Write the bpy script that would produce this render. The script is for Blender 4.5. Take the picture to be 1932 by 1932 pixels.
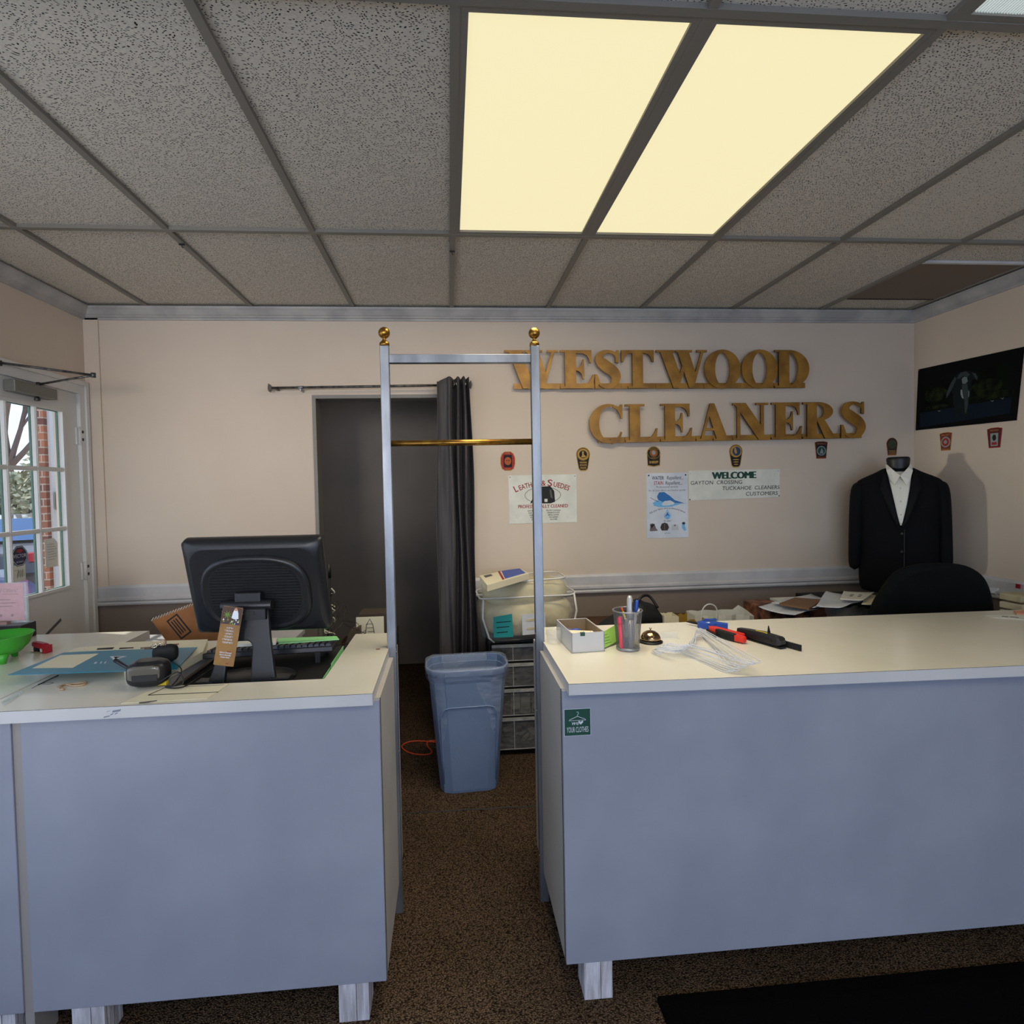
import bpy, math, random
from mathutils import Vector, Matrix, Euler, noise as mnoise

for o in list(bpy.data.objects):
    bpy.data.objects.remove(o, do_unlink=True)
SC = bpy.context.scene
COL = SC.collection
PI = math.pi
rnd = random.Random(7)

# ------------------------------------------------------------------ camera
CAM = Vector((0.0, 0.0, 1.617))
FPX, YAW, PITCH, ROLL = 1066.964, 0.080912, -0.02993, -0.019858
CX, CY = 935.277, 950.118
_f = Vector((math.sin(YAW)*math.cos(PITCH), math.cos(YAW)*math.cos(PITCH), math.sin(PITCH)))
_r0 = Vector((math.cos(YAW), -math.sin(YAW), 0.0))
_u0 = _r0.cross(_f)
_r = _r0*math.cos(ROLL) + _u0*math.sin(ROLL)
_u = -_r0*math.sin(ROLL) + _u0*math.cos(ROLL)
cam_data = bpy.data.cameras.new('camera')
cam = bpy.data.objects.new('camera', cam_data)
COL.objects.link(cam)
m = Matrix((( _r.x, _u.x, -_f.x, CAM.x), (_r.y, _u.y, -_f.y, CAM.y), (_r.z, _u.z, -_f.z, CAM.z), (0, 0, 0, 1)))
cam.matrix_world = m
cam_data.sensor_fit = 'HORIZONTAL'
cam_data.sensor_width = 36.0
cam_data.lens = FPX/1932*36.0
cam_data.shift_x = (966-CX)/1932
cam_data.shift_y = (CY-966)/1932
cam_data.clip_start = 0.02
cam_data.clip_end = 400
SC.camera = cam

# ------------------------------------------------------------------ view
SC.view_settings.view_transform = 'Standard'
SC.view_settings.look = 'None'
SC.view_settings.exposure = 0.0
SC.view_settings.gamma = 1.0
SC.view_settings.use_curve_mapping = False
SC.cycles.use_denoising = True
SC.cycles.max_bounces = 7
SC.cycles.diffuse_bounces = 4
SC.cycles.glossy_bounces = 3
SC.cycles.transmission_bounces = 6
SC.cycles.transparent_max_bounces = 12
SC.cycles.caustics_reflective = False
SC.cycles.caustics_refractive = False
SC.cycles.sample_clamp_indirect = 4.0

# ------------------------------------------------------------------ sky
W = bpy.data.worlds.new('sky')
SC.world = W
W.use_nodes = True
nt = W.node_tree
bg = nt.nodes['Background']
tc = nt.nodes.new('ShaderNodeTexCoord')
sp = nt.nodes.new('ShaderNodeSeparateXYZ')
rp = nt.nodes.new('ShaderNodeValToRGB')
rp.color_ramp.elements[0].position = 0.0
rp.color_ramp.elements[0].color = (0.86, 0.92, 1.0, 1)
rp.color_ramp.elements[1].position = 0.5
rp.color_ramp.elements[1].color = (0.20, 0.44, 0.90, 1)
e_ = rp.color_ramp.elements.new(0.12); e_.color = (0.72, 0.86, 1.0, 1)
cn = nt.nodes.new('ShaderNodeTexNoise'); cn.inputs['Scale'].default_value = 3.5; cn.inputs['Detail'].default_value = 5
cr = nt.nodes.new('ShaderNodeValToRGB'); cr.color_ramp.elements[0].position = 0.45; cr.color_ramp.elements[1].position = 0.62
mx = nt.nodes.new('ShaderNodeMixRGB'); mx.inputs[2].default_value = (1, 1, 1, 1)
nt.links.new(tc.outputs['Generated'], sp.inputs[0]); nt.links.new(sp.outputs['Z'], rp.inputs[0])
nt.links.new(tc.outputs['Generated'], cn.inputs['Vector']); nt.links.new(cn.outputs['Fac'], cr.inputs[0])
nt.links.new(cr.outputs[0], mx.inputs[0]); nt.links.new(rp.outputs[0], mx.inputs[1])
nt.links.new(mx.outputs[0], bg.inputs[0])
bg.inputs[1].default_value = 1.5

def light(name, kind, loc, direction, energy, color, size=None, size_y=None, spread=None, radius=None):
    d = bpy.data.lights.new(name, kind)
    d.energy = energy; d.color = color
    if kind == 'AREA':
        d.shape = 'RECTANGLE'; d.size = size; d.size_y = size_y or size
        if spread: d.spread = spread
    elif kind == 'SUN': d.angle = 0.012
    elif radius: d.shadow_soft_size = radius
    o = bpy.data.objects.new(name, d); COL.objects.link(o)
    o.location = loc
    o.rotation_euler = Vector(direction).to_track_quat('-Z', 'Y').to_euler()
    return o

light('sun', 'SUN', (-10, 6, 9), (0.60, -0.22, -0.77), 4.0, (1.0, 0.93, 0.82))
# added daylight at an assumed shop window behind the camera and assumed left window
light('assumed_front_daylight', 'AREA', (0.5, -2.66, 1.45), (0, 1, 0), 72, (0.46, 0.64, 1.0), 4.6, 1.9)
light('assumed_left_daylight', 'AREA', (-2.08, 0.45, 1.45), (1, 0.12, 0), 10, (0.58, 0.74, 1.0), 2.6, 1.7)
# added wash from the shop window, brightens the left of the back wall
light('left_wall_wash', 'AREA', (-1.1, -2.6, 1.95), (-0.03, 1, 0.0), 3.9, (1.0, 0.92, 0.84), 0.7, 0.8, spread=0.62)
# tubes of the two lit fixtures straight down, plus an added back wall wash
for _x, _e in ((0.345, 6.0), (0.955, 2.3)):
    light('ceiling_tube_light', 'AREA', (_x, 1.95, 2.725), (0, 0, -1), _e, (1.0, 0.88, 0.70), 0.52, 1.12, spread=1.68)
    light('added_wall_wash', 'AREA', (_x, 2.15, 2.70), (-0.16, 0.62, -0.78), 3.1, (1.0, 0.88, 0.68), 0.5, 0.10, spread=2.0)
light('assumed_door_light', 'AREA', (-6.2, 3.25, 1.38), (1, 0.0, 0.028), 2.2, (1.0, 0.93, 0.82), 0.30, 0.30, spread=0.40)  # light added outside the door, assumed from the bright patch on the right wall
light('assumed_rear_light', 'AREA', (0.65, -1.0, 2.715), (0, 0, -1), 34, (1.0, 0.88, 0.68), 1.1, 1.1)  # assumed ceiling light behind the camera, added to brighten the room, no fixture built
light('back_room_fill', 'AREA', (-0.9, 4.5, 2.55), (0.1, 0, -1), 1.8, (1.0, 0.92, 0.85), 0.5, 0.5)  # added fill to lift the dim back room, no fixture there

# ------------------------------------------------------------------ pixel rays onto real planes
def ray(x, y): return _r*((x-CX)/FPX) - _u*((y-CY)/FPX) + _f
def aty(x, y, Y): d = ray(x, y); return CAM + d*(Y/d.y)
def atx(x, y, X): d = ray(x, y); return CAM + d*(X/d.x)
def atz(x, y, Z): d = ray(x, y); return CAM + d*((Z-CAM.z)/d.z)

# ------------------------------------------------------------------ materials
def c(r, g, b):
    def l(v):
        v /= 255.0
        return v/12.92 if v <= 0.04045 else ((v+0.055)/1.055)**2.4
    return (l(r), l(g), l(b), 1.0)
MATS = {}
def mat(name, col, rough=0.6, metal=0.0, var=None, vscale=8.0, bump=0.0, bscale=60.0, spec=0.5, emit=0.0, alpha=1.0, coat=0.0, trans=0.0, stretch=None, sheen=0.0):
    if name in MATS: return MATS[name]
    M = bpy.data.materials.new(name); M.use_nodes = True
    n = M.node_tree; b = n.nodes['Principled BSDF']
    b.inputs['Base Color'].default_value = col
    b.inputs['Roughness'].default_value = rough
    b.inputs['Metallic'].default_value = metal
    b.inputs['Specular IOR Level'].default_value = spec
    b.inputs['Alpha'].default_value = alpha
    b.inputs['Coat Weight'].default_value = coat
    b.inputs['Transmission Weight'].default_value = trans
    b.inputs['Sheen Weight'].default_value = sheen
    if emit:
        b.inputs['Emission Color'].default_value = col
        b.inputs['Emission Strength'].default_value = emit
    T = n.nodes.new('ShaderNodeTexCoord'); vec = T.outputs['Object']
    if stretch:
        mp = n.nodes.new('ShaderNodeMapping'); mp.inputs['Scale'].default_value = stretch
        n.links.new(vec, mp.inputs[0]); vec = mp.outputs[0]
    if var:
        t = n.nodes.new('ShaderNodeTexNoise'); t.inputs['Scale'].default_value = vscale; t.inputs['Detail'].default_value = 5
        r = n.nodes.new('ShaderNodeValToRGB'); r.color_ramp.elements[0].position = 0.38; r.color_ramp.elements[1].position = 0.62
        r.color_ramp.elements[0].color = col; r.color_ramp.elements[1].color = var
        n.links.new(vec, t.inputs['Vector']); n.links.new(t.outputs['Fac'], r.inputs[0]); n.links.new(r.outputs[0], b.inputs['Base Color'])
    if bump:
        t = n.nodes.new('ShaderNodeTexNoise'); t.inputs['Scale'].default_value = bscale; t.inputs['Detail'].default_value = 4
        bp = n.nodes.new('ShaderNodeBump'); bp.inputs['Strength'].default_value = bump; bp.inputs['Distance'].default_value = 0.01
        n.links.new(vec, t.inputs['Vector']); n.links.new(t.outputs['Fac'], bp.inputs['Height']); n.links.new(bp.outputs[0], b.inputs['Normal'])
    MATS[name] = M
    return M

def carpet_mat():
    M = mat('carpet', c(78, 60, 44), 0.95, spec=0.1)
    n = M.node_tree; b = n.nodes['Principled BSDF']
    T = n.nodes.new('ShaderNodeTexCoord')
    mp = n.nodes.new('ShaderNodeMapping'); mp.inputs['Rotation'].default_value = (0, 0, 0.7); mp.inputs['Scale'].default_value = (1, 1.5, 1)
    v = n.nodes.new('ShaderNodeTexVoronoi'); v.inputs['Scale'].default_value = 170
    t = n.nodes.new('ShaderNodeTexNoise'); t.inputs['Scale'].default_value = 2.2; t.inputs['Detail'].default_value = 6
    r = n.nodes.new('ShaderNodeValToRGB')
    r.color_ramp.elements[0].position = 0.0; r.color_ramp.elements[0].color = c(172, 150, 128)
    r.color_ramp.elements[1].position = 0.8; r.color_ramp.elements[1].color = c(30, 22, 16)
    e = r.color_ramp.elements.new(0.38); e.color = c(96, 78, 60)
    mxn = n.nodes.new('ShaderNodeMixRGB'); mxn.blend_type = 'MULTIPLY'; mxn.inputs[0].default_value = 0.6
    r2 = n.nodes.new('ShaderNodeValToRGB'); r2.color_ramp.elements[0].position = 0.3; r2.color_ramp.elements[1].position = 0.7
    r2.color_ramp.elements[0].color = c(190, 180, 170); r2.color_ramp.elements[1].color = c(255, 250, 245)
    bp = n.nodes.new('ShaderNodeBump'); bp.inputs['Strength'].default_value = 0.9; bp.inputs['Distance'].default_value = 0.006; bp.invert = True
    L = n.links.new
    L(T.outputs['Object'], mp.inputs[0]); L(mp.outputs[0], v.inputs['Vector']); L(v.outputs['Distance'], r.inputs[0])
    L(T.outputs['Object'], t.inputs['Vector']); L(t.outputs['Fac'], r2.inputs[0])
    L(r.outputs[0], mxn.inputs[1]); L(r2.outputs[0], mxn.inputs[2]); L(mxn.outputs[0], b.inputs['Base Color'])
    L(v.outputs['Distance'], bp.inputs['Height']); L(bp.outputs[0], b.inputs['Normal'])
    return M

def tile_mat(name='fissured_tile', dens=0.52, base=c(222, 215, 202), pit=c(34, 30, 26), rot=0.3):
    M = mat(name, base, 0.92, spec=0.15)
    n = M.node_tree; b = n.nodes['Principled BSDF']; L = n.links.new
    T = n.nodes.new('ShaderNodeTexCoord')
    # each pit: a short stroke = voronoi cell of a stretched, locally turned lattice
    dn = n.nodes.new('ShaderNodeTexNoise'); dn.inputs['Scale'].default_value = 14; dn.inputs['Detail'].default_value = 1
    sub = n.nodes.new('ShaderNodeVectorMath'); sub.operation = 'SUBTRACT'; sub.inputs[1].default_value = (0.5, 0.5, 0.5)
    sc = n.nodes.new('ShaderNodeVectorMath'); sc.operation = 'SCALE'; sc.inputs['Scale'].default_value = 0.04
    ad = n.nodes.new('ShaderNodeVectorMath'); ad.operation = 'ADD'
    mp = n.nodes.new('ShaderNodeMapping'); mp.inputs['Rotation'].default_value = (0, 0, rot); mp.inputs['Scale'].default_value = (1.0, 1.9, 1.0)
    v = n.nodes.new('ShaderNodeTexVoronoi'); v.inputs['Scale'].default_value = 104; v.voronoi_dimensions = '2D'
    r = n.nodes.new('ShaderNodeValToRGB'); r.color_ramp.elements[0].position = 0.20; r.color_ramp.elements[1].position = 0.29
    r.color_ramp.elements[0].color = (1, 1, 1, 1); r.color_ramp.elements[1].color = (0, 0, 0, 1)
    sep = n.nodes.new('ShaderNodeSeparateColor')
    gt = n.nodes.new('ShaderNodeMath'); gt.operation = 'LESS_THAN'; gt.inputs[1].default_value = dens
    mu = n.nodes.new('ShaderNodeMath'); mu.operation = 'MULTIPLY'
    fine = n.nodes.new('ShaderNodeTexNoise'); fine.inputs['Scale'].default_value = 160; fine.inputs['Detail'].default_value = 3
    fr = n.nodes.new('ShaderNodeValToRGB'); fr.color_ramp.elements[0].position = 0.35; fr.color_ramp.elements[1].position = 0.7
    fr.color_ramp.elements[0].color = tuple(x*0.82 for x in base[:3]) + (1,); fr.color_ramp.elements[1].color = base
    mxn = n.nodes.new('ShaderNodeMixRGB'); mxn.inputs[2].default_value = pit
    bp = n.nodes.new('ShaderNodeBump'); bp.inputs['Strength'].default_value = 0.6; bp.inputs['Distance'].default_value = 0.004; bp.invert = True
    L(T.outputs['Object'], dn.inputs['Vector']); L(dn.outputs['Color'], sub.inputs[0]); L(sub.outputs[0], sc.inputs[0])
    L(T.outputs['Object'], ad.inputs[0]); L(sc.outputs[0], ad.inputs[1]); L(ad.outputs[0], mp.inputs[0]); L(mp.outputs[0], v.inputs['Vector'])
    L(v.outputs['Distance'], r.inputs[0]); L(v.outputs['Color'], sep.inputs[0]); L(sep.outputs[0], gt.inputs[0])
    L(r.outputs[0], mu.inputs[0]); L(gt.outputs[0], mu.inputs[1]); L(mu.outputs[0], mxn.inputs[0])
    L(T.outputs['Object'], fine.inputs['Vector']); L(fine.outputs['Fac'], fr.inputs[0]); L(fr.outputs[0], mxn.inputs[1]); L(mxn.outputs[0], b.inputs['Base Color'])
    L(mu.outputs[0], bp.inputs['Height']); L(bp.outputs[0], b.inputs['Normal'])
    return M

def wall_mat(name, upper, lower, zsplit):
    M = mat(name, upper, 0.75, spec=0.25)
    n = M.node_tree; b = n.nodes['Principled BSDF']; L = n.links.new
    T = n.nodes.new('ShaderNodeTexCoord'); s = n.nodes.new('ShaderNodeSeparateXYZ')
    g = n.nodes.new('ShaderNodeMath'); g.operation = 'GREATER_THAN'; g.inputs[1].default_value = zsplit
    mxn = n.nodes.new('ShaderNodeMixRGB'); mxn.inputs[1].default_value = lower; mxn.inputs[2].default_value = upper
    no = n.nodes.new('ShaderNodeTexNoise'); no.inputs['Scale'].default_value = 1.7; no.inputs['Detail'].default_value = 7
    rr = n.nodes.new('ShaderNodeValToRGB'); rr.color_ramp.elements[0].position = 0.3; rr.color_ramp.elements[0].color = (0.90, 0.89, 0.88, 1); rr.color_ramp.elements[1].position = 0.65
    m2 = n.nodes.new('ShaderNodeMixRGB'); m2.blend_type = 'MULTIPLY'; m2.inputs[0].default_value = 0.7
    nb = n.nodes.new('ShaderNodeTexNoise'); nb.inputs['Scale'].default_value = 220
    bp = n.nodes.new('ShaderNodeBump'); bp.inputs['Strength'].default_value = 0.12; bp.inputs['Distance'].default_value = 0.003
    L(T.outputs['Object'], s.inputs[0]); L(s.outputs['Z'], g.inputs[0]); L(g.outputs[0], mxn.inputs[0])
    L(T.outputs['Object'], no.inputs['Vector']); L(no.outputs['Fac'], rr.inputs[0])
    L(mxn.outputs[0], m2.inputs[1]); L(rr.outputs[0], m2.inputs[2]); L(m2.outputs[0], b.inputs['Base Color'])
    L(T.outputs['Object'], nb.inputs['Vector']); L(nb.outputs['Fac'], bp.inputs['Height']); L(bp.outputs[0], b.inputs['Normal'])
    return M

def brick_mat():
    M = mat('brick', c(150, 92, 70), 0.85)
    n = M.node_tree; b = n.nodes['Principled BSDF']; L = n.links.new
    T = n.nodes.new('ShaderNodeTexCoord'); mp = n.nodes.new('ShaderNodeMapping'); mp.inputs['Rotation'].default_value = (PI/2, 0, 0)
    br = n.nodes.new('ShaderNodeTexBrick'); br.inputs['Scale'].default_value = 4.4
    br.inputs['Color1'].default_value = c(190, 120, 88); br.inputs['Color2'].default_value = c(110, 70, 66); br.inputs['Mortar'].default_value = c(190, 175, 160)
    br.inputs['Mortar Size'].default_value = 0.02
    L(T.outputs['Object'], mp.inputs[0]); L(mp.outputs[0], br.inputs['Vector']); L(br.outputs[0], b.inputs['Base Color'])
    return M

def leaf_mat():
    M = mat('hedge_leaf', c(120, 126, 92), 0.8, var=c(190, 186, 160), vscale=1.3)
    return M

def glass_mat():
    M = bpy.data.materials.new('window_glass'); M.use_nodes = True
    n = M.node_tree; n.nodes.clear()
    o = n.nodes.new('ShaderNodeOutputMaterial'); t = n.nodes.new('ShaderNodeBsdfTransparent'); g = n.nodes.new('ShaderNodeBsdfGlossy')
    g.inputs['Roughness'].default_value = 0.02
    t.inputs[0].default_value = (0.96, 0.98, 0.98, 1)
    mi = n.nodes.new('ShaderNodeMixShader'); mi.inputs[0].default_value = 0.05
    n.links.new(t.outputs[0], mi.inputs[1]); n.links.new(g.outputs[0], mi.inputs[2]); n.links.new(mi.outputs[0], o.inputs[0])
    return M
def film_mat(name, col, a, rough=0.15):
    """thin clear plastic: mostly see-through with a glossy skin"""
    M = bpy.data.materials.new(name); M.use_nodes = True
    n = M.node_tree; n.nodes.clear()
    o = n.nodes.new('ShaderNodeOutputMaterial'); t = n.nodes.new('ShaderNodeBsdfTransparent'); p = n.nodes.new('ShaderNodeBsdfPrincipled')
    p.inputs['Base Color'].default_value = col; p.inputs['Roughness'].default_value = rough
    mi = n.nodes.new('ShaderNodeMixShader'); mi.inputs[0].default_value = a
    T = n.nodes.new('ShaderNodeTexCoord'); no = n.nodes.new('ShaderNodeTexNoise'); no.inputs['Scale'].default_value = 26; no.inputs['Detail'].default_value = 3
    bp = n.nodes.new('ShaderNodeBump'); bp.inputs['Strength'].default_value = 0.9; bp.inputs['Distance'].default_value = 0.02
    n.links.new(T.outputs['Object'], no.inputs['Vector']); n.links.new(no.outputs['Fac'], bp.inputs['Height']); n.links.new(bp.outputs[0], p.inputs['Normal'])
    n.links.new(t.outputs[0], mi.inputs[1]); n.links.new(p.outputs[0], mi.inputs[2]); n.links.new(mi.outputs[0], o.inputs[0])
    return M
def mesh_mat():
    """woven wire of the pen cup: small holes"""
    M = bpy.data.materials.new('wire_mesh'); M.use_nodes = True
    n = M.node_tree; n.nodes.clear(); L = n.links.new
    o = n.nodes.new('ShaderNodeOutputMaterial'); t = n.nodes.new('ShaderNodeBsdfTransparent'); p = n.nodes.new('ShaderNodeBsdfPrincipled')
    p.inputs['Base Color'].default_value = c(120, 122, 128); p.inputs['Metallic'].default_value = 0.7; p.inputs['Roughness'].default_value = 0.4
    T = n.nodes.new('ShaderNodeTexCoord'); mp = n.nodes.new('ShaderNodeMapping'); mp.inputs['Scale'].default_value = (60, 46, 1)
    ch = n.nodes.new('ShaderNodeTexVoronoi'); ch.inputs['Scale'].default_value = 1.0; ch.inputs['Randomness'].default_value = 0.0; ch.voronoi_dimensions = '2D'
    mp.inputs['Rotation'].default_value = (0, 0, 0.0)
    g = n.nodes.new('ShaderNodeMath'); g.operation = 'GREATER_THAN'; g.inputs[1].default_value = 0.36
    mi = n.nodes.new('ShaderNodeMixShader')
    L(T.outputs['UV'], mp.inputs[0]); L(mp.outputs[0], ch.inputs['Vector']); L(ch.outputs['Distance'], g.inputs[0])
    L(g.outputs[0], mi.inputs[0]); L(t.outputs[0], mi.inputs[1]); L(p.outputs[0], mi.inputs[2]); L(mi.outputs[0], o.inputs[0])
    return M

m_carpet = carpet_mat()
m_tile = tile_mat()
m_tile_plain = tile_mat('smooth_tile', 0.22)
m_grid = mat('ceiling_grid_paint', c(126, 121, 113), 0.5)
m_wall_b = wall_mat('back_wall_paint', c(214, 198, 180), c(138, 124, 114), 0.985)
m_wall = wall_mat('side_wall_paint', c(214, 198, 180), c(138, 124, 114), 0.985)
m_wall_plain = wall_mat('plain_wall_paint', c(204, 184, 168), c(204, 184, 168), 0.5)
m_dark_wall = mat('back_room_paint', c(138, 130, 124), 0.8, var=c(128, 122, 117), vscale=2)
m_trim = mat('trim_white', c(206, 204, 204), 0.42, var=c(192, 190, 190), vscale=6)
m_crown = mat('shaded_crown_white', c(184, 181, 177), 0.45, var=c(160, 158, 156), vscale=6)  # trim white toned down, shade near the ceiling put into its colour
m_door = mat('door_white', c(212, 210, 206), 0.45)
m_green_ext = mat('door_green_outside', c(80, 120, 105), 0.5)
m_glass = glass_mat()
m_white = mat('white_laminate', c(200, 199, 199), 0.38, var=c(192, 192, 193), vscale=3, bump=0.02, bscale=300)
m_panel = mat('dimmed_white_laminate', c(150, 154, 167), 0.42, var=c(142, 146, 160), vscale=3, bump=0.02, bscale=300)  # white laminate with shade and blue window light put into its colour
m_side = mat('side_laminate', c(186, 182, 176), 0.45, var=c(178, 174, 168), vscale=4)
m_top = mat('counter_top_laminate', c(224, 220, 206), 0.20, var=c(217, 213, 196), vscale=2.5)
m_black_edge = mat('laminate_seam', c(40, 34, 30), 0.6)
m_oldwood = mat('painted_wood', c(216, 214, 222), 0.7, var=c(170, 166, 170), vscale=9, bump=0.5, bscale=30, stretch=(6, 6, 0.7))
m_inside = mat('particle_board', c(140, 120, 95), 0.8)
m_steel = mat('brushed_steel', c(150, 154, 160), 0.42, 0.75, var=c(122, 126, 132), vscale=14, stretch=(1, 1, 0.25), bump=0.05)
m_steel_dark = mat('steel_side', c(110, 108, 106), 0.4, 0.7, var=c(60, 58, 56), vscale=30, stretch=(1, 1, 0.2))
m_brass = mat('aged_brass', c(176, 134, 58), 0.28, 0.95, var=c(140, 100, 44), vscale=25)
m_brass_letter = mat('brass_letter', c(168, 122, 46), 0.45, 0.3, var=c(134, 94, 34), vscale=9)
m_brass_edge = mat('brass_edge', c(70, 50, 26), 0.6, 0.3)
m_blackp = mat('black_plastic', c(27, 28, 32), 0.38, bump=0.03, bscale=400)
m_blackm = mat('matte_black', c(16, 16, 18), 0.75)
m_black = mat('black', c(12, 12, 13), 0.5)
m_rubber = mat('mat_rubber', c(6, 6, 7), 1.0, spec=0.05, bump=0.4, bscale=120)
m_paper = mat('paper_white', c(226, 226, 214), 0.7, var=c(214, 214, 202), vscale=9)
m_paper2 = mat('paper_cool', c(216, 220, 226), 0.6, var=c(200, 205, 214), vscale=9)
m_cream = mat('paper_cream', c(228, 220, 190), 0.7)
m_ink = mat('black_ink', c(20, 20, 22), 0.7)
m_inkgrey = mat('grey_ink', c(90, 90, 90), 0.7)
m_red = mat('red_ink', c(150, 24, 30), 0.6)
m_navy = mat('navy_ink', c(20, 28, 66), 0.6)
m_green = mat('deep_green', c(8, 66, 52), 0.5)
m_card = mat('cardboard', c(156, 104, 60), 0.85, var=c(140, 92, 52), vscale=6)
m_blue = mat('tool_blue', c(26, 72, 170), 0.4)
m_redp = mat('red_plastic', c(214, 44, 30), 0.4)
m_darkred = mat('dark_red_plastic', c(150, 20, 40), 0.35)
m_binblue = mat('bin_plastic', c(122, 142, 176), 0.36, var=c(114, 134, 168), vscale=4, bump=0.05, bscale=120)
m_liner = film_mat('bin_liner_film', c(200, 215, 240), 0.22, 0.08)
m_clear = film_mat('clear_plastic', c(225, 225, 215), 0.20, 0.08)
m_acrylic = film_mat('clear_acrylic', c(225, 235, 240), 0.22, 0.06)
m_drawerp = film_mat('frosted_drawer_plastic', c(120, 120, 118), 0.45, 0.35)
m_drawer_lip = film_mat('frosted_drawer_lip', c(190, 190, 186), 0.75, 0.35)
m_mesh = mesh_mat()
m_silver = mat('silver_paint', c(150, 152, 158), 0.35, 0.7)
m_chrome = mat('chrome', c(200, 190, 170), 0.12, 1.0)
m_wire = mat('white_wire', c(206, 210, 220), 0.35)
m_blackwire = mat('dark_wire', c(50, 42, 36), 0.5)
m_jacket = mat('jacket_wool', c(9, 9, 13), 0.9, bump=0.1, bscale=300, spec=0.2)
m_lapel = mat('lapel_wool', c(7, 7, 10), 0.75, spec=0.25)
m_shirt = mat('shirt_cotton', c(232, 228, 214), 0.75, bump=0.25, bscale=18)
m_torso = mat('mannequin_black', c(15, 16, 17), 0.45)
m_chairf = mat('chair_fabric', c(15, 17, 18), 0.95, spec=0.15, bump=0.2, bscale=260)
m_quilt = mat('quilt_cream', c(214, 204, 168), 0.8, var=c(196, 182, 138), vscale=7, bump=0.8, bscale=14)
m_whitecloth = mat('white_binding', c(222, 220, 214), 0.6)
m_teal = mat('teal_print', c(20, 120, 148), 0.35)
m_teal2 = mat('teal_label', c(38, 150, 150), 0.4)
m_bluepl = mat('blue_print', c(50, 80, 175), 0.5)
m_curtain = mat('curtain_grey', c(84, 80, 82), 0.85, var=c(62, 59, 62), vscale=5, stretch=(8, 8, 0.4), bump=0.2, bscale=200)
m_limegreen = mat('green_bowl_plastic', c(62, 164, 48), 0.4, bump=0.1, bscale=300)
m_pinkcard = mat('pink_card', c(226, 140, 150), 0.6)
m_pink = mat('pink_marker', c(226, 60, 90), 0.4)
m_purple = mat('purple_marker', c(80, 80, 140), 0.4)
m_yellowgreen = mat('lime_card', c(150, 200, 90), 0.6)
m_mint = mat('mint_paper', c(150, 226, 150), 0.6)
m_wood = mat('brown_wood', c(96, 62, 40), 0.6, var=c(70, 44, 28), vscale=8)
m_desk = mat('desk_wood', c(92, 66, 46), 0.55, var=c(76, 52, 36), vscale=5)
m_orange = mat('orange_cord_rubber', c(206, 78, 34), 0.5)
m_yellow = mat('yellow_plastic', c(226, 200, 50), 0.4)
m_gold = mat('bookmark_gold', c(142, 100, 32), 0.45, var=c(126, 86, 28), vscale=20)
m_tan = mat('rubber_band', c(176, 150, 120), 0.6)
m_badgegold = mat('badge_gold', c(176, 138, 60), 0.6)
m_badgered = mat('badge_red', c(158, 38, 32), 0.7)
m_badgebrown = mat('badge_orange', c(170, 84, 36), 0.7)
m_panel_on = mat('lit_diffuser', (0.94, 0.84, 0.50, 1), 0.5, emit=0.93)
for _n in m_panel_on.node_tree.nodes:
    if _n.type == 'BSDF_PRINCIPLED':
        _n.inputs['Base Color'].default_value = (0.25, 0.24, 0.2, 1); _n.inputs['Roughness'].default_value = 0.8
m_panel_off = mat('ribbed_diffuser', c(228, 234, 230), 0.4, emit=0.72)  # unlit ribbed diffuser, its paleness raised by an added glow
m_pavement = mat('pavement', c(200, 190, 180), 0.9, var=c(180, 170, 160), vscale=0.8)
m_bark = mat('bark', c(110, 92, 88), 0.9)
m_leaf = leaf_mat()
m_brick = brick_mat()
m_carpaint = mat('car_paint_dark', c(70, 66, 70), 0.25, 0.3, coat=0.8)
m_carblue = mat('car_paint_blue', c(60, 84, 140), 0.25, 0.3, coat=0.8)
m_carglass = mat('car_glass', c(70, 104, 150), 0.08, spec=0.9)
m_tail = mat('tail_light', c(196, 40, 50), 0.25)
m_tyre = mat('tyre', c(24, 24, 24), 0.85)
m_pvc = mat('exterior_white', c(226, 228, 232), 0.5)

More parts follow.
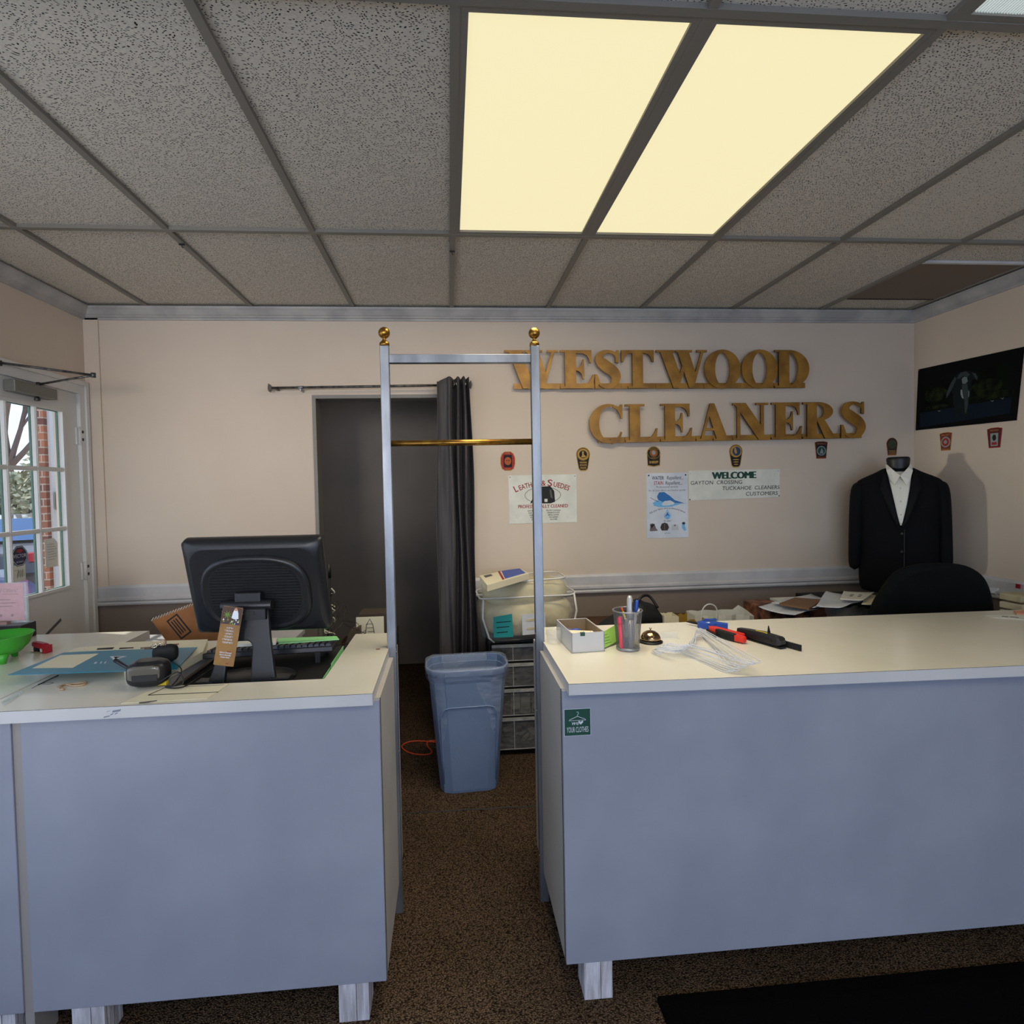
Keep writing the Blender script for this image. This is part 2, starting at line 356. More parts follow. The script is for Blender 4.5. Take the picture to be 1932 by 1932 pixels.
# ------------------------------------------------------------------ mesh builder
class MB:
    def __init__(s): s.v = []; s.f = []; s.m = []; s.sm = []; s.mats = []; s.uv = {}
    def mi(s, M):
        if M not in s.mats: s.mats.append(M)
        return s.mats.index(M)
    def add(s, verts, faces, M, smooth=False):
        b = len(s.v); s.v += [Vector(p) for p in verts]; k = s.mi(M)
        for f in faces: s.f.append([b+i for i in f]); s.m.append(k); s.sm.append(smooth)
        return s
    def box(s, lo, hi, M, R=None, o=None):
        e_ = 4e-5*((len(s.f)//6) % 8)
        x0, y0, z0 = (v-e_ for v in lo); x1, y1, z1 = (v+e_ for v in hi)
        vs = [Vector(p) for p in ((x0,y0,z0),(x1,y0,z0),(x1,y1,z0),(x0,y1,z0),(x0,y0,z1),(x1,y0,z1),(x1,y1,z1),(x0,y1,z1))]
        if R is not None:
            o = Vector(o or (0, 0, 0)); vs = [R @ (v-o) + o for v in vs]
        return s.add(vs, [(0,3,2,1),(4,5,6,7),(0,1,5,4),(1,2,6,5),(2,3,7,6),(3,0,4,7)], M)
    def prism(s, poly, fr, d0, d1, M, side=None):
        """poly in (u,v), fr=(O,U,V,N); extruded along N from d0 to d1"""
        O, U, V, N = fr; n = len(poly)
        a = sum(poly[i][0]*poly[(i+1)%n][1]-poly[(i+1)%n][0]*poly[i][1] for i in range(n))
        if a < 0: poly = poly[::-1]
        if d1 < d0: d0, d1 = d1, d0
        vs = [O+U*p[0]+V*p[1]+N*d0 for p in poly] + [O+U*p[0]+V*p[1]+N*d1 for p in poly]
        s.add(vs, [tuple(range(n))[::-1], tuple(range(n, 2*n))], M)
        b = len(s.v)-2*n; k = s.mi(side or M)
        for i in range(n):
            j = (i+1) % n; s.f.append([b+i, b+j, b+n+j, b+n+i]); s.m.append(k); s.sm.append(False)
        return s
    def flat(s, poly, fr, d, M):
        O, U, V, N = fr
        a = sum(poly[i][0]*poly[(i+1)%len(poly)][1]-poly[(i+1)%len(poly)][0]*poly[i][1] for i in range(len(poly)))
        if a < 0: poly = poly[::-1]
        return s.add([O+U*p[0]+V*p[1]+N*d for p in poly], [tuple(range(len(poly)))], M)
    def loft(s, rings, M, smooth=True, caps=True, closed=True):
        n = len(rings[0]); b = len(s.v); k = s.mi(M)
        for r in rings: s.v += [Vector(p) for p in r]
        for i in range(len(rings)-1):
            for j in range(n if closed else n-1):
                j2 = (j+1) % n
                s.f.append([b+i*n+j, b+i*n+j2, b+(i+1)*n+j2, b+(i+1)*n+j]); s.m.append(k); s.sm.append(smooth)
        if caps:
            s.f.append([b+j for j in range(n)][::-1]); s.m.append(k); s.sm.append(False)
            s.f.append([b+(len(rings)-1)*n+j for j in range(n)]); s.m.append(k); s.sm.append(False)
        return s
    def tube(s, path, r, M, n=8, closed=False, caps=True):
        P = [Vector(p) for p in path]; rings = []
        up = Vector((0, 0, 1)); prev = None
        for i, p in enumerate(P):
            if closed: t = P[(i+1) % len(P)] - P[i-1]
            else: t = P[min(i+1, len(P)-1)] - P[max(i-1, 0)]
            if t.length < 1e-9: t = Vector((0, 0, 1))
            t.normalize()
            if prev is None:
                a = t.cross(up)
                if a.length < 0.05: a = t.cross(Vector((0, 1, 0)))
                a.normalize()
            else:
                a = prev - t*prev.dot(t)
                if a.length < 1e-4: a = t.orthogonal()
                a.normalize()
            prev = a; bb = t.cross(a)
            rr = r[i] if isinstance(r, (list, tuple)) else r
            rings.append([p + a*(rr*math.cos(2*PI*j/n)) + bb*(rr*math.sin(2*PI*j/n)) for j in range(n)])
        if closed: rings.append(rings[0]); caps = False
        return s.loft(rings, M, True, caps)
    def lathe(s, prof, o, M, n=24, caps=False, ax=None):
        """prof: (radius, height) about z (or matrix ax)"""
        o = Vector(o); rings = []
        for r, h in prof:
            ring = [Vector((r*math.cos(2*PI*j/n), r*math.sin(2*PI*j/n), h)) for j in range(n)]
            if ax is not None: ring = [ax @ p for p in ring]
            rings.append([o+p for p in ring])
        return s.loft(rings, M, True, caps)
    def text(s, txt, fr, u, v, size, M, d=0.0006, align='CENTER', sx=1.0, shear=0.0, rot=0.0, bold=0.0, spacing=1.0, arc=None, fit=None):
        O, U, V, N = fr
        cu = bpy.data.curves.new('t', 'FONT'); cu.body = txt; cu.size = size; cu.align_x = align; cu.shear = shear
        cu.space_character = spacing; cu.resolution_u = 3; cu.offset = bold
        ob = bpy.data.objects.new('t', cu); COL.objects.link(ob)
        dg = bpy.context.evaluated_depsgraph_get(); dg.update()
        me = bpy.data.meshes.new_from_object(ob.evaluated_get(dg))
        vs = [(p.co.x*sx, p.co.y) for p in me.vertices]; fs = [tuple(p.vertices) for p in me.polygons]
        bpy.data.objects.remove(ob, do_unlink=True); bpy.data.curves.remove(cu); bpy.data.meshes.remove(me)
        if fit and vs:
            xs = [p[0] for p in vs]; w = max(xs)-min(xs); mid = (max(xs)+min(xs))/2
            off = 0 if align == 'LEFT' else mid
            vs = [((p[0]-off)*fit/w, p[1]) for p in vs]
            if align == 'LEFT':
                mn = min(p[0] for p in vs); vs = [(p[0]-mn, p[1]) for p in vs]
        out = []
        for x, y in vs:
            if arc:  # circle radius arc (positive: arch), text bends over it
                a = x/arc; x, y = math.sin(a)*(arc+y), math.cos(a)*(arc+y)-arc
            if rot: x, y = x*math.cos(rot)-y*math.sin(rot), x*math.sin(rot)+y*math.cos(rot)
            out.append(O+U*(u+x)+V*(v+y)+N*d)
        # faces should look along +N
        s.add(out, fs, M)
        return s
    def build(s, name, parent=None, bevel=0.0, seg=2, local=False, subsurf=0, solid=0.0, weld=False):
        me = bpy.data.meshes.new(name)
        off = Vector((0, 0, 0))
        if parent is not None and not local:
            p = parent
            while p is not None: off = off + Vector(p.location); p = p.parent
        me.from_pydata([tuple(p-off) for p in s.v], [], s.f)
        for M in s.mats: me.materials.append(M)
        for i, p in enumerate(me.polygons): p.material_index = s.m[i]; p.use_smooth = s.sm[i]
        me.update()
        o = bpy.data.objects.new(name, me); COL.objects.link(o)
        if parent is not None: o.parent = parent
        if weld:
            w = o.modifiers.new('w', 'WELD'); w.merge_threshold = 0.0004
        if solid:
            w = o.modifiers.new('s', 'SOLIDIFY'); w.thickness = solid; w.offset = 0
        if bevel:
            w = o.modifiers.new('b', 'BEVEL'); w.width = bevel; w.segments = seg; w.limit_method = 'ANGLE'
        if subsurf:
            w = o.modifiers.new('ss', 'SUBSURF'); w.levels = subsurf; w.render_levels = subsurf
        return o

def empty(name, loc, label=None, cat=None, group=None, rot=None, kind=None):
    o = bpy.data.objects.new(name, None); COL.objects.link(o)
    o.location = loc; o.empty_display_size = 0.05
    if rot is not None: o.rotation_euler = rot
    tag(o, label, cat, group, kind)
    return o
def tag(o, label=None, cat=None, group=None, kind=None):
    if label: o['label'] = label
    if cat: o['category'] = cat
    if group: o['group'] = group
    if kind: o['kind'] = kind
    return o
def struct(mb, name, parent=None, label=None, cat=None, **kw):
    o = mb.build(name, parent, **kw)
    if parent is None: o['kind'] = 'structure'
    if label: o['label'] = label
    if cat: o['category'] = cat
    return o
XV, YV, ZV = Vector((1, 0, 0)), Vector((0, 1, 0)), Vector((0, 0, 1))
def frame(O, U=XV, V=ZV):
    U = Vector(U).normalized(); V = Vector(V).normalized(); return (Vector(O), U, V, U.cross(V))
def rect(u0, v0, u1, v1): return [(u0, v0), (u1, v0), (u1, v1), (u0, v1)]
def ell(cu, cv, ru, rv, n=28, a0=0, a1=2*PI): return [(cu+ru*math.cos(a0+(a1-a0)*i/n), cv+rv*math.sin(a0+(a1-a0)*i/n)) for i in range(n)]
def rrect(u0, v0, u1, v1, r, n=4):
    out = []
    for cu, cv, a in ((u1-r, v0+r, -PI/2), (u1-r, v1-r, 0), (u0+r, v1-r, PI/2), (u0+r, v0+r, PI)):
        out += [(cu+r*math.cos(a+PI/2*i/n), cv+r*math.sin(a+PI/2*i/n)) for i in range(n+1)]
    return out
def catmull(P, k=6, closed=False):
    P = [Vector(p) for p in P]; out = []; n = len(P)
    rng = range(n) if closed else range(n-1)
    for i in rng:
        g = (lambda j: P[j % n]) if closed else (lambda j: P[min(max(j, 0), n-1)])
        p0, p1, p2, p3 = g(i-1), g(i), g(i+1), g(i+2)
        for t in range(k):
            t = t/k
            out.append(0.5*((2*p1)+(-p0+p2)*t+(2*p0-5*p1+4*p2-p3)*t*t+(-p0+3*p1-3*p2+p3)*t**3))
    if not closed: out.append(P[-1])
    return out
def stroke(P, Wd, k=5):
    """polygon of a curved stroke with varying full width"""
    pts = catmull([(p[0], p[1], w) for p, w in zip(P, Wd)], k)
    L, R = [], []
    for i, p in enumerate(pts):
        t = pts[min(i+1, len(pts)-1)]-pts[max(i-1, 0)]; n = Vector((-t.y, t.x)).normalized()
        L.append((p.x+n.x*p.z/2, p.y+n.y*p.z/2)); R.append((p.x-n.x*p.z/2, p.y-n.y*p.z/2))
    return L, R
def stroke_prisms(mb, P, Wd, fr, d0, d1, M, side=None, k=5):
    L, R = stroke(P, Wd, k)
    O, U, V, N = fr
    rings = []
    for l, r in zip(L, R):
        a = O+U*l[0]+V*l[1]; b = O+U*r[0]+V*r[1]
        rings.append([a+N*d1, b+N*d1, b+N*d0, a+N*d0])
    n0 = len(mb.f)
    mb.loft(rings, M, smooth=False)
    return mb

# ================================================================== STRUCTURE
XL, XR, YB, YF, ZC = -2.18, 3.18, 3.64, -2.75, 2.743
OPX0, OPX1, OPZ = -0.845, 0.02, 2.212       # opening to the back room
b = MB(); b.box((XL-0.1, YF-0.1, -0.12), (XR+0.1, 5.35, 0.0), m_carpet)
struct(b, 'floor')
# carpet seam (a slightly proud ridge)
b = MB(); p0 = atz(758, 1535, 0); p1 = atz(1013, 1521, 0); dd = (p1-p0)
path = [p0+dd*t for t in [-2+0.1*i for i in range(50)]]
path = [Vector((p.x, p.y+0.003*math.sin(i*2.1), 0.0005)) for i, p in enumerate(path)]
b.tube(path, 0.0035, m_black, 5); struct(b, 'trim_1')

# back wall with the opening
b = MB()
b.box((XL-0.12, YB, 0), (OPX0, YB+0.12, ZC+0.05), m_wall_b)
b.box((OPX1, YB, 0), (XR+0.12, YB+0.12, ZC+0.05), m_wall_b)
b.box((OPX0, YB, OPZ), (OPX1, YB+0.12, ZC+0.05), m_wall_b)
struct(b, 'wall_back', weld=True)
# small return beside the door
b = MB(); b.box((XL, YB-0.012, 1.0), (XL+0.085, YB, 2.69), m_wall_b); struct(b, 'trim_2')
# metal strip round the opening
b = MB(); g = 0.022
b.box((OPX0, YB-0.006, 0), (OPX0+g, YB+0.125, OPZ), m_grid)
b.box((OPX0, YB-0.006, OPZ-g), (OPX1, YB+0.125, OPZ), m_grid)
struct(b, 'trim_3')
# left wall with door hole
DY0, DY1, DZ = 2.655, 3.545, 2.215
b = MB()
b.box((XL-0.14, YF, 0), (XL, -0.9, ZC+0.05), m_wall)
b.box((XL-0.14, 1.85, 0), (XL, DY0, ZC+0.05), m_wall)
b.box((XL-0.14, -0.9, 0), (XL, 1.85, 0.55), m_wall)
b.box((XL-0.14, -0.9, 2.35), (XL, 1.85, ZC+0.05), m_wall)
b.box((XL-0.14, DY1, 0), (XL, YB, ZC+0.05), m_wall)
b.box((XL-0.14, DY0, DZ), (XL, DY1, ZC+0.05), m_wall)
struct(b, 'wall_left')
b = MB(); b.box((XR, YF, 0), (XR+0.12, YB+0.12, ZC+0.05), m_wall); struct(b, 'wall_right')
b = MB()
b.box((XL-0.1, YF-0.12, 0), (XR+0.1, YF, 0.45), m_wall_plain)
b.box((XL-0.1, YF-0.12, 2.45), (XR+0.1, YF, ZC+0.05), m_wall_plain)
b.box((XL-0.1, YF-0.12, 0.45), (-1.9, YF, 2.45), m_wall_plain)
b.box((2.9, YF-0.12, 0.45), (XR+0.1, YF, 2.45), m_wall_plain)
struct(b, 'wall_front')
b = MB()
for i in range(5):
    x = -1.9+4.8*i/4; b.box((x-0.03, YF-0.1, 0.45), (x+0.03, YF-0.03, 2.45), m_trim)
for z in (0.45, 2.39): b.box((-1.9, YF-0.1, z), (2.9, YF-0.03, z+0.06), m_trim)
w = struct(b, 'window_1')  # assumed shop window, out of view behind the camera
b = MB(); b.box((-1.87, YF-0.07, 0.5), (2.87, YF-0.064, 2.4), m_glass); b.build('pane', w)
b = MB()
for y in (-0.9, 0.45, 1.79): b.box((XL-0.1, y, 0.55), (XL-0.04, y+0.06, 2.35), m_trim)
for z in (0.55, 2.29): b.box((XL-0.1, -0.9, z), (XL-0.04, 1.85, z+0.06), m_trim)
w = struct(b, 'window_2')  # assumed left window, out of view, put in for daylight
b = MB(); b.box((XL-0.075, -0.85, 0.6), (XL-0.069, 1.8, 2.3), m_glass); b.build('pane', w)
# back room
BRY = 5.22
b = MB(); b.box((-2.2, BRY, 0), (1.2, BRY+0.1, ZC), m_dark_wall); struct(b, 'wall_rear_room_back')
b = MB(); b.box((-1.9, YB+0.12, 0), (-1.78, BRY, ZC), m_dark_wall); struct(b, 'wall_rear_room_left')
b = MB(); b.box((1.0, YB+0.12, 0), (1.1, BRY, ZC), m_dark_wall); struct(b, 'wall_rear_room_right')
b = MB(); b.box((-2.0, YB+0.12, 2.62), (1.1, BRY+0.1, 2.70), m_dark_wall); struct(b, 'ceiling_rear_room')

# ceiling: tiles between the grid
TM = 0.6096; TX0 = 0.0384; TY1 = 2.5609
LX = [TX0+i*TM for i in range(-5, 7)]
LY = [TY1-2*TM*i for i in range(0, 6)]
lights_cells = {(0, 0), (1, 0)}
ZT = ZC+0.012
b = MB()
ys = [YB+0.02] + LY + [YF-0.1]
xs = [XL-0.05] + [x for x in LX if XL < x < XR] + [XR+0.05]
off_cell = None
for i in range(len(xs)-1):
    for j in range(len(ys)-1):
        xa, xb_, ya, yb_ = xs[i], xs[i+1], ys[j+1], ys[j]
        cx = (xa+xb_)/2; cy = (ya+yb_)/2
        if TX0 < cx < TX0+2*TM and TY1-2*TM < cy < TY1: continue
        if TX0+2*TM < cx < TX0+3*TM and TY1-4*TM < cy < TY1-2*TM: continue
        if cx > TX0+4*TM+0.01 and cy > TY1: # holds the access panel; tile strips around it
            pass
        mm = m_tile_plain if (cx < XL+0.25 or (cx > TX0+3*TM and cy < TY1 and cy > 1.4)) else m_tile
        b.box((xa, ya, ZT), (xb_, yb_, ZT+0.016), mm)
b.box((XL-0.14, YF-0.12, ZT+0.05), (XR+0.12, YB+0.1, ZT+0.12), m_grid)
struct(b, 'ceiling')
b = MB(); g = 0.0125
for x in LX:
    if XL < x < XR: b.box((x-g, YF, ZC-0.002), (x+g, YB-0.03, ZC+0.014), m_grid)
for y in LY:
    if YF < y < YB: b.box((XL, y-g, ZC-0.003), (XR, y+g, ZC+0.0135), m_grid)
struct(b, 'trim_4')
# dark access panel in the far right corner
q = [atz(1608, 564, ZC), atz(1760, 569, ZC), atz(1921, 500, ZC), atz(1745, 497, ZC)]
x0 = TX0+4*TM+0.02; x1 = XR-0.07; y0 = q[3].y; y1 = q[0].y
b = MB(); b.box((x0, y0, ZC+0.002), (x1, y1, ZC+0.018), mat('access_panel_brown', c(120, 104, 90), 0.7))
b.box((x0, y0-0.018, ZC-0.003), (x1+0.03, y0, ZC+0.01), m_trim)
b.box((x0, y1, ZC-0.002), (x1, y1+0.006, ZC+0.01), m_black_edge)
tag(b.build('access_panel'), 'plain dark brown panel set in the ceiling near the right corner', 'ceiling panel')

# crown moulding and chair rail, profile lofts
def mould(name, prof, A, B_, inward, M, mitre=(0, 0)):
    """prof: (out, z) list; A->B along the wall; mitre shortens by out at each end"""
    A = Vector(A); B_ = Vector(B_); d = (B_-A).normalized(); inw = Vector(inward)
    r0 = [A + inw*o + ZV*z + d*(o*mitre[0]) for o, z in prof]
    r1 = [B_ + inw*o + ZV*z - d*(o*mitre[1]) for o, z in prof]
    bb = MB(); bb.loft([r0, r1], M, smooth=False); return struct(bb, name)
crown = [(0, 2.742), (0.062, 2.742), (0.062, 2.730), (0.052, 2.722), (0.034, 2.700), (0.024, 2.694), (0.024, 2.688), (0.012, 2.682), (0.012, 2.672), (0, 2.672)]
mould('trim_5', crown, (XL, YB, 0), (XR, YB, 0), (0, -1, 0), m_crown, (1, 1))
mould('trim_6', crown, (XL, YF, 0), (XL, YB, 0), (1, 0, 0), m_crown, (0, 1))
mould('trim_7', crown, (XR, YF, 0), (XR, YB, 0), (-1, 0, 0), m_crown, (0, 1))
def rail(dz=0):
    return [(0, 0.925+dz), (0.022, 0.925+dz), (0.026, 0.935+dz), (0.020, 0.945+dz), (0.030, 0.955+dz), (0.030, 0.968+dz), (0.014, 0.975+dz), (0.016, 0.99+dz), (0.018, 1.03+dz), (0.010, 1.045+dz), (0, 1.045+dz)]
mould('trim_8', rail(0.012), (XL, YB, 0), (OPX0, YB, 0), (0, -1, 0), m_trim)
mould('trim_9', rail(-0.015), (0.05, YB, 0), (XR, YB, 0), (0, -1, 0), m_trim, (0, 1))
mould('trim_10', rail(-0.015), (XR, YF, 0), (XR, YB, 0), (-1, 0, 0), m_trim, (0, 1))
base = [(0, 0), (0.016, 0), (0.016, 0.08), (0.008, 0.1), (0, 0.1)]
mould('baseboard_back', base, (0.05, YB, 0), (XR, YB, 0), (0, -1, 0), m_trim, (0, 1))
mould('baseboard_back_left', base, (XL, YB, 0), (OPX0, YB, 0), (0, -1, 0), m_trim)
mould('baseboard_right', base, (XR, YF, 0), (XR, YB, 0), (-1, 0, 0), m_trim, (0, 1))

# ------------------------------------------------------------------ door in the left wall
door = empty('door_1', (XL, DY0, 0)); door['kind'] = 'structure'
PY0, PY1, PZ0, PZ1 = 2.79, 3.412, 1.095, 2.095
b = MB()
xo, xi = XL-0.034, XL-0.004
b.box((xo, DY0, 0.01), (xi, DY1, PZ0), m_door)
b.box((xo, DY0, PZ1), (xi, DY1, DZ), m_door)
b.box((xo, DY0, PZ0), (xi, PY0, PZ1), m_door)
b.box((xo, PY1, PZ0), (xi, DY1, PZ1), m_door)
# crossbuck groove lines on the lower panel
fr = frame((xi+0.0004, 0, 0), YV, ZV)
b.prism([(3.33, 0.93), (3.335, 0.915), (2.87, 0.70), (2.865, 0.715)], fr, 0, 0.002, m_inkgrey)
b.build('leaf', door)
b = MB()
for i in (1, 2):
    y = PY0+(PY1-PY0)*i/3; b.box((XL-0.021, y-0.008, PZ0), (xi+0.002, y+0.008, PZ1), m_door); b.box((xi+0.002, y-0.004, PZ0), (xi+0.006, y+0.004, PZ1), m_door)
for i in (1, 2):
    z = PZ0+(PZ1-PZ0)*i/3; b.box((XL-0.021, PY0, z-0.011), (xi+0.0025, PY1, z+0.011), m_door); b.box((xi+0.002, PY0, z-0.005), (xi+0.0065, PY1, z+0.005), m_door)
for (ya, yb_, za, zb) in ((PY0-0.012, PY0+0.006, PZ0-0.012, PZ1+0.012), (PY1-0.006, PY1+0.012, PZ0-0.012, PZ1+0.012), (PY0, PY1, PZ0-0.012, PZ0+0.006), (PY0, PY1, PZ1-0.006, PZ1+0.012)):
    b.box((xi, ya, za), (xi+0.008, yb_, zb), m_door)
b.build('muntins', door)
b = MB()
for i in range(4):
    y = PY0+(PY1-PY0)*i/3; b.box((XL-0.036, y-0.007, PZ0), (XL-0.026, y+0.007, PZ1), m_green_ext)
for z in (PZ0, PZ1): b.box((XL-0.036, PY0, z-0.006), (XL-0.026, PY1, z+0.006), m_green_ext)
b.build('outer_glazing_bar', door)
for i in range(3):
    for j in range(3):
        ya = PY0+(PY1-PY0)*i/3+0.005; za = PZ0+(PZ1-PZ0)*j/3+0.005
        b = MB(); b.box((XL-0.0255, ya, za), (XL-0.022, ya+0.197, za+0.323), m_glass); b.build('glass_pane', door)
b = MB(); k = 0.016
b.box((XL-0.004, DY1-0.001, 0), (XL+k, DY1+0.072, DZ), m_door); b.box((XL+k, DY1+0.045, 0), (XL+k+0.01, DY1+0.072, DZ+0.0495), m_door)
b.box((XL, DY0-0.072, 0), (XL+k, DY0-0.002, DZ), m_door)
b.box((XL-0.004, DY0-0.072, DZ-0.001), (XL+k, DY1+0.072, DZ+0.075), m_door); b.box((XL+k, DY0-0.072, DZ+0.05), (XL+k+0.01, DY1+0.072, DZ+0.075), m_door)
b.build('casing', door)
for z in (1.965, 1.165, 0.35):
    b = MB(); b.box((XL-0.004, DY1-0.022, z-0.05), (XL+0.004, DY1+0.03, z+0.05), m_door)
    b.tube([(XL+0.008, DY1, z-0.055), (XL+0.008, DY1, z+0.055)], 0.008, m_door, 10)
    for dz in (-0.02, 0.025): b.box((XL+0.004, DY1+0.006, z+dz-0.008), (XL+0.0175, DY1+0.02, z+dz+0.008), m_black_edge)
    b.build('hinge', door)
# closer
cl = empty('door_closer', (0, 0, 0)); cl.parent = door; cl.location = (0, 0, 0)
A1 = atx(103, 737, XL+0.04); A0 = atx(22, 722, XL+0.04)
b = MB(); b.box((XL, A0.y, 2.165-0.028), (XL+0.055, A1.y, 2.165+0.03), mat('closer_grey', c(120, 118, 112), 0.5, 0.3))
b.lathe([(0.014, 0), (0.014, 0.018), (0.006, 0.022)], (XL+0.03, A1.y-0.12, 2.115), m_steel_dark, 12, True)
body = b.build('closer_body', door, bevel=0.004)
bpy.data.objects.remove(cl)
b = MB(); piv = Vector((XL+0.03, A0.y+0.20, 2.205)); elbow = aty(176, 708, 3.30); far = Vector((XL+0.03, A0.y-0.06, 2.262))
el = Vector((XL+0.34, 3.18, 2.235)); el = atz(176, 708, 2.235)
b.tube([piv, el], 0.006, m_steel_dark, 8); b.tube([far, el], 0.006, m_steel_dark, 8); b.tube([el-ZV*0.012, el+ZV*0.012], 0.012, m_steel_dark, 10)
b.tube([piv-ZV*0.02, piv+ZV*0.01], 0.012, m_steel_dark, 10); b.box((XL+0.012, far.y-0.03, 2.25), (XL+0.03, far.y+0.02, 2.275), m_steel_dark)
b.build('closer_arm', door)

# notes and sticker on the door glass
frd = frame((XL-0.021, 0, 0), YV, ZV)
def octo(cu, cv, r): return [(cu+r*math.cos(PI/8+PI/4*i), cv+r*math.sin(PI/8+PI/4*i)) for i in range(8)]
# frame seen from inside: U=+Y, normal = Y x Z = +X (towards the room)
sc_ = atx(37, 1049, XL-0.02)
b = MB(); b.prism(octo(sc_.y, sc_.z, 0.056), frd, 0, 0.001, m_navy); b.flat(octo(sc_.y, sc_.z, 0.052), frd, 0.0013, m_paper2); b.flat(octo(sc_.y, sc_.z, 0.049), frd, 0.0016, m_navy)
b.text('VECTOR', frd, sc_.y, sc_.z-0.008, 0.026, m_paper2, 0.002, fit=0.086); b.text('SECURITY', frd, sc_.y, sc_.z-0.034, 0.012, m_paper2, 0.002, fit=0.05)
b.flat(ell(sc_.y, sc_.z+0.026, 0.02, 0.01), frd, 0.002, m_red)
tag(b.build('window_sticker'), 'dark blue octagonal security sticker on the lower door glass', 'sticker')
p = atx(36, 1083, XL-0.02)
b = MB(); b.prism(rect(p.y-0.048, p.z-0.04, p.y+0.045, p.z+0.045), frd, 0, 0.0008, m_paper)
pts = [(-0.03, 0.02), (-0.005, 0.022), (-0.012, -0.02), (0, 0.018), (0.006, -0.018), (0.012, 0.02), (0.02, -0.02), (0.026, 0.02), (0.032, -0.015)]
b.tube([frd[0]+YV*(p.y+x)+ZV*(p.z+y)+XV*0.001 for x, y in pts], 0.001, m_ink, 4)
tag(b.build('handwritten_note'), 'small white scribbled note taped under the octagonal door sticker', 'note')
p = atx(98, 1042, XL-0.02)
b = MB(); b.prism([(p.y-0.05, p.z-0.08), (p.y+0.045, p.z-0.082), (p.y+0.048, p.z+0.05), (p.y+0.02, p.z+0.078), (p.y-0.052, p.z+0.075)], frd, 0, 0.0008, m_paper)
for i in range(7): b.flat(rect(p.y-0.035, p.z+0.045-0.014*i, p.y+0.02+0.01*(i % 3), p.z+0.0465-0.014*i), frd, 0.0011, m_inkgrey)
tag(b.build('paper_notice'), 'tall blank-looking white paper notice on the right door pane', 'notice')

# ------------------------------------------------------------------ outside
b = MB(); b.box((-60, -20, -0.45), (XL-0.14, 60, -0.15), m_pavement); struct(b, 'ground')
q = [atx(x, 900, -3.1) for x in (86, 93, 113)]
xb0 = aty(74, 900, q[0].y).x
b = MB(); b.box((xb0, q[0].y, -0.15), (-3.1, q[1].y, 3.2), m_brick); struct(b, 'pillar', label='brick pier just outside the glazed door')
b = MB(); b.box((xb0, q[1].y, -0.15), (-3.08, q[2].y+0.6, 3.2), m_pvc)
pp = atx(109, 945, -3.08); b.box((-3.075, pp.y-0.03, pp.z-0.07), (-3.03, pp.y+0.02, pp.z+0.07), m_brass); struct(b, 'trim_11')
def make_car(name, loc, rz, paint, label):
    t = empty(name, loc, label, 'car', rot=(0, 0, rz))
    prof = [(-2.2, 0.35), (-2.25, 0.62), (-2.18, 0.92), (-1.55, 1.02), (-0.95, 1.38), (0.2, 1.45), (0.95, 1.05), (1.9, 0.88), (2.2, 0.62), (2.2, 0.3)]
    bb = MB(); rings = []
    for y, s, dz in ((-0.88, 0.96, -0.04), (-0.8, 1, 0), (0.8, 1, 0), (0.88, 0.96, -0.04)):
        rings.append([Vector((x*s, y*(1-0.12*max(0, z-0.95)/0.5), z+dz)) for x, z in prof])
    bb.loft(rings, paint, False); bb.build('body', t, bevel=0.05, seg=3, local=True)
    bb = MB()
    bb.add([(-1.5, -0.66, 1.05), (-1.5, 0.66, 1.05), (-0.98, 0.58, 1.38), (-0.98, -0.58, 1.38)], [(0, 3, 2, 1)], m_carglass)
    for v in range(4): bb.v[v] += Vector((-0.03, 0, 0.02))
    bb.build('rear_window', t, local=True)
    for s in (-1, 1):
        bb = MB(); bb.box((-2.27, s*0.28 if s > 0 else -0.84, 0.78), (-2.14, 0.84 if s > 0 else -0.28, 0.92), m_tail); bb.build('tail_light', t, bevel=0.02, local=True)
    bb = MB(); bb.box((-2.29, -0.2, 0.58), (-2.24, 0.2, 0.70), m_paper2); bb.build('number_plate', t, local=True)
    for x in (-1.4, 1.4):
        for s in (-1, 1):
            bb = MB(); bb.lathe([(0.2, -0.1), (0.33, -0.1), (0.33, 0.1), (0.2, 0.1)], (x, s*0.78, 0.33), m_tyre, 20, True, Matrix.Rotation(PI/2, 3, 'X')); bb.build('wheel', t, local=True)
    return t
make_car('parked_car', (-7.65, 10.75, -0.15), math.radians(120), m_carpaint, 'dark parked car with red tail lights seen through the door glass')
make_car('parked_car', (-6.9, 6.35, -0.36), math.radians(30), m_carblue, 'blue parked car low in front of the dark one')
def tree(loc, h, seed, label, group=None):
    r = random.Random(seed); bb = MB(); loc = Vector(loc)
    def br(p, d, L, rad, lev):
        pts = [p]; q = Vector(p); dd = Vector(d)
        for k in range(4):
            dd = (dd + Vector((r.uniform(-1, 1), r.uniform(-1, 1), r.uniform(-0.4, 0.8)))*0.16).normalized(); q = q+dd*(L/4); pts.append(Vector(q))
        bb.tube(pts, [rad*(1-0.13*i) for i in range(5)], m_bark, 5)
        if lev:
            for k in range(4):
                d2 = (dd + Vector((r.uniform(-1, 1), r.uniform(-1, 1), r.uniform(-0.2, 0.7)))*0.9).normalized()
                br(pts[2+k % 3], d2, L*0.62, rad*0.5, lev-1)
    br(loc, Vector((0, 0, 1)), h*0.5, h*0.022, 4)
    tag(bb.build('bare_tree'), label, 'tree', group)
pt = atx(22, 880, -20)
tree((pt.x, pt.y, -0.2), 12.5, 3, 'bare winter tree rising behind the hedge outside')
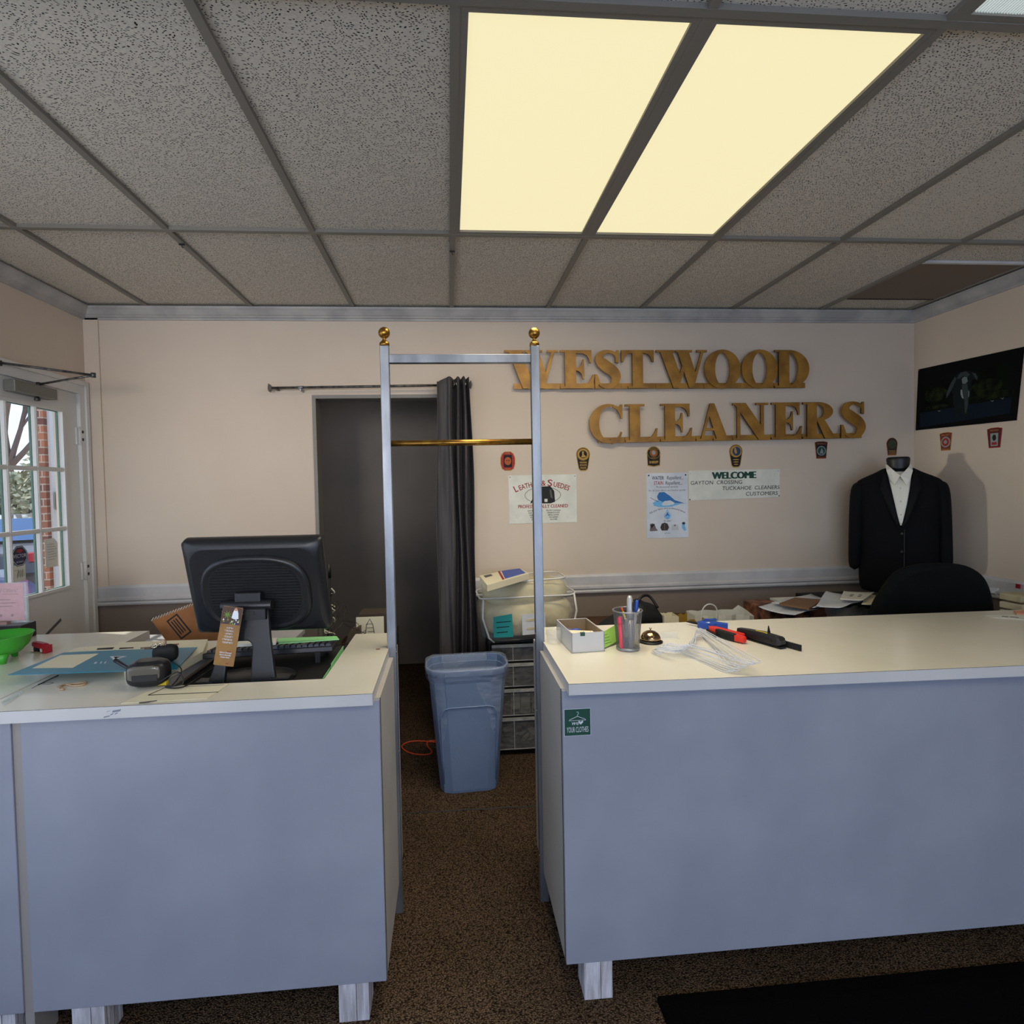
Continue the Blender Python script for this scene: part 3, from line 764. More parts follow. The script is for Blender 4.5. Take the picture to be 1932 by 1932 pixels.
def hedge(name, c0, size, n, seed, label, M=m_leaf):
    r = random.Random(seed); bb = MB(); c0 = Vector(c0)
    for i in range(n):
        th, ph = r.uniform(0, 2*PI), r.uniform(0, PI); k = r.uniform(0.55, 1.0)
        p = c0 + Vector((size[0]*math.cos(th)*math.sin(ph)*k, size[1]*math.sin(th)*math.sin(ph)*k, size[2]*math.cos(ph)*k))
        if p.z < -0.1: continue
        a = Vector((r.uniform(-1, 1), r.uniform(-1, 1), r.uniform(-1, 1))).normalized(); bt = a.orthogonal().normalized(); s = r.uniform(0.05, 0.13)
        bb.add([p-a*s, p+bt*s*0.6, p+a*s, p-bt*s*0.6], [(0, 1, 2, 3)], M)
    bb.loft([[c0+Vector((size[0]*0.6*math.cos(2*PI*j/10)*s, size[1]*0.6*math.sin(2*PI*j/10)*s, size[2]*0.6*z)) for j in range(10)] for z, s in ((-1, 0.5), (-0.5, 0.9), (0, 1), (0.6, 0.8), (1, 0.1))], mat('hedge_core', c(50, 52, 36), 0.9), True)
    o = bb.build(name); tag(o, label, 'shrub'); return o
pt = atx(30, 930, -12); hedge('hedge', (pt.x-3.5, pt.y+4.5, 0.7), (2.6, 3.4, 1.75), 9000, 1, 'dense grey green shrub beyond the cars outside')
pt = atx(60, 900, -13); hedge('hedge', (pt.x, pt.y+0.8, 0.8), (1.0, 1.1, 2.6), 3500, 2, 'tall narrow shrub beside the brick pier outside')

# ------------------------------------------------------------------ ceiling lights
def ceiling_light(x0, y0, M, label, ribs=False):
    t = empty('ceiling_light', (x0+TM/2, y0+TM, ZC), label, 'ceiling light', 'recessed ceiling lights')
    f = 0.032; X0, X1, Y0, Y1 = x0+0.0125, x0+TM-0.0125, y0+0.0125, y0+2*TM-0.0125
    bb = MB(); z0, z1 = ZC-0.001, ZC+0.02
    for a in (((X0, Y0), (X0+f*0.6, Y1)), ((X1-f*0.6, Y0), (X1, Y1)), ((X0, Y0), (X1, Y0+f*0.6)), ((X0, Y1-f*0.6), (X1, Y1))):
        bb.box((a[0][0], a[0][1], z0), (a[1][0], a[1][1], z1), m_grid)
    bb.build('frame', t)
    bb = MB(); bb.box((X0+f*0.55, Y0+f*0.55, ZC+0.008), (X1-f*0.55, Y1-f*0.55, ZC+0.014), M)
    if ribs:
        n = 70
        for i in range(n):
            x = X0+0.03+(X1-X0-0.06)*i/n; bb.box((x, Y0+0.02, ZC+0.004), (x+0.0035, Y1-0.02, ZC+0.008), mat('rib', c(190, 198, 196), 0.4, emit=0.5))  # ribs carry the diffuser's added glow
    bb.build('diffuser', t)
ceiling_light(TX0, TY1-2*TM, m_panel_on, 'lit warm ceiling light panel, left one of the bright pair')
ceiling_light(TX0+TM, TY1-2*TM, m_panel_on, 'lit warm ceiling light panel, right one of the bright pair')
ceiling_light(TX0+2*TM, TY1-4*TM, m_panel_off, 'pale ribbed ceiling light cut by the upper right picture corner', True)
# small hooks hanging from the grid
for (x, y) in ((343, 461), (853, 474)):
    p = atz(x, y, ZC-0.004); b = MB(); b.box((p.x-0.012, p.y-0.003, ZC-0.008), (p.x+0.012, p.y+0.003, ZC-0.002), m_black)
    b.tube([p, p-ZV*0.012, p+Vector((0.006, 0, -0.016))], 0.0016, m_black, 6)
    tag(b.build('ceiling_hook'), 'tiny dark hook clipped to the ceiling grid ' + ('left of the lit panels' if x < 500 else 'straight above the silver rack'), 'hook', 'ceiling grid hooks')

# ================================================================== COUNTERS
CT = 1.02
def cabinet(name, x0, x1, label, legs, left_side=True):
    t = empty(name, ((x0+x1)/2, 1.72, 0), label, 'cabinet', 'white counter cabinets')
    bb = MB(); bb.box((x0, 1.70, 0.12), (x1, 1.718, 0.985), m_panel); bb.build('front_panel', t, bevel=0.002)
    for x in (x0, x1-0.018):
        bb = MB(); bb.box((x, 1.7185, 0.12), (x+0.018, 2.128, 0.985), m_side); bb.box((x, 2.167, 0.12), (x+0.018, 2.30, 0.985), m_side)
        sx_ = x if x == x0 else x+0.018
        bb.box((sx_-0.0008, 1.7185, 0.12), (sx_+0.0008, 1.7215, 0.985), m_black_edge); bb.build('side_panel', t)
    bb = MB(); bb.box((x0+0.018, 1.7185, 0.13), (x1-0.018, 2.29, 0.15), m_inside); bb.build('bottom_shelf', t)
    bb = MB(); bb.box((x0+0.018, 1.7185, 0.86), (x1-0.018, 2.29, 0.878), m_inside); bb.build('upper_shelf', t)
    for lx, ly in legs:
        bb = MB(); bb.box((lx, ly, 0), (lx+0.09, ly+0.09, 0.1195), m_oldwood)
        bb.box((lx+0.052, ly-0.0006, 0), (lx+0.0535, ly, 0.119), m_black_edge); bb.build('leg', t, bevel=0.003)
    return t
cabinet('counter_cabinet', -1.236, -0.224, 'white cabinet under the left counter, beside the walkway', [(-0.369, 1.705), (-1.134, 1.705), (-0.369, 2.18), (-1.134, 2.18)])
cabinet('counter_cabinet', -2.17, -1.262, 'white cabinet at the far left picture edge, split off by a dark gap', [(-1.39, 1.72), (-2.1, 1.72), (-1.39, 2.18)])
cabinet('counter_cabinet', 0.331, 2.95, 'long white cabinet of the right counter', [(0.387, 1.702), (2.6, 1.702), (0.387, 2.18), (2.6, 2.18)])
# dark joint strip between the two left cabinets
b = MB(); b.box((-1.2615, 1.706, 0.0), (-1.2365, 1.80, 0.985), mat('joint_strip', c(150, 144, 140), 0.7)); tag(b.build('filler_strip'), 'narrow grey filler strip between the left cabinets', 'filler strip')

def worktop(poly, z0, z1, name, label, extra=None):
    t = MB(); fr = frame((0, 0, 0), XV, YV)
    t.prism(poly, fr, z0, z1-0.0012, m_white)
    t.prism(poly, fr, z1-0.0012, z1, m_top, m_black_edge)
    if extra: extra(t)
    o = t.build(name); tag(o, label, 'countertop', 'white counter tops'); return o
topL = [(XL+0.02, 1.66), (-0.238, 1.66), (-0.240, 2.127), (-0.2475, 2.127), (-0.2475, 2.166), (-0.240, 2.166), (-0.241, 2.355), (-0.400, 2.36), (-0.408, 1.812), (-0.915, 1.812), (-0.915, 2.345), (-1.315, 2.345), (-1.315, 2.56), (XL+0.02, 2.575)]
def holes(t):
    h = atz(713, 1225, CT)
    t.lathe([(0.001, 0.0003), (0.007, 0.0003)], (h.x, h.y, CT), m_card, 16, False)
    t.lathe([(0.007, 0.0004), (0.0085, 0.0004)], (h.x, h.y, CT), m_black_edge, 16, False)
    sx = atz(228, 1290, CT)
    t.box((-1.335, 1.66, CT), (-1.3325, 2.0, CT+0.0004), mat('seam_light', c(170, 165, 155), 0.5))
worktop(topL, 0.985, CT, 'worktop', 'white worktop of the left counter with a cut-out around the monitor', holes)
topR = [(0.344, 1.66), (3.12, 1.60), (3.12, 2.31), (0.345, 2.345), (0.345, 2.166), (0.3515, 2.166), (0.3515, 2.127), (0.344, 2.127)]
worktop(topR, 0.985, CT, 'worktop', 'long cream worktop of the right counter')
# sticker on right cabinet
fs = frame((0, 1.7, 0), XV, ZV)   # U=X, V=Z, N = X x Z = -Y (towards camera)
a = aty(1064, 1339, 1.7); a2 = aty(1114, 1335, 1.7); a3 = aty(1067, 1389, 1.7)
u0, u1, v1, v0 = a.x, a2.x, (a.z+a2.z)/2, a3.z
uc = (u0+u1)/2; w_ = u1-u0
b = MB(); b.prism(rect(u0, v0, u1, v1), fs, 0, 0.0008, m_paper2); b.flat(rect(u0+0.001, v0+0.001, u1-0.001, v1-0.001), fs, 0.001, m_green)
hang = [(0, 0.62), (0.30, 0.50), (0.32, 0.47), (-0.32, 0.47), (-0.30, 0.50), (0, 0.62), (0.0, 0.67), (0.045, 0.72), (0.03, 0.78), (-0.03, 0.78)]
b.tube([fs[0]+XV*(uc+x*w_)+ZV*(v0+(v1-v0)*(y+0.1)) - YV*0.0012 for x, y in hang], 0.0009, m_paper2, 4)
b.text('we', fs, uc-0.008, v0+0.034, 0.02, m_paper2, 0.0014, shear=0.3)
b.flat([(uc+0.010, v0+0.034), (uc+0.002, v0+0.042), (uc+0.004, v0+0.047), (uc+0.010, v0+0.043), (uc+0.016, v0+0.047), (uc+0.018, v0+0.042)], fs, 0.0014, m_paper2)
b.text('YOUR CLOTHES', fs, uc, v0+0.011, 0.024, m_paper2, 0.0014, fit=0.068)
tag(b.build('counter_sticker'), 'dark green hanger sticker on the front of the right cabinet', 'sticker')
# grey stick-on mark on left front edge
a = aty(195, 1352, 1.66); a2 = aty(232, 1338, 1.66); fs2 = frame((0, 1.66, 0), XV, ZV)
b = MB(); mg = mat('tape_residue', c(120, 128, 140), 0.6)
for (x0, z0, x1, z1) in ((0, -0.004, 0.016, 0.0), (0.018, 0.002, 0.026, 0.006), (0.024, 0.010, 0.046, 0.016), (0.03, 0.004, 0.038, 0.008), (0.008, 0.012, 0.018, 0.014)):
    b.flat([(a.x+x0, a.z+z0), (a.x+x1, a.z+z0+0.003), (a.x+x1+0.003, a.z+z1+0.003), (a.x+x0+0.002, a.z+z1)], fs2, 0.0006, mg)
tag(b.build('tape_remnant'), 'torn grey tape remnant on the front edge of the left counter', 'tape remnant')

# ------------------------------------------------------------------ floor mat
b = MB(); c0 = atz(1238, 1878, 0.012)
b.prism(rrect(c0.x, 0.35, 2.95, c0.y, 0.01), frame((0, 0, 0), XV, YV), 0, 0.009, m_rubber)
b.prism(rect(c0.x+0.05, 0.40, 2.9, c0.y-0.05), frame((0, 0, 0), XV, YV), 0.009, 0.0125, m_rubber)
tag(b.build('floor_mat'), 'black rubber-backed mat lying in front of the right counter', 'mat')

# ------------------------------------------------------------------ silver rack
t = empty('garment_rack', (0.06, 2.14, 0), 'silver square-tube garment rack with brass crossbar and ball finials', 'rack')
for sx, x in ((-1, -0.2295), (1, 0.3335)):
    b = MB(); b.box((x-0.0165, 2.13, 0), (x+0.0165, 2.163, 2.147), m_steel); b.build('post', t, bevel=0.002)
    b = MB()
    pr = [(0.0, 0), (0.018, 0), (0.019, 0.006), (0.018, 0.012), (0.012, 0.018), (0.008, 0.022), (0.006, 0.027), (0.010, 0.031)]
    pr += [(0.0215*math.sin(PI*i/14), 0.0495-0.0215*math.cos(PI*i/14)) for i in range(3, 15)]
    b.lathe(pr, (x, 2.1465, 2.147), m_brass, 24); b.build('finial', t)
    for z in ((0.16, 0.62, 1.0) if sx < 0 else (0.18, 0.75, 1.05)): b = MB(); b.lathe([(0.0, 0.003), (0.004, 0.002), (0.0045, 0)], (x-sx*0.0165, 2.14, z), m_chrome, 10, False, Matrix.Rotation(-sx*PI/2, 3, 'Y')); b.build('screw', t)
b = MB(); b.box((-0.213, 2.132, 2.083), (0.317, 2.16, 2.115), m_steel); b.build('top_bar', t, bevel=0.002)
b = MB(); b.tube([(-0.213, 2.1465, 1.786), (0.317, 2.1465, 1.786)], 0.0115, m_brass, 18); b.build('crossbar', t)

# ------------------------------------------------------------------ sign letters
def glyph(ch):
    """list of ('p', poly) / ('s', pts, widths) / ('r', cx, cy, RX, RY, rx, ry, a0, a1) in cap-height units, and the width"""
    G = []
    if ch in 'EFL':
        w = 0.80
        G.append(('p', [(0.12, 0.0), (0.40, 0.0), (0.40, 1.0), (0.12, 1.0)]))
        G.append(('p', [(0, 0), (0.5, 0), (0.5, 0.055), (0, 0.055)]))
        if ch == 'E':
            G.append(('p', [(0, 0.945), (0.40, 0.945), (0.40, 1), (0, 1)]))
            G.append(('p', [(0.38, 1), (0.80, 1), (0.80, 0.66), (0.755, 0.66), (0.735, 0.76), (0.68, 0.86), (0.58, 0.91), (0.38, 0.92)]))
            G.append(('p', [(0.38, 0.53), (0.47, 0.55), (0.54, 0.62), (0.57, 0.76), (0.61, 0.76), (0.61, 0.24), (0.57, 0.24), (0.54, 0.38), (0.47, 0.45), (0.38, 0.47)]))
        else:
            G.append(('p', [(0, 0.945), (0.52, 0.945), (0.52, 1), (0, 1)]))
        G.append(('p', [(0.38, 0), (0.83, 0), (0.87, 0.36), (0.83, 0.36), (0.79, 0.26), (0.71, 0.15), (0.60, 0.09), (0.38, 0.08)])); w = 0.87
    elif ch == 'T':
        w = 0.86
        G += [('p', [(0.29, 0), (0.57, 0), (0.57, 1), (0.29, 1)]), ('p', rect(0, 0.94, 0.86, 1)), ('p', rect(0.17, 0, 0.69, 0.055)),
              ('p', [(0, 1), (0.3, 1), (0.3, 0.92), (0.17, 0.90), (0.09, 0.82), (0.05, 0.69), (0, 0.69)]), ('p', [(0.86, 1), (0.56, 1), (0.56, 0.92), (0.69, 0.90), (0.77, 0.82), (0.81, 0.69), (0.86, 0.69)])]
    elif ch == 'S':
        w = 0.67
        G.append(('s', [(0.58, 0.78), (0.50, 0.92), (0.34, 0.965), (0.17, 0.90), (0.135, 0.74), (0.28, 0.59), (0.47, 0.45), (0.55, 0.29), (0.47, 0.10), (0.30, 0.035), (0.14, 0.10), (0.06, 0.26)],
                  [0.03, 0.07, 0.08, 0.16, 0.25, 0.30, 0.29, 0.25, 0.16, 0.08, 0.06, 0.03]))
        G += [('p', [(0.54, 0.68), (0.60, 0.66), (0.62, 0.66), (0.62, 1.0), (0.575, 1.0), (0.54, 0.93)]), ('p', [(0, 0), (0.04, 0), (0.085, 0.07), (0.12, 0.2), (0.055, 0.37), (0, 0.37)])]
    elif ch in 'OD':
        w = 0.97
        if ch == 'O': G.append(('r', 0.485, 0.5, 0.485, 0.515, 0.20, 0.43, 0, 2*PI))
        else:
            w = 0.92
            G += [('p', rect(0.11, 0, 0.39, 1)), ('p', rect(0, 0, 0.45, 0.055)), ('p', rect(0, 0.945, 0.45, 1)), ('r', 0.38, 0.5, 0.54, 0.5, 0.25, 0.43, -PI/2, PI/2)]
    elif ch == 'C':
        w = 0.86
        G += [('r', 0.50, 0.5, 0.50, 0.515, 0.25, 0.44, 0.42*PI, 1.62*PI),
              ('p', [(0.60, 0.935), (0.72, 0.86), (0.80, 0.72), (0.81, 0.63), (0.86, 0.63), (0.86, 1.0), (0.81, 1.0), (0.77, 0.93), (0.62, 1.0)]),
              ('s', [(0.56, 0.02), (0.70, 0.07), (0.79, 0.16), (0.83, 0.28)], [0.14, 0.10, 0.06, 0.04])]
    elif ch == 'W':
        w = 1.36
        G += [('p', [(0.10, 1), (0.42, 1), (0.66, 0.30), (0.60, 0.0), (0.46, 0.0)]), ('p', [(0.50, 0.0), (0.60, 0.0), (0.80, 0.62), (0.76, 0.78)]),
              ('p', [(0.56, 1), (0.86, 1), (1.06, 0.36), (1.00, 0.0), (0.88, 0.0)]), ('p', [(0.92, 0.0), (1.00, 0.0), (1.27, 0.95), (1.21, 1)]),
              ('p', rect(0, 0.945, 0.50, 1)), ('p', rect(0.52, 0.945, 0.96, 1)), ('p', rect(1.08, 0.945, 1.36, 1))]
    elif ch == 'A':
        w = 0.95
        G += [('p', [(0.37, 1), (0.49, 1), (0.86, 0.0), (0.56, 0.0), (0.33, 0.74)]), ('p', [(0.11, 0.0), (0.18, 0.0), (0.40, 0.82), (0.37, 1)]), ('p', rect(0.20, 0.27, 0.66, 0.34)),
              ('p', rect(0, 0, 0.34, 0.055)), ('p', rect(0.46, 0, 0.96, 0.055))]
    elif ch == 'N':
        w = 0.98
        G += [('p', rect(0.12, 0, 0.21, 1)), ('p', rect(0.77, 0, 0.86, 1)), ('p', [(0, 1), (0.36, 1), (0.86, 0.28), (0.86, 0), (0.72, 0), (0.12, 0.88)]),
              ('p', rect(0, 0, 0.34, 0.055)), ('p', rect(0.64, 0.945, 0.98, 1)), ('p', rect(0, 0.945, 0.2, 1))]
    elif ch == 'R':
        w = 0.95
        G += [('p', rect(0.12, 0, 0.39, 1)), ('p', rect(0, 0, 0.5, 0.055)), ('p', rect(0, 0.945, 0.45, 1)), ('r', 0.42, 0.745, 0.42, 0.255, 0.17, 0.185, -PI/2, PI/2),
              ('p', [(0.36, 1), (0.44, 1), (0.44, 0.93), (0.36, 0.93)]), ('p', [(0.36, 0.49), (0.44, 0.49), (0.44, 0.56), (0.36, 0.56)]),
              ('p', [(0.38, 0.52), (0.60, 0.52), (0.88, 0.06), (0.97, 0.055), (0.97, 0), (0.62, 0)])]
    return G, w
def letter(ch, fr, sx, sy, d0, d1, parent, rail_):
    O, U, V, N = fr; mb = MB()
    G, w = glyph(ch)
    S = lambda p: (p[0]*sx/w, p[1]*sy)
    for gi, g in enumerate(G):
        d1 = d1 + 0.00015
        if g[0] == 'p': mb.prism([S(p) for p in g[1]], fr, d0, d1, m_brass_letter, m_brass_edge)
        elif g[0] == 's': stroke_prisms(mb, [S(p) for p in g[1]], [x*sy for x in g[2]], fr, d0, d1, m_brass_letter)
        else:
            _, cx, cy, RX, RY, rx, ry, a0, a1 = g; n = 40
            rings = []
            for i in range(n+1):
                a_ = a0+(a1-a0)*i/n
                p = S((cx+RX*math.cos(a_), cy+RY*math.sin(a_))); q = S((cx+rx*math.cos(a_), cy+ry*math.sin(a_)))
                P_ = O+U*p[0]+V*p[1]; Q_ = O+U*q[0]+V*q[1]
                rings.append([P_+N*d1, Q_+N*d1, Q_+N*d0, P_+N*d0])
            mb.loft(rings, m_brass_letter, False, caps=(a1-a0 < 6.2))
    o = mb.build('letter', parent); o['label'] = 'brass letter ' + ch
    mb = MB(); mb.prism(rect(rail_[0]+0.0008, 0.0, rail_[1]-0.0008, 0.14*sy), fr, d0-0.006, d0-0.001, m_brass_letter, m_brass_edge); mb.build('rail', parent)
def word(name, text, spans, ytop, ybot, label):
    YP = 3.60
    pa = aty(spans[0][0], ybot[0], YP); pb = aty(spans[-1][1], ybot[1], YP)
    t = empty(name, (pa.x, YP, pa.z), label, 'sign')
    for i, (ch, (xa, xb_)) in enumerate(zip(text, spans)):
        fr_ = lambda k: ybot[0]+(ybot[1]-ybot[0])*k
        k = (xa-spans[0][0])/(spans[-1][1]-spans[0][0])
        yt = ytop[0]+(ytop[1]-ytop[0])*k; yb = ybot[0]+(ybot[1]-ybot[0])*k
        a_ = aty(xa, yb, YP); b_ = aty(xb_, yb, YP); c_ = aty(xa, yt, YP)
        nx = aty(spans[i+1][0], yb, YP).x if i+1 < len(spans) else b_.x-0.02
        z0 = pa.z + (pb.z-pa.z)*k
        letter(ch, frame((a_.x, YP, z0), XV, ZV), b_.x-a_.x, c_.z-a_.z, 0, 0.012, t, ((0.06 if i == 0 else 0), nx-a_.x))
    # stand-off brackets to the wall
    for k in (0.15, 0.5, 0.85):
        x = pa.x+(pb.x-pa.x)*k; mb = MB(); mb.box((x-0.012, YP+0.004, pa.z+(pb.z-pa.z)*k+0.005), (x+0.012, YB, pa.z+(pb.z-pa.z)*k+0.03), m_black); mb.build('wall_bracket', t)
    return t
word('letter_sign', 'WESTWOOD', [(952, 1053), (1057, 1121), (1122, 1170.5), (1172, 1233), (1237, 1333), (1328, 1396), (1398, 1466), (1460, 1525)], (661.5, 661), (734, 732), 'brass letter sign, upper word on the back wall, above the other')
word('letter_sign', 'CLEANERS', [(1112, 1174), (1179, 1240), (1245.5, 1305), (1312.5, 1379), (1381, 1448), (1454, 1511.5), (1513, 1577), (1585, 1631.5)], (764, 758), (836, 826), 'brass letter sign, lower word set further right on the back wall')

# ------------------------------------------------------------------ posters on the back wall
def wallframe(x0, y0, x1, y1, Y=YB):
    """px box (left, top, right, bottom) -> frame with origin at centre, width and height in metres"""
    a_ = aty(x0, y0, Y); b_ = aty(x1, y1, Y); O = (a_+b_)/2
    return frame((O.x, Y, O.z), XV, ZV), b_.x-a_.x, a_.z-b_.z
# leather poster
fr, w_, h_ = wallframe(959, 897, 1088.5, 985)
b = MB(); b.prism(rect(-w_/2, -h_/2, w_/2, h_/2), fr, 0.001, 0.003, m_paper)
R_ = 0.42
for tx, u, sz, ft in (('L', -0.172, 0.060, 0.022), ('EATHER', -0.090, 0.046, 0.125), ('&', 0.006, 0.05, 0.028), ('S', 0.046, 0.060, 0.030), ('UEDES', 0.122, 0.046, 0.104)):
    an = u/R_; b.text(tx, fr, math.sin(an)*R_, 0.085-R_*(1-math.cos(an)), sz, m_red, 0.0036, rot=-an, bold=0.0006, arc=R_, fit=ft)
el_ = ell(0, 0.025, 0.117, 0.052, 40)
b.tube([fr[0]+fr[1]*p[0]+fr[2]*p[1]+fr[3]*0.0036 for p in el_], 0.0012, m_ink, 4, closed=True)
for poly in ([(-0.06, 0.075), (-0.02, 0.08), (-0.03, 0.02), (-0.05, -0.015), (-0.085, -0.03), (-0.06, 0.02)], [(-0.02, 0.08), (0.05, 0.082), (0.075, 0.05), (0.08, -0.02), (0.05, -0.03), (0, -0.03), (-0.03, -0.01)]):
    b.flat(poly, fr, 0.0038, m_ink)
for poly in ([(0.045, 0.06), (0.055, 0.06), (0.065, 0.0), (0.05, 0.01)], [(0.01, -0.02), (0.03, -0.02), (0.03, 0.0), (0.01, 0.0)], [(-0.05, 0.06), (-0.045, 0.06), (-0.06, -0.01), (-0.066, -0.012)]): b.flat(poly, fr, 0.0042, m_inkgrey if poly[0][0] != 0.01 else m_paper)
for _k in range(3): b.text('PROFESSIONALLY CLEANED', fr, 0.0007*_k, -0.058, 0.032, m_red, 0.0036+0.0001*_k, fit=0.325)
for i, (l, r) in enumerate((('LEATHER RENEWAL', 'PILLOW CLEANING'), ('FUR CLEANING', 'HANDBAGS & SHOES'), ('FUR STORAGE', 'BRIDAL GOWNS'), ('FUR REPAIR', 'RUG CLEANING'), ('FAKE FUR', 'GLOVES'))):
    b.text(l, fr, -0.052, -0.080-0.0145*i, 0.013, m_ink, 0.0036, fit=0.10-0.013*i, bold=0.0002); b.text(r, fr, 0.068, -0.080-0.0145*i, 0.013, m_ink, 0.0036, fit=0.094-0.012*i, bold=0.0002)
for u in (-w_/2+0.01, w_/2-0.01): b.lathe([(0.003, 0), (0.003, 0.003), (0, 0.004)], fr[0]+fr[1]*u+fr[2]*(h_/2-0.012)+fr[3]*0.003, m_inkgrey, 8, False, Matrix.Rotation(PI/2, 3, 'X'))
tag(b.build('leather_poster'), 'white poster with red arched lettering about leather behind the rack post', 'poster')
# water repellent poster
fr, w_, h_ = wallframe(1219, 893, 1298, 1014)
b = MB(); b.prism([(-w_/2, -h_/2+0.003), (w_/2+0.003, -h_/2), (w_/2, h_/2), (-w_/2, h_/2)], fr, 0.001, 0.003, m_paper2)
b.text('WATER', fr, -0.062, 0.172, 0.034, m_navy, 0.0036, fit=0.082, bold=0.0004); b.text('Repellent...', fr, 0.055, 0.172, 0.034, m_ink, 0.0036, fit=0.115, shear=0.2)
b.text('STAIN', fr, -0.058, 0.138, 0.034, m_red, 0.0036, fit=0.064, bold=0.0004); b.text('Repellent...', fr, 0.045, 0.138, 0.034, m_ink, 0.0036, fit=0.115, shear=0.2)
b.text('Professional service', fr, 0, 0.118, 0.018, m_inkgrey, 0.0036, fit=0.145); b.text('for all your fabric and leather goods', fr, 0, 0.096, 0.016, m_inkgrey, 0.0036, fit=0.25)
lb = mat('print_lightblue', c(110, 180, 226), 0.6); db = mat('print_blue', c(40, 110, 176), 0.6)
b.flat([(-0.10, 0.02), (-0.07, 0.035), (0, 0.02), (0.10, 0.012), (0.03, -0.008), (-0.05, -0.01), (-0.09, 0.0)], fr, 0.0036, lb)
b.flat([(-0.07, 0.06), (-0.055, 0.088), (-0.02, 0.09), (0.02, 0.062), (0.05, 0.035), (0.12, 0.012), (0.05, 0.016), (-0.03, 0.026), (-0.06, 0.036)], fr, 0.004, db)
b.flat([(-0.04, 0.01), (-0.02, 0.03), (0.02, 0.034), (0.05, 0.018), (0.04, 0.006), (0.0, 0.0), (-0.03, 0.0)], fr, 0.0044, m_paper2)
b.tube([fr[0]+fr[1]*x+fr[2]*y+fr[3]*0.0042 for x, y in ((-0.115, 0.055), (-0.09, 0.04), (-0.06, 0.028))], 0.0012, m_ink, 4)
b.text('Ask your fabric care professional about', fr, 0, -0.022, 0.017, m_ink, 0.0036, fit=0.25, arc=0.24)
def drop(cu, cv, s): return [(cu, cv+s*1.5), (cu+s*0.45, cv+s*0.55)] + [(cu+s*0.8*math.cos(a_), cv+s*0.8*math.sin(a_)) for a_ in [PI*0.12-PI*1.24*i/12 for i in range(13)]] + [(cu-s*0.45, cv+s*0.55)]
b.flat(drop(0, -0.068, 0.030), fr, 0.0036, lb); b.flat(drop(0, -0.069, 0.024), fr, 0.004, m_paper2); b.flat(drop(0, -0.07, 0.020), fr, 0.0044, db); b.flat(ell(0, -0.074, 0.014, 0.009), fr, 0.0048, lb)
b.text('for your:', fr, 0, -0.106, 0.016, m_ink, 0.0036, fit=0.05)
gy = mat('print_grey', c(110, 100, 100), 0.7); wg = mat('print_pale', c(190, 195, 200), 0.7)
b.flat([(-0.12, -0.12), (-0.10, -0.115), (-0.085, -0.13), (-0.078, -0.15), (-0.065, -0.165), (-0.11, -0.168), (-0.122, -0.165), (-0.118, -0.14)], fr, 0.0036, gy)
b.flat([(-0.115, -0.125), (-0.085, -0.118), (-0.09, -0.128), (-0.11, -0.15)], fr, 0.0039, m_ink)
b.flat([(-0.04, -0.12), (-0.02, -0.112), (0.0, -0.12), (0.01, -0.145), (0.0, -0.165), (-0.04, -0.165), (-0.05, -0.145)], fr, 0.0036, mat('print_dark', c(60, 50, 48), 0.7)); b.flat(rect(-0.022, -0.16, -0.018, -0.12), fr, 0.0039, gy)
b.flat([(0.03, -0.13), (0.07, -0.13), (0.078, -0.165), (0.026, -0.165)], fr, 0.0036, wg); b.flat([(0.04, -0.128), (0.06, -0.128), (0.05, -0.14)], fr, 0.0039, gy)
b.flat([(0.10, -0.118), (0.12, -0.118), (0.118, -0.14), (0.128, -0.165), (0.115, -0.172), (0.098, -0.15)], fr, 0.0036, lb); b.flat(ell(0.11, -0.12, 0.011, 0.008), fr, 0.0039, m_navy)
b.text('and more...', fr, 0, -0.186, 0.010, m_ink, 0.0036, fit=0.045)
for u in (-w_/2+0.016, w_/2-0.014): b.lathe([(0.005, 0), (0.005, 0.003), (0, 0.004)], fr[0]+fr[1]*u+fr[2]*(h_/2-0.015)+fr[3]*0.003, m_ink, 8, False, Matrix.Rotation(PI/2, 3, 'X'))
tag(b.build('repellent_poster'), 'tall white poster with blue leaf and water drop', 'poster')
# welcome banner
a_ = aty(1299, 889, YB); b_ = aty(1471, 937, YB)
fr, w_, h_ = wallframe(1299, 888, 1471, 941)
b = MB(); b.prism([(-w_/2, -h_/2+0.002), (w_/2, -h_/2+0.012), (w_/2, h_/2), (-w_/2, h_/2)], fr, 0.001, 0.0022, m_paper)
for _k in range(7): b.text('WELCOME', fr, -0.008+0.0016*_k, 0.042+0.001*(_k % 2), 0.064, m_green, 0.003+0.0001*_k, fit=0.30)
b.text('GAYTON  CROSSING', fr, -0.125, 0.006, 0.036, m_ink, 0.003, fit=0.355, shear=0.1)
b.text('TUCKAHOE  CLEANERS', fr, 0.115, -0.034, 0.036, m_ink, 0.003, fit=0.40, shear=0.1)
b.text('CUSTOMERS', fr, 0.19, -0.074, 0.036, m_ink, 0.003, fit=0.225, shear=0.1)
for u, v in ((-w_/2+0.006, -h_/2+0.008), (w_/2-0.006, -h_/2+0.02), (-w_/2+0.01, h_/2-0.02), (w_/2-0.012, h_/2-0.012)): b.lathe([(0.004, 0), (0.004, 0.003), (0, 0.004)], fr[0]+fr[1]*u+fr[2]*v+fr[3]*0.0022, m_ink if v < 0 else m_wire, 8, False, Matrix.Rotation(PI/2, 3, 'X'))
tag(b.build('welcome_banner'), 'wide cream paper banner with green heading to the right of the drop poster', 'banner')

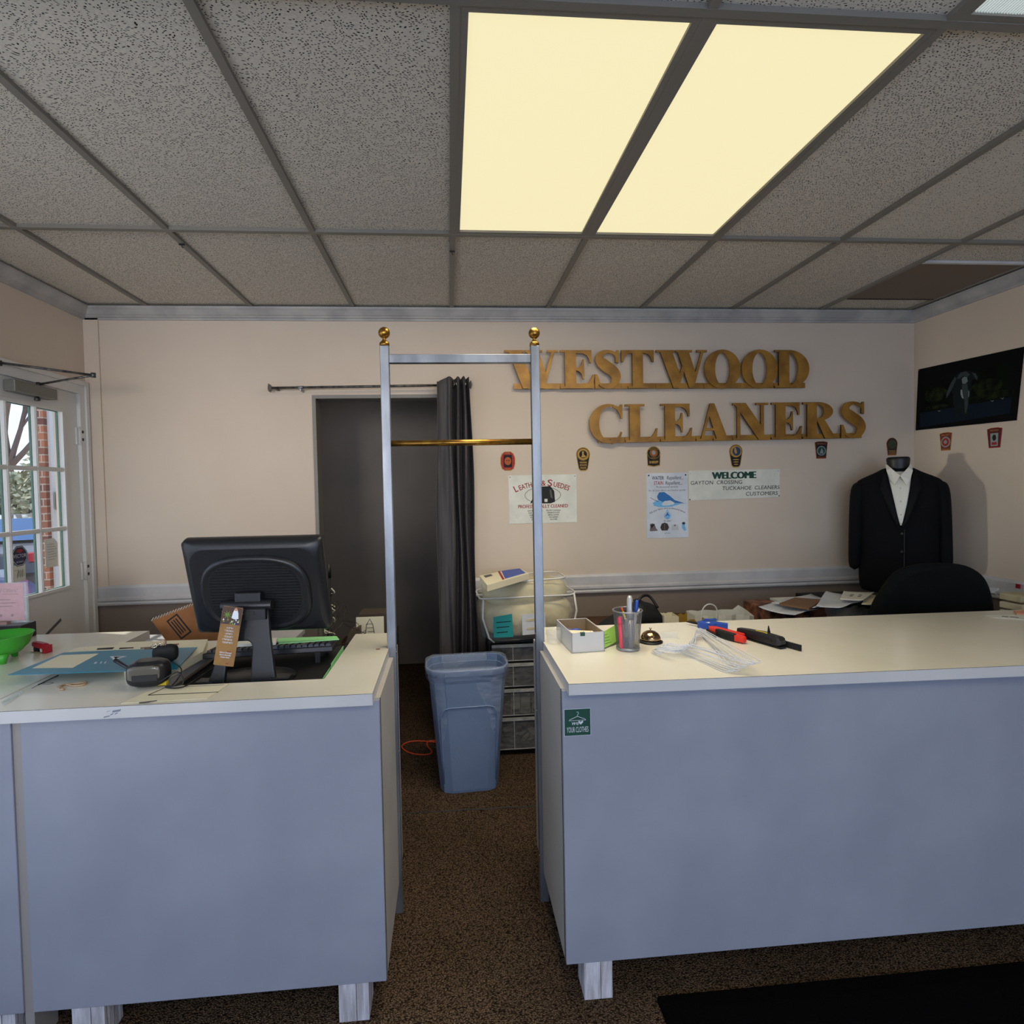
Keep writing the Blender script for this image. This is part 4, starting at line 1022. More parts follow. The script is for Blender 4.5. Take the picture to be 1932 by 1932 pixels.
# ------------------------------------------------------------------ cloth badges
def badge(fr, outline, base, rim, draw, label):
    mb = MB(); mb.prism(outline, fr, 0.001, 0.003, rim)
    cu = sum(p[0] for p in outline)/len(outline); cv = sum(p[1] for p in outline)/len(outline)
    mb.flat([(cu+(p[0]-cu)*0.93, cv+(p[1]-cv)*0.94) for p in outline], fr, 0.0034, base)
    draw(mb, fr); o = mb.build('cloth_badge'); tag(o, label, 'badge', 'cloth badges pinned to the walls'); return o
def ring(mb, fr, cu, cv, ru, rv, M, d=0.004, r=0.0012): mb.tube([fr[0]+fr[1]*p[0]+fr[2]*p[1]+fr[3]*d for p in ell(cu, cv, ru, rv, 26)], r, M, 4, closed=True)
keyhole = [(0.046*math.cos(a_), 0.030+0.046*math.sin(a_)) for a_ in [-0.25+(PI+0.5)*i/18 for i in range(19)]] + [(-0.030, -0.066), (-0.018, -0.078), (0.018, -0.078), (0.030, -0.066)]
shield = [(-0.046, 0.056), (-0.02, 0.062), (0.02, 0.062), (0.046, 0.056), (0.042, 0.02), (0.034, -0.055), (-0.034, -0.055), (-0.042, 0.02)]
m_bk = mat('badge_black', c(24, 22, 20), 0.8); m_bs = mat('badge_silver', c(140, 150, 146), 0.7); m_bb = mat('badge_blue', c(40, 60, 100), 0.7)
def d_fire(mb, fr):
    mb.flat([(-0.026, 0.04), (0.026, 0.04), (0.028, 0.0), (0.026, -0.04), (-0.026, -0.04), (-0.028, 0)], fr, 0.004, m_bk)
    mb.flat(ell(0, 0, 0.022, 0.026), fr, 0.0045, m_badgebrown); mb.flat(ell(-0.007, 0.004, 0.004, 0.004, 8), fr, 0.005, m_bk); mb.flat(ell(0.007, 0.004, 0.004, 0.004, 8), fr, 0.005, m_bk)
    mb.text('FIRE', fr, 0, 0.046, 0.012, m_badgegold, 0.0045, fit=0.03); mb.text('RESCUE', fr, 0, -0.055, 0.010, m_badgegold, 0.0045, fit=0.034)
fr, w_, h_ = wallframe(944, 851, 972, 889)
badge(fr, [(-0.038, 0.048), (-0.02, 0.062), (0.02, 0.062), (0.038, 0.048), (0.048, 0.02), (0.048, -0.02), (0.038, -0.05), (0.02, -0.062), (-0.02, -0.062), (-0.038, -0.05), (-0.048, -0.02), (-0.048, 0.02)], m_badgered, m_badgegold, d_fire, 'red oval cloth badge left of the rack post, above the leather poster')
def d_state(mb, fr):
    ring(mb, fr, 0, 0.030, 0.040, 0.040, m_badgegold); mb.flat(ell(0, 0.030, 0.037, 0.037), fr, 0.0038, m_badgegold); mb.flat(ell(0, 0.030, 0.026, 0.026), fr, 0.0042, m_bk)
    mb.flat([(-0.008, 0.05), (0.006, 0.05), (0.004, 0.03), (0.018, 0.018), (0.014, 0.010), (-0.016, 0.010), (-0.006, 0.026)], fr, 0.0046, m_badgegold)
    for i, tx in enumerate(('VIRGINIA', 'STATE', 'POLICE')): mb.text(tx, fr, 0, -0.028-0.018*i, 0.016, m_badgegold, 0.0046, fit=(0.05, 0.046, 0.038)[i], bold=0.0006)
fr, _, _ = wallframe(1086, 842, 1114, 890); badge(fr, keyhole, m_bk, m_badgegold, d_state, 'black and gold keyhole-shaped badge just right of the rack post')
def d_sheriff(mb, fr):
    ring(mb, fr, 0, 0.024, 0.042, 0.040, m_badgegold); ring(mb, fr, 0, 0.024, 0.026, 0.025, m_badgegold)
    mb.flat(ell(0, 0.024, 0.022, 0.021), fr, 0.004, m_badgebrown); mb.flat(ell(0, 0.026, 0.012, 0.014), fr, 0.0044, m_bs)
    mb.text('GOOCHLAND', fr, 0, 0.052, 0.013, m_badgegold, 0.0044, fit=0.06, arc=0.04); mb.text('COUNTY', fr, 0, -0.012, 0.012, m_badgegold, 0.0044, fit=0.04)
    mb.text('SHERIFF', fr, 0, -0.044, 0.022, m_badgegold, 0.0044, fit=0.062, bold=0.001)
fr, _, _ = wallframe(1219, 840, 1247, 883)
badge(fr, [(0.046*math.cos(a_), 0.022+0.046*math.sin(a_)) for a_ in [-0.15+(PI+0.3)*i/16 for i in range(17)]] + [(-0.042, -0.060), (0, -0.068), (0.042, -0.060)], m_bk, m_badgegold, d_sheriff, 'black round-topped sheriff badge above the drop poster')
def d_key2(mb, fr):
    mb.flat(ell(0, 0.030, 0.040, 0.040), fr, 0.0038, m_badgegold); mb.flat(ell(0.004, 0.030, 0.028, 0.030), fr, 0.0042, m_bb); mb.flat([(-0.01, 0.06), (0.0, 0.05), (0.008, 0.02), (-0.004, 0.012), (-0.012, 0.03)], fr, 0.0046, m_badgegold)
    for i in range(3): mb.flat(ell(0, -0.025-0.016*i, 0.022-0.003*i, 0.004, 12), fr, 0.0042, m_badgegold)
fr, _, _ = wallframe(1374, 837, 1402, 883); badge(fr, keyhole, m_bk, m_badgegold, d_key2, 'black and gold teardrop badge above the welcome banner')
def d_pol(mb, fr):
    mb.flat(ell(0, -0.002, 0.032, 0.032), fr, 0.004, m_bs); mb.flat(ell(0, -0.002, 0.026, 0.026), fr, 0.0044, m_green); mb.flat([(-0.012, -0.02), (0.002, 0.018), (0.01, 0.0), (0.014, -0.02)], fr, 0.0048, m_bs)
    mb.text('HENRICO', fr, 0, 0.040, 0.016, m_badgebrown, 0.0044, fit=0.066); mb.text('POLICE', fr, 0, -0.050, 0.015, m_badgebrown, 0.0044, fit=0.05)
fr, _, _ = wallframe(1535, 834, 1563, 866); badge(fr, shield, m_bk, m_badgebrown, d_pol, 'dark shield badge with pale round centre under the lower brass word')
def d_brn(mb, fr):
    mb.flat(ell(0, 0.016, 0.030, 0.030), fr, 0.004, mat('badge_olive', c(70, 62, 44), 0.8)); mb.flat(ell(0, 0.018, 0.010, 0.010), fr, 0.0044, m_green)
    for i in range(3): mb.flat(rect(-0.024, -0.030-0.010*i, 0.024, -0.026-0.010*i), fr, 0.0044, m_badgegold)
fr, _, _ = wallframe(1669, 826, 1696, 860)
badge(fr, [(0.040*math.cos(a_), 0.020+0.042*math.sin(a_)) for a_ in [PI*i/14 for i in range(15)]] + [(-0.030, -0.058), (0.030, -0.058)], mat('badge_brown', c(52, 40, 28), 0.8), m_badgebrown, d_brn, 'brown round-topped badge right above the suited mannequin')
def rwframe(px, py, X=XR):
    p_ = atx(px, py, X); return frame((X, p_.y, p_.z), -YV, ZV)      # normal = -Y x Z = -X into the room
def d_f1(mb, fr):
    mb.flat(ell(0, 0.0, 0.034, 0.034), fr, 0.004, m_bs); mb.flat(ell(0, 0.0, 0.026, 0.026), fr, 0.0044, m_badgered); mb.flat(ell(0, 0.0, 0.012, 0.012), fr, 0.0048, m_bs)
    mb.text('FIRE DEPT', fr, 0, 0.040, 0.014, m_badgegold, 0.0044, fit=0.06); mb.text('RESCUE', fr, 0, -0.050, 0.013, m_badgegold, 0.0044, fit=0.05)
badge(rwframe(1785, 834), shield, mat('badge_deepred', c(120, 40, 30), 0.8), m_badgegold, d_f1, 'red shield badge with gold border on the right wall, nearer the corner')
def d_f2(mb, fr):
    mb.flat([(-0.024, 0.03), (0.024, 0.03), (0.022, -0.045), (-0.022, -0.045)], fr, 0.004, m_bs); mb.flat(ell(0, 0.004, 0.012, 0.018), fr, 0.0044, m_bk); mb.flat(rect(-0.016, -0.038, 0.016, -0.022), fr, 0.0044, m_badgered)
    mb.text('MEDFORD', fr, 0, 0.042, 0.013, m_badgegold, 0.0044, fit=0.05)
badge(rwframe(1877, 827), shield, mat('badge_maroon', c(92, 24, 24), 0.8), m_badgered, d_f2, 'maroon shield badge with silver centre on the right wall, further from the corner')

# ------------------------------------------------------------------ elephant picture on the right wall
pts = [atx(1729, 812, XR), atx(1919, 793, XR), atx(1934, 654, XR), atx(1734, 697, XR)]
O = sum((Vector(p) for p in pts), Vector())/4; fr = frame((XR, O.y, O.z), -YV, ZV)
out = [((-(p.y-O.y)), p.z-O.z) for p in pts]
b = MB(); mb_ = mat('night_painting', c(5, 6, 6), 0.85, spec=0.15)
b.prism(out, fr, 0.002, 0.006, mb_)
W2 = (out[1][0]-out[0][0])/2
dk = [mat('paint_water', c(12, 24, 38), 0.8, spec=0.15), mat('paint_bush', c(34, 40, 18), 0.9, var=c(8, 10, 6), vscale=22, spec=0.1), mat('paint_grey1', c(58, 66, 66), 0.9, spec=0.1), mat('paint_grey2', c(112, 122, 122), 0.9, spec=0.1), mat('paint_grey3', c(28, 33, 34), 0.9, spec=0.1), mat('paint_far', c(14, 20, 14), 0.9, var=c(6, 8, 6), vscale=9, spec=0.1)]
b.flat([(-W2+0.03, 0.10), (W2-0.05, 0.13), (W2-0.05, -0.08), (-W2+0.03, -0.08)], fr, 0.0063, dk[5])
b.flat([(-W2+0.02, -0.085), (W2-0.04, -0.075), (W2-0.05, -0.165), (-W2+0.02, -0.18)], fr, 0.0066, dk[0])
for n_, (u, v, r_, s_) in enumerate(((0.15, 0.01, 0.10, 0.045), (0.19, -0.045, 0.13, 0.022), (-0.20, 0.02, 0.09, 0.045), (0.09, -0.05, 0.10, 0.016), (-0.2, -0.06, 0.10, 0.012))): b.flat(ell(u, v, r_, s_, 24), fr, 0.0069+0.0001*n_, dk[1])
el = [(-0.055, -0.150), (-0.066, -0.060), (-0.072, 0.0), (-0.085, 0.03), (-0.105, 0.0), (-0.118, -0.02), (-0.120, 0.01), (-0.100, 0.05), (-0.082, 0.085), (-0.055, 0.115), (-0.02, 0.130), (0.02, 0.132), (0.05, 0.120), (0.085, 0.105), (0.10, 0.075), (0.095, 0.055), (0.07, 0.07), (0.055, 0.06), (0.052, 0.0), (0.040, -0.05), (0.038, -0.145), (0.0, -0.155), (-0.012, -0.10), (-0.028, -0.15)]
b.flat(el, fr, 0.0076, dk[4])
b.flat([(-0.120, -0.015), (-0.115, 0.02), (-0.090, 0.07), (-0.058, 0.108), (-0.045, 0.095), (-0.070, 0.05), (-0.095, 0.01)], fr, 0.0079, dk[2])
b.flat([(-0.045, 0.095), (-0.02, 0.125), (0.018, 0.128), (0.045, 0.105), (0.03, 0.09), (0.0, 0.105), (-0.025, 0.09)], fr, 0.0081, dk[2])
b.flat([(-0.010, 0.085), (0.006, 0.098), (0.026, 0.09), (0.032, 0.065), (0.018, 0.052), (-0.004, 0.055)], fr, 0.0083, dk[3])
b.flat([(-0.008, 0.05), (0.028, 0.05), (0.036, 0.0), (0.034, -0.08), (0.022, -0.13), (0.012, -0.12), (0.010, -0.05), (-0.006, 0.0)], fr, 0.0083, dk[2])
b.flat([(-0.016, 0.02), (-0.006, 0.02), (0.0, -0.02), (0.006, -0.038), (-0.008, -0.030), (-0.016, -0.005)], fr, 0.0086, m_bs); b.flat([(0.036, 0.01), (0.043, 0.0), (0.042, -0.03), (0.036, -0.035)], fr, 0.0086, dk[3])
b.flat([(0.06, 0.112), (0.085, 0.10), (0.097, 0.075), (0.09, 0.062), (0.075, 0.085)], fr, 0.0086, dk[2])
for u, v in ((-0.17, -0.09), (0.19, -0.08), (0.25, -0.075)): b.flat([(u-0.014, v+0.008), (u, v), (u+0.012, v+0.006), (u+0.001, v-0.004)], fr, 0.0088, m_bs)
b.lathe([(0.003, 0), (0.003, 0.003), (0, 0.004)], fr[0]+fr[1]*(out[3][0]+0.008)+fr[2]*(out[3][1]-0.008)+fr[3]*0.006, m_redp, 8, False, Matrix.Rotation(-PI/2, 3, 'Y'))
tag(b.build('elephant_picture'), 'dark canvas painting of an elephant pinned to the right wall', 'painting')

# ------------------------------------------------------------------ curtain and rod
t = empty('curtain_rod', (-0.45, 3.57, 2.26), 'thin telescopic curtain rod above the dark opening', 'curtain rod')
a_ = aty(513, 732, 3.57); e_ = aty(884, 726, 3.57)
b = MB(); b.tube([a_, Vector((e_.x, 3.57, e_.z))], 0.0075, m_steel_dark, 12); b.build('rod', t)
b = MB(); p = aty(567, 731, 3.57); b.tube([p-XV*0.015, p+XV*0.015], 0.0095, m_silver, 12)
b.box((p.x-0.004, 3.565, p.z-0.02), (p.x+0.004, YB, p.z-0.006), m_silver); b.build('joint_collar', t)
for p, s in ((a_, -1), (e_, 1)):
    b = MB(); q = Vector((p.x, 3.57, p.z)); b.loft([[q+Vector((s*k, sg[0]*r_, sg[1]*r_)) for sg in ((-1, -1), (1, -1), (1, 1), (-1, 1))] for k, r_ in ((0, 0.008), (0.014, 0.024), (0.024, 0.006))], mat('finial_grey', c(110, 104, 98), 0.5), False); b.build('rod_finial', t)
b = MB(); q = Vector((e_.x-0.02, 3.57, e_.z)); b.box((q.x-0.006, 3.575, q.z-0.008), (q.x+0.006, YB, q.z+0.008), m_steel_dark); b.build('wall_bracket', t); b = MB()
q = Vector((a_.x+0.02, 3.57, a_.z)); b.box((q.x-0.006, 3.575, q.z-0.008), (q.x+0.006, YB, q.z+0.008), m_steel_dark); b.build('wall_bracket', t)
# curtain: folded sheet
t = empty('curtain', (0.04, 3.57, 0.05), 'grey eyelet curtain pushed to the right side of the opening', 'curtain')
prof = [(-0.065, 3.50), (-0.058, 3.53), (-0.03, 3.525), (0.0, 3.52), (0.018, 3.50), (0.030, 3.555), (0.040, 3.61), (0.052, 3.555), (0.060, 3.50), (0.070, 3.55), (0.080, 3.61), (0.090, 3.55), (0.100, 3.50), (0.110, 3.55), (0.118, 3.61), (0.132, 3.57), (0.140, 3.53)]
rows = []
for i in range(31):
    z = 0.04+(2.30-0.04)*i/30; k = 1-i/30
    row = []
    for x, y in catmull([(p[0], p[1], 0) for p in prof], 3) and [(p.x, p.y) for p in catmull([(p[0], p[1], 0) for p in prof], 3)]:
        xx = x + (x-0.05)*0.18*math.sin(min(1, k*1.2)*PI/2) + 0.006*math.sin(5*z+x*40)
        zz = z
        if i == 30: zz = 2.30 - max(0, (0.012-x))*0.42
        if x < 0.012 and i > 27: zz = min(z, 2.30-max(0, (0.012-x))*0.42)
        row.append(Vector((xx, y+0.008*math.sin(3*z+x*30), zz)))
    rows.append(row)
b = MB(); b.loft(rows, m_curtain, True, False, False); b.build('panel', t, solid=0.003)
for i, x in enumerate((-0.005, 0.03, 0.062, 0.10)):
    b = MB(); q = Vector((x+0.004, 3.57, 2.262)); R3 = Matrix.Rotation(0.5 if i % 2 else -0.5, 3, 'Z')
    b.tube([q + R3 @ Vector((0, 0.021*math.cos(2*PI*j/18), 0.021*math.sin(2*PI*j/18))) for j in range(18)], 0.0035, m_chrome, 6, closed=True); b.build('eyelet', t)

# ================================================================== FLOOR THINGS
# waste bin
def rr3(w, d, ch, z, cx=0, cy=0, n=3):
    """chamfered-corner ring, w x d, corner cut ch"""
    pts = rrect(-w/2, -d/2, w/2, d/2, ch, n)
    return [Vector((cx+p[0], cy+p[1], z)) for p in pts]
t = empty('waste_bin', (0.083, 3.055, 0), 'grey blue plastic waste bin with clear liner in the walkway', 'bin', rot=(0, 0, math.radians(3)))
t.scale = (1.07, 1.0, 1.02); t.location.x = 0.070
H_ = 0.655
b = MB()
R0 = [(0.285, 0.20, 0.055, 0.0), (0.292, 0.205, 0.06, 0.015), (0.378, 0.262, 0.078, 0.565), (0.386, 0.268, 0.08, 0.618), (0.404, 0.286, 0.088, 0.620), (0.412, 0.294, 0.09, 0.65), (0.408, 0.290, 0.09, H_), (0.396, 0.278, 0.085, H_), (0.392, 0.274, 0.084, 0.60), (0.36, 0.25, 0.076, 0.56), (0.28, 0.19, 0.05, 0.02)]
b.loft([rr3(w, d, ch, z, n=2) for w, d, ch, z in R0], m_binblue, False, True); b.build('body', t, local=True, bevel=0.002)
b = MB()   # raised U panel on the front
fr = frame((0, -0.132, 0.0), XV, ZV)
Upts = [(-0.128, 0.06), (-0.132, 0.2), (-0.138, 0.38), (-0.138, 0.425), (-0.120, 0.452), (-0.09, 0.458), (0.09, 0.458), (0.120, 0.452), (0.138, 0.425), (0.138, 0.38), (0.132, 0.2), (0.128, 0.06)]
slope = lambda v: -(0.1035+(0.131-0.1035)*(v-0.015)/0.55)
b.tube([Vector((u, slope(v)-0.001, v)) for u, v in Upts], 0.0035, m_binblue, 6); b.build('front_ridge', t, local=True)
b = MB(); L_ = []
for w, d, ch, z in ((0.388, 0.272, 0.08, 0.585), (0.414, 0.296, 0.09, 0.617), (0.418, 0.300, 0.083, 0.645), (0.416, 0.298, 0.083, 0.663), (0.392, 0.274, 0.075, 0.661), (0.385, 0.268, 0.072, 0.60), (0.34, 0.24, 0.07, 0.35), (0.27, 0.18, 0.05, 0.1)):
    rg = rr3(w, d, ch, z, n=6)
    L_.append([p + Vector((0.005*mnoise.noise(p*31+Vector((k, 0, 0))), 0.005*mnoise.noise(p*29+Vector((0, k, 0))), 0.006*mnoise.noise(p*35))) for k, p in enumerate(rg)])
b.loft(L_, m_liner, True, False); b.build('liner', t, local=True)
# orange cord
b = MB(); pts = [atz(x, y, 0.006) for x, y in ((840, 1402), (790, 1398), (768, 1401), (758, 1409), (772, 1420), (800, 1424), (815, 1419), (806, 1406), (812, 1398), (850, 1396))]
b.tube(catmull(pts, 6), 0.0045, m_orange, 8); tag(b.build('extension_cord'), 'orange cord curled on the carpet left of the bin', 'cord')
# wooden board beyond
p0 = atz(757, 1258, 0)
b = MB(); b.box((p0.x-0.09, 5.02, 0), (p0.x-0.02, 5.05, 0.26), m_wood); b.box((p0.x-0.5, 5.0, 0.26), (p0.x-0.02, 5.2, 0.285), m_wood); b.box((p0.x-0.5, 5.02, 0), (p0.x-0.43, 5.05, 0.26), m_wood); tag(b.build('wooden_stool', bevel=0.003), 'low brown wooden stool in the dark back room', 'stool')

# drawer tower
t = empty('drawer_tower', (0.46, 3.47, 0), 'black drawer tower with clear drawers behind the bin', 'drawer unit')
x0, x1, y0, y1 = 0.225, 0.665, 3.33, 3.60
b = MB()
levels = [(0.575, 0.675), (0.42, 0.56), (0.245, 0.405), (0.04, 0.232)]
b.box((x0-0.015, y0+0.012, 0.0), (x0, y1, 0.69), m_black); b.box((x1, y0+0.012, 0.0), (x1+0.015, y1, 0.69), m_black)
b.box((x0-0.015, y1-0.008, 0.0), (x1+0.015, y1, 0.69), m_black); b.box((x0-0.02, y0-0.005, 0.685), (x1+0.02, y1+0.005, 0.708), m_black)
for za, zb in levels: b.box((x0, y0+0.012, za-0.013), (x1, y1-0.008, za-0.003), m_black)
b.build('cabinet_frame', t, bevel=0.003)
for i, (za, zb) in enumerate(levels):
    b = MB(); b.box((x0+0.004, y0, za), (x1-0.004, y0+0.012, zb), m_drawerp); b.box((x0+0.004, y0-0.006, zb-0.018), (x1-0.004, y0, zb), m_drawer_lip); b.box((x0+0.004, y0-0.002, za), (x1-0.004, y0, za+0.004), m_drawer_lip)
    for x in (x0+0.13, x1-0.13): b.box((x-0.002, y0-0.004, za), (x+0.002, y0, zb-0.016), m_drawer_lip)
    b.box((x0+0.01, y0+0.012, za), (x1-0.01, y1-0.02, za+0.004), m_drawerp)
    d = b.build('drawer', t)
    if i == 2:
        for x in (0.30, 0.36, 0.43, 0.52):
            b = MB(); b.box((x+0.04, y0+0.02, za+0.006), (x+0.095, y0+0.03, zb-0.04), m_cream); b.box((x+0.045, y0+0.0192, za+0.012), (x+0.09, y0+0.02, za+0.03), m_ink); b.build('card', d)
    if i == 3:
        b = MB(); r_ = random.Random(4)
        pts = [Vector((0.45+r_.uniform(-0.05, 0.05), y0+0.05+r_.uniform(-0.02, 0.03), za+0.06+r_.uniform(-0.04, 0.05))) for _ in range(16)]
        b.tube(catmull(pts, 5), 0.008, m_cream, 6); b.build('bundle', d)

# bedding bag on the drawers
t = empty('bedding_bag', (0.452, 3.42, 0.716), 'clear zipped bag stuffed with cream bedding on the drawer tower', 'bag', rot=(0, math.radians(-2), math.radians(3)))
def pillow(mb, w, d, h, z0, M, seed=0, amp=0.012, n=26, rows=15, pw=3.0):
    rings = []
    for i in range(rows+1):
        v = -1+2*i/rows; k = (1-abs(v)**3.2)**(1/3.2) if abs(v) < 1 else 0.0
        k = max(k, 0.02); ring_ = []
        for j in range(n):
            a_ = 2*PI*j/n; ca, sa = math.cos(a_), math.sin(a_)
            s_ = (abs(ca)**pw+abs(sa)**pw)**(-1/pw)
            p = Vector((w/2*ca*s_*k, d/2*sa*s_*k, z0+h/2+h/2*v))
            nz = mnoise.noise(p*9+Vector((seed, 0, 0)))*amp + mnoise.noise(p*22+Vector((0, seed, 0)))*amp*0.5
            ring_.append(p+p.normalized()*nz)
        rings.append(ring_)
    mb.loft(rings, M, True, True)
b = MB(); pillow(b, 0.55, 0.31, 0.23, 0.004, m_quilt, 3, 0.02, n=40, rows=22); b.build('folded_quilt', t, local=True, subsurf=1)
b = MB(); pillow(b, 0.51, 0.29, 0.155, 0.185, m_quilt, 8, 0.018, n=40, rows=18); b.build('pillow', t, local=True, subsurf=1)
b = MB(); rg = []
for z, w, d in ((0.0, 0.46, 0.27), (0.03, 0.55, 0.31), (0.14, 0.58, 0.33), (0.235, 0.57, 0.32), (0.30, 0.52, 0.30), (0.345, 0.47, 0.27)):
    rg.append([p+Vector((0.012*mnoise.noise(p*12), 0.012*mnoise.noise(p*13+Vector((5, 0, 0))), 0.006*mnoise.noise(p*9))) for p in rr3(w, d, 0.07, z, n=5)])
b.loft(rg, m_clear, True, True); b.build('plastic_cover', t, local=True)
b = MB()
b.tube([Vector((p.x*1.0, p.y, 0.255+0.008*math.sin(p.x*20))) for p in rr3(0.575, 0.325, 0.06, 0.2, n=5)], 0.005, m_whitecloth, 6, closed=True)
b.tube([Vector((p.x, p.y, 0.345)) for p in rr3(0.475, 0.275, 0.06, 0.2, n=5)], 0.005, m_whitecloth, 6, closed=True)
for s in (-1, 1): b.tube([(s*0.27, -0.15, 0.255), (s*0.28, -0.155, 0.15), (s*0.25, -0.15, 0.03), (s*0.22, -0.14, -0.0)], 0.006, m_whitecloth, 6)
b.build('binding', t, local=True)
fr = frame((0, -0.164, 0), XV, ZV)
b = MB(); b.prism([(-0.225, 0.035), (-0.11, 0.03), (-0.11, 0.165), (-0.22, 0.155)], fr, 0.004, 0.006, m_teal2)
for i in range(3): b.flat(rect(-0.205, 0.06+0.03*i, -0.14+0.01*i, 0.065+0.03*i), fr, 0.0064, m_ink)
b.build('teal_label', t, local=True)
b = MB(); b.prism(rect(-0.055, 0.035, 0.085, 0.155), fr, 0.004, 0.006, m_paper2)
for v in (0.07, 0.12): b.prism(rrect(-0.03, v-0.006, 0.06, v+0.006, 0.005), fr, 0.0062, 0.008, m_quilt)
b.build('handle_patch', t, local=True)
# envelopes on the bag
def slab(name, px, z, th, M, label, cat, marks=None, group=None, parent=None):
    P_ = [atz(x, y, z) for x, y in px]
    t_ = MB(); n = len(P_); vs = [p-ZV*th for p in P_]+P_
    area = sum(P_[i].x*P_[(i+1)%n].y-P_[(i+1)%n].x*P_[i].y for i in range(n))
    if area < 0: P_ = P_[::-1]; vs = [p-ZV*th for p in P_]+P_
    t_.add(vs, [tuple(range(n))[::-1], tuple(range(n, 2*n))]+[(i, (i+1)%n, n+(i+1)%n, n+i) for i in range(n)], M)
    if marks:
        for mpx, MM in marks:
            Q = [atz(x, y, z+0.0004) for x, y in mpx]
            ar = sum(Q[i].x*Q[(i+1)%len(Q)].y-Q[(i+1)%len(Q)].x*Q[i].y for i in range(len(Q)))
            if ar < 0: Q = Q[::-1]
            t_.add(Q, [tuple(range(len(Q)))], MM)
    o = t_.build(name, parent); 
    if parent is None: tag(o, label, cat, group)
    return o
slab('envelope_stack', [(905, 1086), (919, 1104), (998, 1082), (980, 1071)], 1.103, 0.034, m_cream, 'stack of printed envelopes with red and blue bands lying on the bedding bag', 'envelopes',
     [([(939, 1078), (948, 1094), (952, 1093), (943, 1077)], m_red), ([(946, 1077), (953, 1092), (992, 1081), (980, 1072)], m_bluepl), ([(912, 1086), (916, 1090), (930, 1086), (926, 1083)], m_inkgrey)])

# ------------------------------------------------------------------ things behind the left counter
t = empty('coat_stand', (-0.585, 2.74, 0), 'black pole stand hung with cords behind the monitor', 'stand')
b = MB(); b.tube([(-0.585, 2.74, 0.0), (-0.585, 2.74, 1.25)], 0.011, m_blackm, 12); b.tube([(-0.585, 2.74, 1.20), (-0.585, 2.74, 1.262)], 0.014, m_black, 12); b.build('pole', t)
b = MB()
for k in range(4):
    a_ = PI/2*k+0.4; b.tube([(-0.585, 2.74, 0.12), (-0.585+0.11*math.cos(a_), 2.74+0.11*math.sin(a_), 0.012)], 0.009, m_blackm, 8)
b.build('foot', t)
b = MB(); r_ = random.Random(12)
for k in range(9):
    z = 1.16-0.03*k; a0 = r_.uniform(0, 6); pts = [Vector((-0.585+(0.016+0.012*r_.random())*math.cos(a0+j), 2.74+(0.016+0.012*r_.random())*math.sin(a0+j), z-0.012*j+0.02*r_.random())) for j in range(8)]
    b.tube(catmull(pts, 4), 0.003, m_cream if k % 2 else m_blackwire, 5)
b.build('cord_tangle', t)
def hanger_path(n=5):
    P_ = [(-0.2, 0), (0.2, 0), (0.205, 0.012), (0.16, 0.045), (0.03, 0.105), (0.0, 0.115), (-0.03, 0.105), (-0.16, 0.045), (-0.205, 0.012), (-0.2, 0)]
    return P_
def hanger_mesh(M, r=0.0014):
    bb = MB()
    loop = [(-0.195, 0), (0, -0.002), (0.195, 0), (0.208, 0.010), (0.19, 0.030), (0.10, 0.072), (0.025, 0.108), (0.006, 0.122), (0.004, 0.140), (0.0, 0.160), (0.010, 0.178), (0.024, 0.192), (0.022, 0.212), (0.0, 0.224), (-0.020, 0.214), (-0.024, 0.200)]
    bb.tube(catmull([(x, y, 0) for x, y in loop], 4), r, M, 6)
    loop2 = [(-0.195, 0), (-0.208, 0.010), (-0.19, 0.030), (-0.10, 0.072), (-0.025, 0.108), (-0.004, 0.122), (0.005, 0.130), (-0.004, 0.140), (0.005, 0.150)]
    bb.tube(catmull([(x, y, 0.0) for x, y in loop2], 4), r, M, 6)
    return bb
hb = hanger_mesh(m_blackwire, 0.0018)
for i, (z, rz, tilt) in enumerate(((1.10, 0.5, 0.15), (1.08, 0.15, -0.1))):
    o = hb.build('wire_hanger') if i == 0 else o.copy()
    if i: COL.objects.link(o)
    o.location = (-0.585+0.05+0.02*i, 2.70-0.02*i, z-0.185)
    o.scale = (0.8, 0.8, 0.8); o.rotation_euler = (PI/2, math.radians(-6+10*i), math.radians(66-8*i))
    tag(o, ['dark wire hanger hooked on the pole stand, upper one', 'dark wire hanger hooked on the pole stand, lower one'][i], 'hanger', 'dark hangers on the pole stand')
# small storage stack with the sketch on it
t = empty('side_table', (-0.42, 3.05, 0), 'low dark table behind the left counter carrying the drawing', 'table')
b = MB(); b.box((-0.53, 2.86, 0.80), (-0.31, 3.26, 0.83), m_blackm); b.build('table_top', t, bevel=0.002)
for x in (-0.52, -0.34):
    for y in (2.87, 3.22): b = MB(); b.box((x, y, 0), (x+0.03, y+0.03, 0.80), m_blackm); b.build('leg', t)
b = MB(); a_ = aty(672, 1165, 2.98); e_ = aty(724, 1165, 2.98)
b.box((a_.x, 2.975, 0.83), (e_.x, 2.985, a_.z), m_cream); fr = frame((0, 2.975, 0), XV, ZV); cx = (a_.x+e_.x)/2; zt = a_.z
b.tube([Vector((cx+x, 2.974, zt+z)) for x, z in ((-0.03, -0.13), (-0.018, -0.04), (0.0, -0.008), (0.015, -0.04), (0.028, -0.13))], 0.0018, m_inkgrey, 5)
for k in range(4): b.tube([Vector((cx-0.02+0.004*k+x, 2.974, zt-0.035-0.02*k+0.3*x*x)) for x in (0, 0.015, 0.03)], 0.0012, m_inkgrey, 4)
for k in range(3): b.tube([Vector((cx-0.065+x, 2.974, zt-0.10-0.012*k+x*0.8)) for x in (0, 0.02, 0.045)], 0.0012, m_inkgrey, 4)
